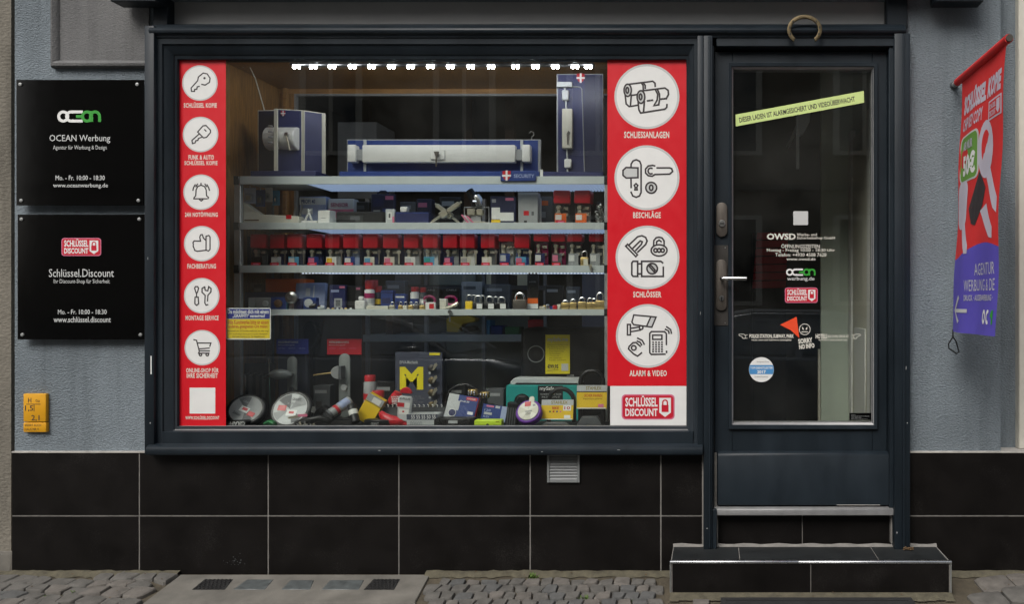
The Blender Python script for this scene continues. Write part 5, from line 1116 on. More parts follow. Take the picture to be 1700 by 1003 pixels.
# ---- red-capped jars
def jar(a0, a1, ct, cb_, base, Y, label, group, inserts, tall=False, zb=None, cyls=1, tagm=True, keyx=None):
    w = px2m(a1 - a0, Y); zb = zb if zb is not None else S3; H = Z(ct, Y) - zb; hc = px2m(cb_ - ct, Y); d = w * .95
    o = thing('capped_jar', label, 'jar', group=group)
    B().box(-w * .5, w * .5, 0, d, H - hc, H).build('cap', 'jar_red', o, bevel=w * .1, seg=2)
    B().box(-w * .46, w * .46, d * .04, d * .96, .004, H - hc - .0005).build('jar_body', 'clear_plastic', o, bevel=w * .08)
    B().box(-w * .48, w * .48, d * .02, d * .98, 0, .0038).build('jar_base', inserts[0], o)
    hb = H - hc
    u = B()
    for k in range(cyls):
        zc = hb * (.82 - .3 * k); u.lathe([(w * .13, 0), (w * .15, .002), (w * .15, d * .5), (w * .12, d * .55)], 12, Matrix.Translation((-w * .2, d * .7, zc)) @ Ry); u.box(-w * .28, -w * .12, d * .2, d * .7, zc - w * .36, zc - w * .02)
        u.box(w * .06, w * .34, d * .3, d * .6, zc - w * .12, zc + w * .04)
    u.build('lock_cylinder', 'nickel', o)
    B().box(-w * .4, w * .4, d * .55, d * .6, .005, hb * .97).build('backing_card', inserts[1], o)
    B().box(-w * .42, w * .25, d * .08, d * .11, .005, hb * .52).build('insert_card', inserts[0], o)
    if len(inserts) > 2: B().box(-w * .38, -w * .02, d * .06, d * .075, hb * .2, hb * .45).build('insert_label', inserts[2], o)
    if tagm:
        t = B().box(-w * .36, w * .2, -.012, -.004, 0, w * .22).build('price_tag', 'red', o, bevel=.001)
        B().box(-w * .22, w * .12, -.0125, -.0121, w * .07, w * .15).build('tag_print', 'pink', t)
    if keyx:
        kx = w * keyx
        k = B().lathe([(.009, 0), (.010, .001), (.010, .002), (.009, .003)], 10, Matrix.Translation((kx, -.004, hb * .78)) @ Ry); k.box(kx - .0035, kx + .0035, -.0065, -.0045, hb * .1, hb * .70); k.build('hanging_key', 'bronze' if keyx > .6 else 'nickel', o)
    place(o, (X((a0 + a1) / 2 + random.uniform(-1.2, 1.2), Y), Y + random.uniform(0, .012), zb), 0, 0, random.uniform(-9, 9)); return o
INS = [('black', 'grey_dark'), ('grey_light', 'navy', 'white'), ('skyblue', 'navy_dark', 'white'), ('royal', 'navy', 'pink'), ('white', 'grey', 'yellow'), ('royal', 'paleblue', 'white'), ('cream', 'navy', 'skyblue'), ('cream', 'grey_dark', 'pink'), ('white', 'grey', 'grey_light'), ('skyblue', 'white', 'teal'), ('navy', 'grey', 'pink'), ('cream', 'white', 'grey'), ('cream', 'grey_dark', 'white'), ('royal', 'white', 'grey_light'), ('skyblue', 'royal', 'pink'), ('navy', 'magenta', 'white'), ('grey_dark', 'magenta', 'pink'), ('grey', 'grey_dark', 'white'), ('grey', 'grey_dark', 'white')]
HOW = ['dark insert', 'grey insert', 'sky blue insert', 'royal blue insert and pink label', 'white insert and yellow label', 'royal blue insert', 'cream insert and blue label', 'cream insert and pink label', 'white insert', 'sky blue and teal insert', 'navy insert', 'plain cream insert', 'large cream insert', 'short cap and blue insert', 'sky blue insert and pink label', 'short cap and navy insert', 'short cap and dark red insert', 'short cap and grey insert', 'lock cylinders']
CX = [428, 457, 488, 520, 551, 582, 614, 646, 681, 715, 746, 776, 808, 839, 867, 899, 927, 953, 991]
Y = .335
for i, cx in enumerate(CX):
    short = i in (13, 15, 16, 17, 18)
    jar(cx - 13, cx + 12, 388, 401 if short else 412, 441, Y, 'red-capped jar with %s, %s in the long jar row' % (HOW[i], ORD[i]), 'red-capped jars in the long row', INS[i], cyls=2 if short else 1, tagm=i < 17, keyx=[None, .62, .64, None, .66, None, .62, .6, .64, .62, None, .6, .62, None, .55, None, None, None, .5][i])
jar(918, 946, 315, 337, 370, Y + .01, 'left of the two large red-capped jars with orange bases on the first lit shelf', 'large red-capped jars', ('orange', 'grey_dark', 'white'), zb=S2, cyls=2, tagm=True)
jar(952, 980, 315, 337, 370, Y + .01, 'right of the two large red-capped jars with orange bases on the first lit shelf', 'large red-capped jars', ('orange', 'grey', 'white'), zb=S2, cyls=2, tagm=False)
o = wthing('chain_bag', 'clear bag of silver chain at the right end of the first lit shelf', 'bag', 993, Y + .02, S2)
b = B()
for k in range(36): b.tube([(q[0], 0, q[1]) for q in arc(0, 0, .009, 0, 324, 9, .006)], .0022, 5, True, Matrix.Translation((X(random.uniform(988, 999), Y), Y + random.uniform(.03, .06), S2 + .012 + .09 * (k / 36))) @ Matrix.Rotation(random.uniform(0, 3), 4, 'Z') @ Matrix.Rotation(random.uniform(-.8, .8), 4, 'Y'))
b.build('chain', 'steel', o)
B().box(X(985, Y), X(1002, Y), Y + .02, Y + .075, S2, Z(334, Y)).build('bag', 'clear_plastic', o, bevel=.01)
# blue strips standing behind the jars
Yb = .47
for i, (a0, a1) in enumerate(((395, 540), (545, 690), (700, 840))):
    carton('backing_board', ['left navy backing board behind the jar row', 'middle navy backing board behind the jar row', 'navy backing board behind the jars right of centre'][i], 'board', a0 + 15, a1, 392, S3, Yb, .02, 'navy_dark', [(.1, .9, .1, .5, 'navy')], group='navy boards behind the jars')
def padlock(name, label, cx, wpx, body_t, top, Y, zb, mk, shackle='steel', d=.02, labelm=None, rz=0, cat='padlock', group='padlocks on the third shelf'):
    w = px2m(wpx, Y); hb = Z(body_t, Y) - zb; H = Z(top, Y) - zb
    o = thing(name, label, cat, group=group)
    B().box(-w / 2, w / 2, 0, d, 0, hb).build('lock_body', mk, o, bevel=min(.004, w * .14), seg=2)
    r = w * .32; rt = max(.0018, w * .085)
    B().tube([(-r, d / 2, hb - .004), (-r, d / 2, max(hb, H - r - rt))] + [(q[0], d / 2, q[1]) for q in arc(0, max(hb, H - r - rt), r, 180, 0, 10)[1:-1]] + [(r, d / 2, max(hb, H - r - rt)), (r, d / 2, hb - .004)], rt, 8).build('shackle', shackle, o)
    if labelm: B().box(-w * .1, w * .45, -.0006, -.0001, hb * .1, hb * .8).build('label', labelm, o)
    place(o, (X(cx, Y), Y, zb), 0, 0, rz); return o
padlock('brass_padlock', 'single brass padlock standing among the last jars on the second lit shelf', 970, 13, 427, 416, Y, S3, 'brass', labelm='cream', group=None)
o = wthing('hanging_key_bunch', 'bunch of small keys hanging over the second lit shelf edge at the right', 'keys', 980, .29, Z(449, .29))
for k in range(4): B().box(-.003, .003, -.001, .001, -.03, 0, Matrix.Translation((X(978 + k * 1.6, .29), .288 - k * .0022, S3 + .006)) @ Matrix.Rotation(rad(-15 + 10 * k), 4, 'Y')).build('key', 'nickel', o)

# ---- third shelf
Y = .335
carton('orange_box', 'bright orange box at the back of the third shelf, left end', 'box', 440, 506, 463, S4, Y + .09, .1, 'orange', [(.15, .75, .08, .35, 'navy_dark')], bev=.004)
carton('navy_long_box', 'dark navy box between the orange box and the grey boxes', 'box', 406, 482, 485, S4, Y + .045, .04, 'navy_dark')
carton('grey_lock_box', 'narrow grey lock box at the left end of the third shelf', 'box', 412, 424, 494, S4, Y, .04, 'grey')
o = carton('grey_knob_box', 'wider grey box with a round knob on the third shelf', 'box', 425, 450, 494, S4, Y, .04, 'grey')
B().lathe([(.014, 0), (.016, .004), (.012, .01)], 14, Matrix.Translation((.012, 0, .03)) @ Ry).build('knob', 'grey_light', o)
o = carton('blue_knob_box', 'blue box holding a round brown wooden knob on the third shelf', 'box', 450, 475, 493.5, S4, Y - .005, .05, 'skyblue', [(0, 1, 0, 1, 'royal')])
B().lathe([(.020, 0), (.021, .004), (.016, .012), (.006, .015)], 18, Matrix.Translation((0, -.001, .03)) @ Ry).build('wooden_knob', 'brown', o)
o = carton('navy_step_box', 'dark blue box under the chrome door knob on the third shelf', 'box', 475, 502, 496, S4, Y + .02, .05, 'navy')
o = wthing('round_door_knob', 'round chrome door knob facing forward on the third shelf', 'knob', 483.5, Y, S4)
B().lathe([(.030, 0), (.032, .006), (.030, .016), (.020, .024), (.012, .025), (.010, .021), (.0001, .020)], 24, Matrix.Translation((X(484, Y), Y + .01, Z(494, Y))) @ Ry).build('knob_head', 'steel', o)
B().box(X(480, Y), X(488, Y), Y + .0, Y + .02, S4, Z(500, Y)).build('knob_foot', 'steel', o)
o = carton('blister_tray', 'pale blue transparent blister tray leaning on the third shelf', 'package', 488, 538, 469, S4, Y + .07, .025, 'paleblue', [(.35, .5, .5, .8, 'white'), (.02, .98, .02, .04, 'white'), (.6, .64, .1, .9, 'white')], rx=-8)
o = carton('blue_lock_card', 'blue box with a chrome key rosette on the third shelf', 'box', 503, 525, 494, S4, Y + .01, .03, 'royal')
B().lathe([(.021, 0), (.022, .003), (.010, .006)], 18, Matrix.Translation((-.004, -.001, .032)) @ Ry).build('rosette', 'grey_light', o)
o = wthing('small_levers', 'dark and bright rounded metal levers lying at the front of the third shelf', 'handle', 530, Y - .01, S4)
B().tube([(X(516, Y), Y - .01, S4 + .012), (X(522, Y), Y - .012, S4 + .018), (X(527, Y), Y - .012, S4 + .024)], [.008, .012, .006], 8).build('dark_lever', 'black', o)
B().tube([(X(530, Y), Y - .012, S4 + .011), (X(536, Y), Y - .014, S4 + .014), (X(541, Y), Y - .012, S4 + .012)], [.008, .012, .007], 8).build('bright_lever', 'steel_bright', o)
carton('navy_padlock_pack', 'navy package with a padlock picture and hang tab on the third shelf', 'package', 547, 573, 473, S4, Y + .03, .03, 'navy', [(.64, .98, .86, .95, 'pink'), (.3, .8, .08, .45, 'grey'), (.4, .7, .14, .38, 'grey_dark'), (.1, .6, .7, .8, 'paleblue')])
carton('black_pack', 'plain black package beside the navy padlock package on the third shelf', 'package', 573, 599, 475, S4, Y + .05, .03, 'black', [(.7, .96, .84, .94, 'pink')])
o = carton('white_timer', 'small white timer device on the third shelf', 'device', 588.5, 605, 499, S4, Y - .015, .04, 'white', [(.2, .4, .5, .56, 'grey'), (.6, .8, .5, .56, 'grey')], bev=.005)
B().box(-.012, .012, .012, .03, .045, .066).build('top_block', 'white', o, bevel=.004)
def can(name, label, a0, a1, top, capb, zb, Y, body, capm, bands=(), group='spray cans', neck=True):
    r = px2m(a1 - a0, Y) / 2; H = Z(top, Y) - zb; hc = px2m(capb - top, Y)
    o = thing(name, label, 'spray can', group=group)
    B().lathe([(r * .96, 0), (r, .003), (r, H - hc - .008), (r * .82, H - hc - .001)], 20).build('can_body', body, o)
    B().lathe([(r * .86, H - hc), (r * .88, H - .004), (r * .8, H)], 20).build('cap', capm, o)
    for k, (v0, v1, m) in enumerate(bands): B().lathe([(r + .0006, (H - hc) * v0), (r + .0006, (H - hc) * v1)], 20).build('label_band', m, o)
    place(o, (X((a0 + a1) / 2, Y), Y + r, zb)); return o
can('spray_can', 'white spray can with a tall red cap and purple band on the third shelf', 602, 618, 465, 480, S4, Y + .02, 'white', 'red', [(.55, .8, 'magenta'), (.3, .5, 'grey_light')])
can('spray_can', 'short black spray can with a red cap beside the tall red-capped can', 619, 632, 475, 485, S4, Y + .06, 'navy_dark', 'red', [(.3, .6, 'yellow')])
can('spray_can', 'tall can with red cap at the very back behind the short black can', 615, 626, 465, 476, S4, Y + .13, 'red', 'red', [(.2, .5, 'white')])
carton('blue_grease_box', 'bright blue box right of the spray cans on the third shelf', 'box', 632, 652, 482, S4, Y + .04, .04, 'royal', [(.0, 1, .85, .9, 'navy'), (.1, .8, .3, .6, 'navy')])
carton('blue_small_box', 'smaller blue box with a white line on the third shelf', 'box', 655, 673, 488, S4, Y + .04, .04, 'royal', [(.1, .9, .75, .85, 'white'), (.1, .7, .3, .5, 'navy')])
can('spray_can', 'white blue-banded can with a wide red cap in the middle of the third shelf', 679, 693, 476, 484, S4, Y + .05, 'white', 'red', [(.3, .6, 'royal')])
can('spray_can', 'dark can with a red cap right of the wide red-capped can', 694, 706, 477, 485, S4, Y + .07, 'grey_dark', 'red', [(.3, .6, 'white')])
carton('display_tray', 'shallow white tray at the front of the third shelf below the spray cans', 'tray', 608, 644, 508, S4, Y - .01, .05, 'cream')
for i, px_ in enumerate((548, 556, 563, 570, 577, 585)):
    o = B().lathe([(.006, 0), (.008, .003), (.005, .009)], 8, Matrix.Translation((X(px_, Y), Y - .02, S4))).build('small_fitting', ['nickel', 'brass', 'steel_bright'][i % 3], None)
    tag(o, '%s from the left of six tiny metal fittings along the third shelf front' % ORD[i], 'fitting', 'tiny fittings on the third shelf')
for i, (cx, wp, mk) in enumerate(((650, 9, 'nickel'), (664, 7, 'brass'), (672, 7, 'cream'), (681, 8, 'brass'), (690, 8, 'bronze'), (700, 9, 'brass'))):
    padlock('small_padlock', 'tiny %s padlock, %s in the group left of centre on the third shelf' % ({'nickel': 'nickel', 'brass': 'brass', 'cream': 'cream', 'bronze': 'bronze'}[mk], ORD[i]), cx, wp, 507, 501, Y - .01, S4, mk)
for i, (a0, a1, rzz) in enumerate(((700, 728, 0), (735, 764, 0))):
    o = carton('bicycle_lock_pack', ['left black card pack with a dark red coil lock on the third shelf', 'right black card pack with a dark red coil lock on the third shelf'][i], 'package', a0, a1, 478, S4, Y + .09, .02, 'black', [(.2, .8, .86, .94, 'grey', 'CABLE')])
    B().tube([(q[0], -.012, q[1]) for q in arc(0, .045, .030, 0, 360, 18, .022)][:-1], .007, 8, True).build('coil', 'magenta', o)
carton('pink_gadget', 'small pink and white gadget at the front of the third shelf', 'gadget', 706, 722, 502, S4, Y - .005, .02, 'white', [(.4, .9, .1, .8, 'red')])
carton('white_dispenser', 'white upright dispenser box on the third shelf', 'box', 729.5, 741, 496, S4, Y, .03, 'cream', [(0, 1, .88, 1, 'white')], bev=.004)
o = wthing('hanging_door_key', 'long metal key hanging over the third shelf edge in the middle', 'key', 747, .288, Z(535, .288))
B().lathe([(.010, 0), (.011, .001), (.011, .003), (.010, .004)], 12, Matrix.Translation((X(747, .288), .288, Z(518, .288))) @ Ry).build('bow', 'steel', o)
B().box(X(746, .288), X(748, .288), .285, .287, Z(535, .288), Z(520, .288)).build('blade', 'steel', o)
B().tube([(X(744, .29), .31, S4 + .006), (X(746, .289), .288, S4 + .006), (X(747, .288), .286, Z(517, .288))], .002, 6).build('tie', 'steel', o)
o = wthing('nickel_handle', 'curved nickel door handle lying in the middle of the third shelf', 'handle', 750, Y, S4)
B().tube([(X(742, Y), Y - .005, S4 + .008), (X(750, Y), Y - .008, S4 + .014), (X(758, Y), Y - .008, S4 + .026), (X(761, Y), Y - .004, S4 + .034)], [.007, .008, .009, .006], 8).build('handle', 'nickel', o)
padlock('yellow_padlock', 'yellow bodied padlock with silver shackle on the third shelf', 778, 12, 500, 489, Y, S4, 'yellow')
for i, cx in enumerate((793, 812, 832)):
    padlock('black_padlock', 'black padlock with white label, %s of three on the third shelf' % ORD[i], cx, 17, 502, 490 + i, Y, S4, 'black', labelm='white')
for i, (cx, t) in enumerate(((786, 489), (800, 490), (822, 492))):
    padlock('black_padlock', 'plain black padlock in the back row, %s of three' % ORD[i], cx, 12, 503, t, Y + .06, S4, 'black')
padlock('grey_padlock', 'largest padlock, grey with a red mark and thick silver shackle', 862, 22, 497, 485, Y - .005, S4, 'bronze', 'steel_bright', d=.03, labelm=None)
o = carton('lock_hang_card', 'black hang card with a padlock over an orange and white base on the third shelf', 'package', 875, 894, 452, S4, Y + .05, .012, 'black', [(.2, .8, .72, .76, 'grey', 'LOCK'), (.05, .95, .16, .30, 'orange'), (.05, .95, .02, .15, 'white')])
B().tube([(q[0], -.008, q[1]) for q in arc(0, .11, .012, 0, 180, 8)] + [(-.012, -.008, .08), (.012, -.008, .08)][:1], .003, 6).build('shackle', 'black', o)
o = wthing('lock_parts', 'heap of small silver and blue lock parts right of centre on the third shelf', 'lock parts', 908, Y, S4)
for i, (px_, mk) in enumerate(((899, 'nickel'), (905, 'brass'), (910, 'steel_bright'), (916, 'royal'), (922, 'red'), (928, 'cream'), (902, 'cream'))): B().box(-.011, .011, -.008, .008, 0, .016 + .005 * (i % 3), Matrix.Translation((X(px_, Y), Y - .01 + .012 * (i % 2), S4)) @ Matrix.Rotation(i * .9, 4, 'Z')).build('piece', mk, o, bevel=.003)
for i, (cx, wp, bt, tp) in enumerate(((938, 13, 503, 500), (951, 12, 502, 496), (966, 14, 501, 493), (979, 11, 502, 494), (986, 10, 502, 495), (996, 16, 499, 485))):
    padlock('brass_padlock', 'brass padlock, %s from the left in the row of brass locks at the right' % ORD[i], cx, wp, bt, tp, Y, S4, 'brass', 'steel_bright')

# ---- floor of the window: safe and lock samples
Y = .52
o = wthing('black_safe', 'large black safe with rounded corners and round dial at the right of the window floor', 'safe', 933, Y, FZ)
B().box(X(863, Y), X(1003, Y), Y, Y + .28, FZ, Z(545, Y)).build('safe_body', 'black', o, bevel=.03, seg=3)
B().tube([(X(890, Y) + q[0], Y - .003, Z(588, Y) + q[1]) for q in arc(0, 0, px2m(13.5, Y), 0, 360, 24)][:-1], .0025, 6, True).build('dial_ring', 'grey', o)
B().lathe([(.03, 0), (.03, .006), (.015, .01)], 20, Matrix.Translation((X(890, Y), Y - .0005, Z(588, Y))) @ Ry).build('dial', 'black_matt', o)
B().box(X(941, Y), X(953, Y), Y - .002, Y - .0005, Z(625, Y), Z(622, Y)).build('badge', 'grey', o)
Yp = .505
o = wthing('price_placard', 'bright yellow price placard standing on the front of the black safe', 'placard', 925, Yp, Z(621, Yp))
B().box(X(905.5, Yp), X(946, Yp), Yp, Yp + .002, Z(621, Yp), Z(556, Yp)).build('card', 'lemon', o)
ptxt('mySafe.me', 909, 943, 560, 569, Yp - .0008, 'print_grey', o, .02)
for k in range(8): ptxt(['Möbeltresor mit Elektronik', 'für Zuhause und Büro', 'Einfache Bedienung', 'Stahl doppelwandig', 'Mit Notschlüssel', 'Wandmontage', 'Inkl. Batterien', 'Farbe schwarz'][k], 909 + (k > 1) * 3, [943, 941, 938, 936, 930, 928, 932, 940][k], 571.5 + k * 3.6, 574 + k * 3.6, Yp - .0008, 'text_olive', o, .0)
ptxt('€99,95', 909, 927, 605, 613.5, Yp - .0008, 'print_dark', o, .03)
B().ribbon([(X(909, Yp), Z(615.5, Yp)), (X(927, Yp), Z(614.5, Yp))], .002, Yp - .0008).build('underline', 'print_dark', o, flat=True)
B().box(X(932, Yp), X(943.5, Yp), Yp - .0008, Yp - .0003, Z(616, Yp), Z(604, Yp)).build('blank_square', 'print_grey', o)
Y = .34
o = wthing('teal_safe_box', 'teal carton with black lettered label in front of the black safe', 'carton', 900, Y, FZ)
B().prism(rrect(X(840, Y), X(960, Y), FZ, Z(640, Y), .008), Y, Y + .12).build('carton_body', 'teal', o, bevel=.002)
B().prism([(X(p, Y), Z(q, Y)) for p, q in ((845, 640), (846, 634), (852, 628.5), (962, 630), (962, 640))], Y + .02, Y + .12).build('handle_rim', 'grey_light', o, bevel=.004)
B().prism([(X(p, Y), Z(q, Y)) for p, q in ((853, 639.5), (856, 636.5), (958, 637), (958, 639.5))], Y + .018, Y + .0199).build('rim_slot', 'black', o)
B().box(X(893, Y), X(934.5, Y), Y - .001, Y - .0002, Z(672, Y), Z(640.5, Y)).build('black_label', 'black', o)
ptxt('mySafe.me', 896, 933, 642, 650, Y - .0015, 'print_white', o, .01); ptxt('SICHERHEIT FÜR ALLES', 897, 932, 653, 656, Y - .0015, 'grey_light', o, .0); ptxt('WAS DIR WICHTIG IST', 899, 930, 658, 661, Y - .0015, 'grey_light', o, .0)
B().lathe([(.038, 0), (.040, .003), (.030, .004)], 24, Matrix.Translation((X(867, Y), Y, Z(667, Y))) @ Ry).build('printed_dial', 'black', o)

# lever handle samples and info boards
def lever_sample(name, label, px_, w, top, Y, kind):
    o = wthing(name, label, 'handle', px_, Y, FZ)
    hw = px2m(w, Y) / 2; x = X(px_, Y)
    B().prism(rrect(x - hw, x + hw, FZ + .012, Z(top, Y), hw * .98, 6), Y - .008, Y).build('plate', 'satin_steel', o, bevel=.002, seg=2)
    B().box(x - .05, x + .05, Y - .03, Y + .03, FZ, FZ + .012).build('foot', 'black', o, bevel=.003)
    return o, x
o, x = lever_sample('oval_lever_sample', 'steel door plate with oval knob and lever, left of the two handle samples', 486, 16, 592, .36, 0)
Y = .36
B().tube([(X(458, Y), Y - .05, Z(621, Y)), (X(466, Y), Y - .055, Z(620, Y)), (X(476, Y), Y - .055, Z(620, Y)), (X(486, Y), Y - .05, Z(621, Y)), (X(492, Y), Y - .045, Z(622, Y))], [.012, .024, .026, .022, .006], 14).build('knob', 'satin_steel', o)
B().tube([(X(449, Y), Y - .05, Z(627, Y)), (X(464, Y), Y - .05, Z(622, Y))], .0045, 8).build('lever', 'steel_bright', o)
B().tube([(x, Y - .006, Z(621, Y)), (x, Y - .05, Z(621, Y))], .011, 10).build('spindle', 'steel', o)
ycyl(x, Z(646, Y), Y - .008, Y - .014, .014, 16).build('lock_cylinder', 'grey_dark', o)
o, x = lever_sample('disc_lever_sample', 'steel door plate with half disc knob and lever, right of the two handle samples', 573, 19, 587, .38, 1)
Y = .38
B().prism([(X(570, Y), Z(608, Y))] + [(X(570 + 13.5 * math.cos(rad(a)), Y), Z(617.5 - 11 * math.sin(rad(a)), Y)) for a in range(90, 271, 15)], Y - .05, Y - .03).build('half_disc', 'grey', o, bevel=.002)
B().box(X(570, Y), X(574, Y), Y - .05, Y - .008, Z(628, Y), Z(607, Y)).build('knob_neck', 'grey_dark', o)
B().tube([(X(528, Y), Y - .045, Z(622, Y)), (X(558, Y), Y - .045, Z(618, Y))], .005, 8).build('lever', 'brass', o)
ycyl(x, Z(643, Y), Y - .008, Y - .016, .016, 16).build('lock_cylinder', 'grey_light', o)
for name, label, a0, a1, b0, b1, mk, t in (('blue_info_board', 'small navy information board behind the left handle sample', 459, 512, 563, 588, 'caution_blue', 'IHR SICHERHEITS-BONUS'), ('red_info_board', 'small red information board above the right handle sample', 543, 600, 563, 589, 'red', 'WEITERE EINBRUCH-INFOS')):
    Y = .43
    o = wthing(name, label, 'board', (a0 + a1) / 2, Y, FZ)
    B().box(X(a0, Y), X(a1, Y), Y, Y + .004, Z(b1, Y), Z(b0, Y)).build('panel', mk, o)
    ptxt(t, a0 + 3, a0 + 36, b0 + 3.5, b0 + 7, Y - .0008, 'print_grey', o, .02); ptxt('Auf einen Blick: geprüft', a0 + 3, a0 + 30, b0 + 9, b0 + 11.5, Y - .0008, 'print_grey', o, .0)
    for k in range(3): ptxt('mehr Schutz', a0 + 3 + k * 17, a0 + 14 + k * 17, b0 + 14, b0 + 16.5, Y - .0008, 'pink' if mk == 'red' else 'paleblue', o, .0)
    B().box(X((a0 + a1) / 2 - 2, Y), X((a0 + a1) / 2 + 2, Y), Y + .004, Y + .012, FZ, Z(b0 + 4, Y)).build('post', 'grey_dark', o)
    B().box(X(a0 + 8, Y), X(a1 - 8, Y), Y + .005, Y + .06, FZ, FZ + .01).build('foot', 'grey_dark', o)
Y = .5
o = wthing('pale_curtain_pack', 'tall translucent blue-grey bag standing behind the left handle sample', 'bag', 490, Y, FZ)
B().prism([(X(p, Y), Z(q, Y)) for p, q in ((462, 690), (460, 590), (470, 570), (508, 575), (513, 690))], Y, Y + .03).build('bag', 'slate', o, bevel=.008)
o = wthing('key_rack', 'dark rack of hanging keys and rods in the lower left corner of the window', 'rack', 425, .45, FZ)
Y = .45
B().box(X(400, Y), X(450, Y), Y + .03, Y + .04, FZ, Z(604, Y)).build('rack_board', 'black', o)
for i, a in enumerate((408, 418, 430, 440)):
    h_ = B().tube([(X(a, Y), Y + .03, Z(620 + i, Y)), (X(a, Y), Y - .02, Z(622 + i, Y))], .003, 6).build('peg', 'steel', o)
    B().box(X(a - 2.5, Y), X(a + 2.5, Y), Y - .016, Y - .008, Z(660, Y), Z(623 + i, Y)).build('hanging_bar', ['steel', 'grey_dark', 'bronze', 'grey_dark'][i], o, bevel=.001)
B().tube([(X(454, Y), Y - .03, FZ), (X(451.5, Y), Y - .03, Z(595, Y))], .003, 6).build('rod', 'steel_bright', o)

# round packaged cable locks
def disc_lock(name, label, cx, cy, r, Y, tilt, ry, face, prints, body='black'):
    o = thing(name, label, 'cable lock', group='round packaged locks')
    R_ = px2m(r, Y)
    B().tube([(q[0], 0, q[1]) for q in arc(0, 0, R_ * 1.08, 0, 360, 28)][:-1], R_ * .2, 10, True).build('cable_coil', body, o)
    B().tube([(q[0], .028, q[1]) for q in arc(0, 0, R_ * 1.02, 0, 360, 28)][:-1], R_ * .2, 10, True).build('cable_coil', body, o)
    c = B().lathe([(R_, 0), (R_, .003)], 36, Matrix.Translation((0, -.012, 0)) @ Ry).build('round_card', face, o)
    for a0, a1, m in ((20, 70, 'grey'), (100, 150, 'grey_dark'), (200, 235, 'grey'), (290, 330, 'grey_dark')): B().add([(0, -.0153, 0)] + [(q[0], -.0153, q[1]) for q in arc(0, 0, R_ * .96, a0, a1, 6)], [tuple(range(8))]).build('printed_wedge', m if face != 'cream' else 'print_cream', c, flat=True)
    for k, p in enumerate(prints):
        x0, x1, z0, z1, m = [v * R_ if isinstance(v, (int, float)) else v for v in p[:5]]
        if len(p) > 5: txt(p[5], x0, x1, z0, z1, -.0165 - .0003 * k, m, c, .02)
        else: B().box(x0, x1, -.0160 - .0003 * k, -.0152, z0, z1).build('print', m, c)
    place(o, (X(cx, Y), Y, Z(cy, Y)), tilt, ry, 0); return o
pr_ = [(-.35, .25, -.25, .15, 'print_white'), (.3, .75, -.35, -.02, 'red'), (-.2, .15, -.12, .08, 'red'), (-.5, .2, .4, .55, 'grey', 'GRANIT'), (-.55, .0, -.6, -.4, 'grey_dark', 'Schloss')]
disc_lock('coiled_cable_lock', 'black coiled cable lock with round silver card, in the left bottom corner', 409, 682, 24, .13, -38, 22, 'grey', pr_)
disc_lock('coiled_cable_lock', 'black coiled cable lock with round card and red logo, second from the left', 484, 681, 27, .15, -28, 4, 'grey_light', [(-.15, .45, -.45, -.05, 'print_white'), (-.75, -.25, -.15, .2, 'red'), (.0, .3, -.3, -.15, 'red'), (-.05, .5, .55, .72, 'grey_dark', 'GRANIT'), (-.3, .5, .25, .42, 'grey', 'X-PLUS')])
o = wthing('lettered_lock_base', 'black lock housing with white upside-down lettering in the window corner', 'lock', 400, .07, FZ)
B().box(X(381, .07), X(412, .07), .05, .1, FZ, Z(698, .07)).build('housing', 'black', o, bevel=.006)
txt('GRAFF', X(411, .07), X(384, .07), Z(700, .049), Z(707, .049), .049, 'print_grey', o, .02)
Y = .16
o = wthing('chain_lock', 'black sleeved chain lock with silver keys lying on the window floor', 'chain lock', 535, Y, FZ)
B().tube([(X(500, Y), Y - .04, FZ + .018), (X(515, Y), Y - .05, FZ + .03), (X(535, Y), Y - .03, FZ + .045), (X(548, Y), Y - .02, FZ + .03), (X(560, Y), Y, FZ + .06), (X(530, Y), Y + .05, FZ + .08), (X(515, Y), Y + .06, FZ + .05)], .018, 10).build('chain_sleeve', 'black', o)
for i, (a, c) in enumerate(((505, 702), (512, 703), (519, 704), (526, 703), (533, 702))): B().tube([(q[0], 0, q[1]) for q in arc(0, 0, .012, 0, 320, 8, .007)], .003, 6, True, Matrix.Translation((X(a, Y), Y - .07, FZ + .015)) @ Matrix.Rotation(i * 1.2, 4, 'X')).build('chain_link', 'steel', o)
B().prism([(X(p, Y), Z(q, Y)) for p, q in ((492, 689), (506, 686), (522, 683), (523, 686), (508, 690), (494, 692))], Y - .08, Y - .077).build('key', 'nickel', o)
B().box(X(510, Y), X(525, Y), Y - .084, Y - .081, Z(688, Y), Z(684, Y)).build('key_tag', 'pink', o)
B().prism([(X(p, Y), Z(q, Y)) for p, q in ((525, 682), (527, 673), (531, 673), (533, 679), (530, 684))], Y - .05, Y - .046).build('key', 'steel', o)
def capsule(name, label, cat, p0, p1, r, Y, mk, prints=(), y1=None, n=14):
    y1 = y1 if y1 is not None else Y
    a = Vector((X(p0[0], Y), Y, Z(p0[1], Y))); o = thing(name, label, cat, a); c = Vector((X(p1[0], y1), y1, Z(p1[1], y1))); R_ = px2m(r, Y); d = c - a
    L = d.length; M = Matrix.Translation(a) @ d.to_track_quat('Z', 'Y').to_matrix().to_4x4()
    B().lathe([(R_ * .8, 0), (R_, .004), (R_, L - .004), (R_ * .8, L)], n, M).build('tube', mk, o)
    for v0, v1, m, k in prints: B().lathe([(R_ + k, L * v0), (R_ + k, L * v1)], n, M).build('band', m, o)
    return o
capsule('grey_oil_tube', 'grey tube with red and white label leaning among the chain locks', 'tube', (545, 690), (582, 665), 8.5, .12, 'grey', [(.3, .42, 'red', .0008), (.0, .1, 'grey_dark', .0008), (.5, .9, 'paleblue', .0008)], y1=.2)
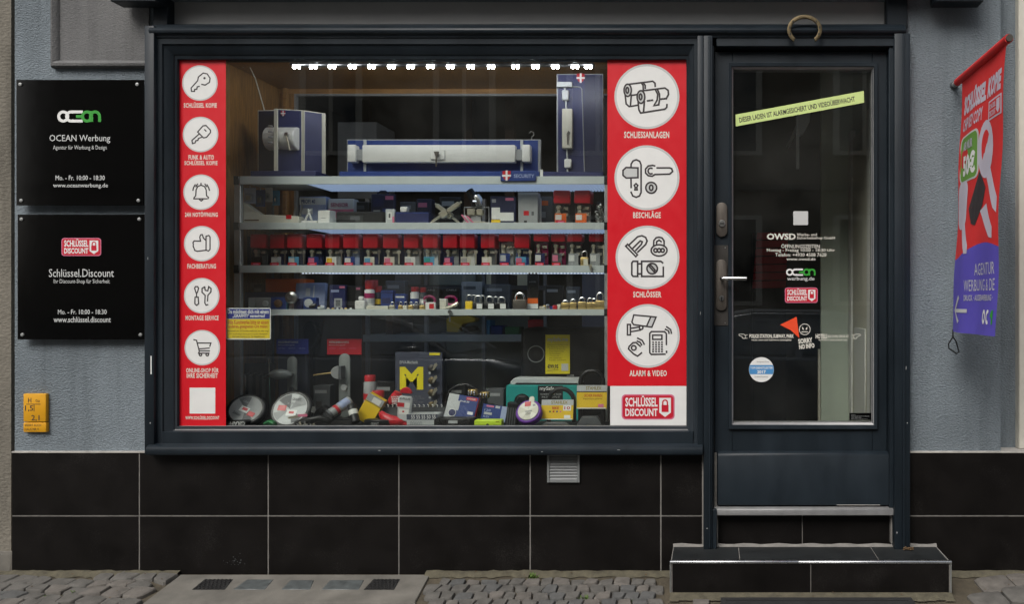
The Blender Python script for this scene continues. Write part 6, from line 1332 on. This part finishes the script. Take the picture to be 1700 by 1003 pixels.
capsule('black_torch', 'short black torch with a white sleeve pointing down at the window floor', 'torch', (591, 702), (583, 672), 7, .10, 'black', [(.42, .68, 'white', .0008)], y1=.13)
Y = .2
o = carton('yellow_cleaner_box', 'tilted yellow carton with grey end among the cans', 'carton', 587, 617, 650, FZ + .02, Y - .03, .035, 'yellow', [(0, 1, .74, 1, 'grey'), (.35, .85, .76, .95, 'white'), (0, 1, .70, .73, 'text_olive')], ry=30, h=.14)
can('spray_can', 'grey spray can with a wide red cap standing behind the yellow carton', 600, 620, 624, 634, FZ, .3, 'grey', 'red', [(.55, .7, 'red')], group=None)
can('spray_can', 'dark yellow-banded can with a red cap lying half hidden behind the yellow carton', 612, 634, 650, 661, FZ, .24, 'navy_dark', 'red', [(.6, .75, 'yellow'), (.3, .5, 'royal')], group=None)
o = carton('dark_lock_case', 'dark lock case with small white print between yellow carton and red pouch', 'case', 603, 646, 697, FZ, .08, .05, 'black', [(.3, .6, .4, .7, 'grey', 'GRANIT')], bev=.006)
carton('yellow_strip_box', 'navy box with yellow and red edge low behind the dark lock case', 'box', 612, 634, 680, FZ, .2, .05, 'navy', [(0, 1, .85, 1, 'yellow'), (0, 1, .15, .3, 'yellow'), (.2, .8, .45, .75, 'red')], ry=-6)
# red cloth glove pouch
o = wthing('red_lock_pouch', 'crumpled red cloth pouch with white lettering beside the grey tube', 'pouch', 655, .14, FZ)
Y = .14
def blob(pts, name, mk, parent, seed=1, n=16, m=10):
    """soft cloth body: list of (px, py, depth, radius px) swept with uneven radius"""
    rnd = random.Random(seed)
    b = B().tube([(X(p, y), y, Z(q, y)) for p, q, y, r in pts], [px2m(r, Y) for p, q, y, r in pts], n)
    b.v = [(v[0] + rnd.uniform(-.0025, .0025), v[1] + rnd.uniform(-.0025, .0025), v[2] + rnd.uniform(-.0025, .0025)) for v in b.v]
    return b.build(name, mk, parent)
blob([(630, 685, Y, 1), (633, 687, Y - .02, 5), (640, 694, Y - .03, 8), (650, 699, Y - .03, 9), (662, 701, Y - .03, 8.5), (672, 700, Y - .02, 6), (676, 699, Y, 1)], 'pouch_body', 'red', o, 3)
gl = blob([(646, 671, Y + .06, 1), (650, 667, Y + .06, 7), (657, 661, Y + .06, 10), (662, 655, Y + .06, 9), (666, 653, Y + .06, 2)], 'pouch_top', 'red', o, 5)
for k in range(4): txt(['LOCK', 'SAFE', 'BIKE', 'LOCK'][k], X(646 + k, Y), X(659 + k * .7, Y), Z(661.5 + k * 3.6, Y), Z(658.8 + k * 3.6, Y), Y + .024 - k * .002, 'print_white', gl, .03)
o = carton('grey_lock_tube', 'upright grey labelled cylinder with red and white print beside the red pouch', 'tube', 657, 680, 658, FZ + .03, .10, .02, 'grey_light', [(0, .5, .58, .74, 'red'), (.55, .9, .56, .76, 'white'), (.15, .85, .3, .5, 'white'), (.1, .9, .86, .95, 'grey_dark', 'X-PLUS'), (.4, .55, .38, .44, 'red')], ry=5, bev=.008)
B().box(-.02, .02, .002, .018, -.03, .002).build('foot', 'red', o, bevel=.006)
B().prism(arc(0, .135, .03, 0, 180, 10), .004, .016).build('loop_top', 'red', o, bevel=.004)
# M board
Y = .36
o = carton('key_system_board', 'slate blue display board with a large yellow letter M and brass keys', 'board', 656, 734, 585, FZ, Y, .02, 'slate', [(.10, .60, .45, .785, 'lemon', 'M', .05), (.10, .49, .83, .875, 'grey_light', 'EVVA-Mechanik', .02), (.73, .95, .955, .99, 'lemon')])
w_ = px2m(78, Y)
for k in range(6): txt(['Schließsysteme für alle', 'Anforderungen im Haus', 'geprüfte Qualität', 'Kopierschutz bis 2030', 'Wendeschlüssel', 'Made in Austria'][k], -w_ * .38, w_ * [.05, .12, -.02, .1, .0, .1][k], .118 - k * .010, .124 - k * .010, -.0014, 'grey', o, .0)
txt('EVVA', w_ * .26, w_ * .42, .3125, .3195, -.0024, 'slate', o, .03)
for k in range(4):
    zz = .285 - k * .062
    kb = B().lathe([(.016, 0), (.018, .004), (.018, .02), (.012, .024)], 14, Matrix.Translation((w_ * .30, 0, zz - .02)) @ Ry).build('cylinder_sample', 'bronze_dark' if k == 0 else 'brass_old', o)
    B().prism([(w_ * .33, zz - .03), (w_ * .36, zz - .03), (w_ * .44, zz - .004), (w_ * .42, zz + .008), (w_ * .38, zz + .004)], -.03, -.026).build('key', 'nickel', kb)
    B().disc(w_ * .24, zz - .045, .006, -.0015, 14).build('dot', 'grey_light', o, flat=True)
hk = wthing('hook_strip', 'row of small white price hooks along the foot of the M board', 'hooks', 680, .2, FZ)
Y = .2
B().box(X(633, Y), X(738, Y), Y, Y + .004, FZ, Z(676, Y)).build('strip', 'grey_dark', hk)
for k in range(14): B().tube([(X(637 + k * 7.4, Y), Y - .001, Z(673, Y)), (X(637.5 + k * 7.4, Y), Y - .012, Z(671.5, Y)), (X(639.5 + k * 7.4, Y), Y - .012, Z(673, Y)), (X(638.5 + k * 7.4, Y), Y - .012, Z(675.5, Y))], .0022, 5).build('hook', 'white', hk)
o = carton('number_lock_box', 'pale grey box with black numbers on its front edge below the M board', 'box', 675, 726, 688, FZ, .09, .08, 'grey_light', [(.12, .5, .2, .5, 'grey_dark', 'ooooo', -.02), (0, 1, .62, 1, 'slate'), (.15, .95, .68, .95, 'print_white', '55 55 55 50 55', .01)])
# blue lock package
o = carton('blue_red_lock_box', 'tilted dark blue and silver lock carton with red side and round emblem', 'carton', 736, 786, 656, FZ + .035, .15, .035, 'royal', [(0, .34, 0, 1, 'grey_light'), (.34, .42, .35, .75, 'grey_light'), (.60, .96, .83, .96, 'red'), (.64, .92, .865, .925, 'print_white', 'LOCK', .03), (.42, .72, .72, .79, 'print_white', 'Profi 20', .02), (.74, .92, .26, .38, 'print_white'), (.74, .96, .05, .13, 'red'), (.52, .72, .05, .12, 'grey_light', 'SAFE', .02)], rx=-16, ry=9)
w_ = px2m(50, .15)
B().box(w_ / 2 + .0002, w_ / 2 + .002, .001, .034, .002, .118).build('red_side', 'red', o)
B().disc(-w_ * .26, .028, .016, -.0016, 24).build('emblem', 'navy', o, flat=True); B().tube([(-w_ * .26 + q[0], -.0016, .028 + q[1]) for q in arc(0, 0, .018, 0, 360, 20)][:-1], .0016, 5, True).build('emblem_ring', 'white', o)
carton('black_lock_bar', 'long black lock bar with a small white plate below the blue carton', 'lock', 719, 789, 694, FZ, .085, .05, 'black', [(.36, .58, .5, .75, 'grey_light')], bev=.008)
for i, (a, t) in enumerate(((776, 647), (796, 651))):
    o = wthing('brass_lock_block', ['left shiny brass cylinder block behind the blue carton', 'right shiny brass cylinder block behind the blue carton'][i], 'lock cylinder', a + 6, .28, FZ, 'shiny brass cylinder blocks')
    Y = .28
    B().box(X(a, Y), X(a + 15, Y), Y, Y + .03, Z(t + 11, Y), Z(t, Y)).build('block', 'brass', o, bevel=.004)
    for k in range(3): B().box(X(a + 1 + k * 4.8, Y), X(a + 3.6 + k * 4.8, Y), Y - .006, Y - .0003, Z(t + 10, Y), Z(t + 2, Y)).build('tooth', 'steel_bright', o, bevel=.001)
    B().box(X(a + 4, Y), X(a + 11, Y), Y + .004, Y + .026, FZ, Z(t + 11, Y) - .0003).build('stand', 'black', o)
carton('blue_cable_box', 'small blue carton with pale stripe above the neon yellow box', 'carton', 797, 838, 673, FZ + .03, .14, .04, 'royal', [(.78, 1, 0, 1, 'paleblue'), (.15, .45, .84, .94, 'pink'), (.52, .7, .82, .97, 'grey_light'), (.1, .35, .55, .7, 'paleblue', '120', .02), (.1, .42, .35, .5, 'grey_light'), (.1, .35, .15, .28, 'paleblue', 'FLEX', .02)], rx=-12, ry=8)
o = carton('neon_box', 'flat neon yellow green case with a keyhole at the window bottom', 'case', 787, 832, 698, FZ, .065, .05, 'neon', [(.47, .53, .25, .6, 'black'), (.8, .93, .78, .86, 'text_olive')], bev=.004)
B().lathe([(.0065, 0), (.0065, .0015)], 12, Matrix.Translation((0, -.0001, .022)) @ Ry).build('keyhole', 'black', o)
carton('black_folding_lock', 'black ribbed folding lock standing between the neon case and the purple disc', 'lock', 838, 858, 669, FZ, .13, .04, 'black', [(.1 + .2 * k, .2 + .2 * k, .05, .8, 'grey_dark') for k in range(4)], ry=6, bev=.004)
o = wthing('d_shackle_lock', 'small black trapezoid shackle in front of the teal carton dial', 'lock', 866, .22, FZ)
Y = .22
B().tube([(X(p, Y), Y, Z(q, Y)) for p, q in ((852, 690), (859, 664), (862, 659), (872, 659), (875, 663), (870, 676), (862, 678))], .006, 8).build('shackle', 'black', o)
B().box(X(846, Y), X(858, Y), Y - .01, Y + .02, FZ, Z(688, Y)).build('foot', 'black', o, bevel=.003)
o = disc_lock('coiled_cable_lock', 'purple coiled cable lock with a cream round tag at the window bottom', 878, 684, 17, .11, -35, -6, 'cream', [(-.35, .25, .45, .95, 'red'), (.45, .7, .4, .6, 'grey'), (-.2, .3, -.5, -.25, 'grey_dark', 'LOCK'), (-.3, .4, -.15, -.05, 'grey')], 'purple')
B().prism(rrect(.002, .026, .03, .075, .011), -.012, -.009).build('hang_tab', 'cream', o)
def u_lock(name, label, a0, a1, b0, b1, Y, base, shx0, shx1, sht, rxx, cardp):
    o = wthing(name, label, 'bicycle lock', (a0 + a1) / 2, Y, FZ, 'U-locks with yellow cards')
    r = px2m((shx1 - shx0) / 2, Y); cx = X((shx0 + shx1) / 2, Y); zt = Z(sht, Y)
    B().tube([(cx - r, Y + .03, FZ + .02), (cx - r, Y + .03, zt - r)] + [(cx + q[0], Y + .03, zt - r + q[1]) for q in arc(0, 0, r, 180, 0, 12)[1:-1]] + [(cx + r, Y + .03, zt - r), (cx + r, Y + .03, FZ + .02)], .011, 10).build('shackle', 'black', o)
    M = Matrix.Translation((X((a0 + a1) / 2, Y), Y, Z(b1, Y))) @ Matrix.Rotation(rad(rxx), 4, 'X')
    w = px2m(a1 - a0, Y) / 2; h = px2m(b1 - b0, Y)
    c = B().box(-w, w, 0, .008, 0, h, M).build('card', 'yellow', o)
    B().box(-w, w, -.0006, -.0001, h * .72, h, M).build('card_band', 'grey_light', c)
    for k, (u0, u1, v0, v1, m, t) in enumerate(cardp):
        if t: v, f = text2d(t, .02); B().add([M @ Vector((-w + 2 * w * (u0 + (u1 - u0) * p[0]), -.0012, h * (v0 + (v1 - v0) * p[1]))) for p in v], f).build('lettering', m, c, flat=True)
        else: B().box(-w + 2 * w * u0, -w + 2 * w * u1, -.0010, -.0001, h * v0, h * v1, M).build('print', m, c)
    n_ = 8; bw = px2m(base[1] - base[0], Y) / 2; bc = X((base[0] + base[1]) / 2, Y); bt = Z(base[2], Y)
    B().prism([(bc - bw, FZ), (bc + bw, FZ), (bc + bw, FZ + .012), (bc + bw * .6, bt), (bc - bw * .6, bt), (bc - bw, FZ + .012)], Y - .05, Y - .01).build('lock_body', 'grey_dark' if name == 'u_lock' else 'grey', o, bevel=.003)
    return o
u_lock('u_lock', 'black U-lock with a yellow card printed with coloured dots', 898, 951, 664, 697, .14, (899, 948, 700), 909, 951, 647, -12, [(.3, .82, .78, .94, 'text_olive', 'STAHLEX'), (.34, .55, .52, .64, 'red', 'BIKE'), (.25, .3, .36, .44, 'green', None), (.36, .41, .36, .44, 'red', None), (.47, .52, .36, .44, 'royal', None), (.58, .63, .36, .44, 'pink', None), (.68, .93, .45, .72, 'print_white', None), (.72, .9, .5, .66, 'red', '10'), (.72, .92, .06, .22, 'print_white', None), (.02, .98, .0, .04, 'print_white', None)])
u_lock('u_lock', 'tallest black U-lock with an orange-yellow card at the right end of the floor', 957, 1007, 640, 679, .17, (960, 1002, 690), 962, 1000, 617, -8, [(.3, .82, .8, .95, 'text_olive', 'STAHLEX'), (.0, 1, .70, .74, 'print_dark', None), (.25, .85, .5, .62, 'text_rust', 'SICHER FAHREN'), (.22, .85, .38, .45, 'text_olive', 'Bügelschloss gehärtet'), (.72, .9, .06, .2, 'pink', None), (.02, .98, .0, .05, 'print_cream', None)])

# ---- more stock packed behind and between
Yb = .50
for i, (a0, a1, t, mk, p, lb) in enumerate((
    (664, 690, 335, 'grey_dark', 'grey', 'dark grey hardware carton behind the plain navy box'), (692, 716, 330, 'navy_dark', 'pink', 'dark navy carton with pink strip behind the crossed cylinders'),
    (730, 764, 327, 'black', 'grey', 'black carton behind the crossed cylinders on the first lit shelf'), (896, 916, 326, 'grey_dark', 'orange', 'grey carton with orange strip left of the large jars'),
    (588, 612, 335, 'black', 'grey_dark', 'black carton behind the low black case'))):
    carton('stock_pack', lb, 'carton', a0, a1, t, S2, Yb, .06, mk, [(.1, .7, .7, .86, p), (.1, .5, .3, .5, 'grey')], group='stock behind the first lit shelf')
for i, (a0, a1, t, mk, p, lb) in enumerate((
    (420, 440, 472, 'brown', 'cream', 'brown carton at the back left of the third shelf'), (640, 672, 466, 'grey_dark', 'grey', 'dark grey pack behind the blue boxes on the third shelf'),
    (766, 800, 468, 'grey', 'grey_dark', 'grey pack behind the yellow padlock'), (804, 846, 472, 'grey_dark', 'grey', 'dark grey pack behind the black padlocks'), (905, 935, 474, 'black', 'grey', 'black pack behind the small lock parts'), (940, 962, 476, 'grey_dark', 'grey_light', 'dark grey pack behind the first brass padlocks'))):
    carton('stock_pack', lb, 'carton', a0, a1, t, S4, .52, .05, mk, [(.1, .7, .72, .84, p)], group='stock at the back of the third shelf')
for i, (px_, a) in enumerate(((643, 20), (716, -30), (810, 10), (856, -15), (900, 40))):
    o = wthing('loose_key', 'single nickel key lying at the front of the first lit shelf, %s from the left' % ORD[i], 'key', px_, .315, S2, 'keys on the first lit shelf')
    M = Matrix.Translation((X(px_, .315), .315, S2 + .001)) @ Matrix.Rotation(rad(a), 4, 'Z')
    B().lathe([(.008, 0), (.009, .001), (.008, .0025)], 10, M).build('bow', 'nickel', o); B().box(.007, .03, -.002, .002, .0005, .002, M).build('blade', 'nickel', o)
o = wthing('cable_loop', 'black plastic coated cable loop rising behind the blue carton', 'cable', 755, .33, FZ)
Y = .33
B().tube([(X(p, Y), Y, Z(q, Y)) for p, q in ((738, 690), (741, 662), (747, 648), (760, 640), (774, 638), (788, 644), (794, 660))], .006, 8).build('cable', 'black', o)
for i, (a0, a1, t, mk, lb) in enumerate(((742, 772, 640, 'black', 'black lock carton behind the blue carton, left one'), (806, 836, 646, 'grey_dark', 'dark grey lock carton behind the brass blocks'), (520, 548, 640, 'grey_dark', 'dark grey carton between the two handle samples'), (620, 654, 634, 'black', 'black carton between the grey spray can and the M board'))):
    carton('dark_lock_carton', lb, 'carton', a0, a1, t, FZ, .46, .06, mk, [(.1, .8, .75, .85, 'grey'), (.15, .5, .3, .5, 'bronze_dark')], group='dark cartons on the window floor')
o = wthing('green_rag', 'dark green cloth scrap on the window floor between the round locks', 'cloth', 447, .1, FZ)
blob([(438, 703, .1, 1), (442, 704, .09, 4), (449, 702, .1, 5), (455, 704, .09, 4), (459, 705, .1, 1)], 'cloth', 'green', o, 9)
o = wthing('key_ring_bunch', 'bunch of black and silver keys lying before the second round lock', 'keys', 503, .075, FZ)
for k in range(7): B().box(-.004, .004, -.001, .001, 0, .034, Matrix.Translation((X(494 + k * 4, .075), .075 - .001 * k, FZ + .004)) @ Matrix.Rotation(rad(-70 + 24 * k), 4, 'Y')).build('key', ['steel', 'black', 'nickel'][k % 3], o, bevel=.0008)
# ================================================================== across the street (seen mirrored in the glass)
ob = thing('opposite_building', 'pale rendered apartment house across the street, mirrored in the shop glass', 'building', (0, -15, -.3))
B().box(-16, 16, -22, -14.6, -.32, 10.6).build('wall', 'render_far', ob)
B().box(-16, 16, -14.6, -14.5, -.32, 1.0).build('base_course', 'concrete', ob)
for z in (4.0, 7.4, 10.4): B().box(-16, 16, -14.599, -14.45, z - .12, z).build('string_course', 'concrete', ob)
def owin(cx, z0, w, h):
    f = B().box(cx - w / 2 - .1, cx + w / 2 + .1, -14.6, -14.54, z0 - .1, z0 + h + .1).build('window', 'print_cream', ob)
    for s in (-1, 1): B().box(cx + s * w / 4 - w / 4 + .05, cx + s * w / 4 + w / 4 - .05, -14.54, -14.53, z0, z0 + h).build('pane', 'car_paint', f)
for fl_, z0 in enumerate((1.3, 4.8, 8.0)):
    for i in range(-4, 5): owin(i * 3.1 + .4, z0, 1.25, 1.9)
# parked cars at the kerb
def car(label, x0, y0, mk):
    o = thing('parked_car', label, 'car', group='cars parked at the kerb')
    L, W = 4.3, 1.76
    side = [(0, .35), (.02, .62), (.12, .86), (.7, .95), (1.15, 1.0), (3.9, .95), (4.2, .85), (4.3, .6), (4.28, .3), (3.9, .22), (.3, .22)]
    b = B(); n = len(side)
    for y, k in ((-W / 2, .94), (-W / 2 + .12, 1.), (W / 2 - .12, 1.), (W / 2, .94)): b.v += [(2.15 + (p[0] - 2.15) * (k if abs(y) > .8 else 1), y, .55 + (p[1] - .55) * k) for p in side]
    for j in range(3):
        for i in range(n): b.f.append((j * n + i, j * n + (i + 1) % n, (j + 1) * n + (i + 1) % n, (j + 1) * n + i))
    b.f += [tuple(range(n)), tuple(range(3 * n, 4 * n))]
    b.build('body', mk, o, bevel=.04, seg=2)
    roof = [(.35, .94), (.9, 1.36), (1.5, 1.46), (2.4, 1.45), (2.85, 1.34), (3.45, .95)]; m = len(roof)
    def cab(inset, name, mkk, k=0.):
        b = B()
        for s in (-1, 1): b.v += [(p[0], s * (W / 2 - .06 - (p[1] - .94) * .32 + inset), p[1] + k) for p in roof]
        b.f = [tuple(range(m)), tuple(range(2 * m - 1, m - 1, -1))] + [(i, i + m, (i + 1) % m + m, (i + 1) % m) for i in range(m)]
        return b.build(name, mkk, o, bevel=.02)
    cab(-.01, 'cabin', mk)
    for s in (-1, 1):
        for q in ([(.62, 1.0), (1.0, 1.32), (1.55, 1.39), (1.95, 1.39), (1.95, 1.0)], [(2.03, 1.0), (2.03, 1.39), (2.4, 1.38), (2.72, 1.29), (3.2, 1.0)]):
            P = [(p[0], s * (W / 2 - .06 - (p[1] - .94) * .32 + .0), p[1]) for p in q]; Q = [(p[0], p[1] - s * .03, p[2]) for p in P]; k = len(P)
            B().add(P + Q, [tuple(range(k)), tuple(range(2 * k - 1, k - 1, -1))] + [(i, i + k, (i + 1) % k + k, (i + 1) % k) for i in range(k)]).build('side_window', 'car_glass', o)
        B().tube([(.45, s * (W / 2 - .07), .99), (.92, s * (W / 2 - .17), 1.38), (1.5, s * (W / 2 - .2), 1.475), (2.4, s * (W / 2 - .2), 1.465), (2.86, s * (W / 2 - .17), 1.355), (3.45, s * (W / 2 - .05), .97)], .018, 6).build('roof_trim', 'steel_bright', o)
        B().box(2.95, 3.12, s * (W / 2 + .1) - .08, s * (W / 2 + .1) + .08, .98, 1.1).build('wing_mirror', mk, o, bevel=.03, seg=2)
        B().box(4.15, 4.27, s * .62 - .16, s * .62 + .16, .62, .76).build('headlight', 'steel_bright', o, bevel=.02)
        for wx in (.8, 3.45):
            Mw = Matrix.Translation((wx, s * (W / 2 - .09), .31)) @ Matrix.Rotation(rad(90), 4, 'X')
            wh = B().lathe([(.2, -.1), (.3, -.1), (.315, -.06), (.315, .06), (.3, .1), (.2, .1)], 24, Mw).build('wheel', 'rubber', o)
            B().lathe([(.02, -.105), (.2, -.102), (.2, .102), (.02, .105)], 16, Mw).build('rim', 'alu', wh)
    P = [(2.9, 1.30), (3.38, .98)]
    B().add([(P[0][0], -.58, P[0][1] + .02), (P[0][0], .58, P[0][1] + .02), (P[1][0] + .02, .7, P[1][1] + .02), (P[1][0] + .02, -.7, P[1][1] + .02)], [(0, 1, 2, 3)]).build('windscreen', 'car_glass', o)
    place(o, (x0, y0, -.32)); return o
car('dark parked car mirrored in the door glass', -1.05, -5.75, 'car_body')
car('dark parked car mirrored faintly in the shop window', -6.3, -5.75, 'car_body')
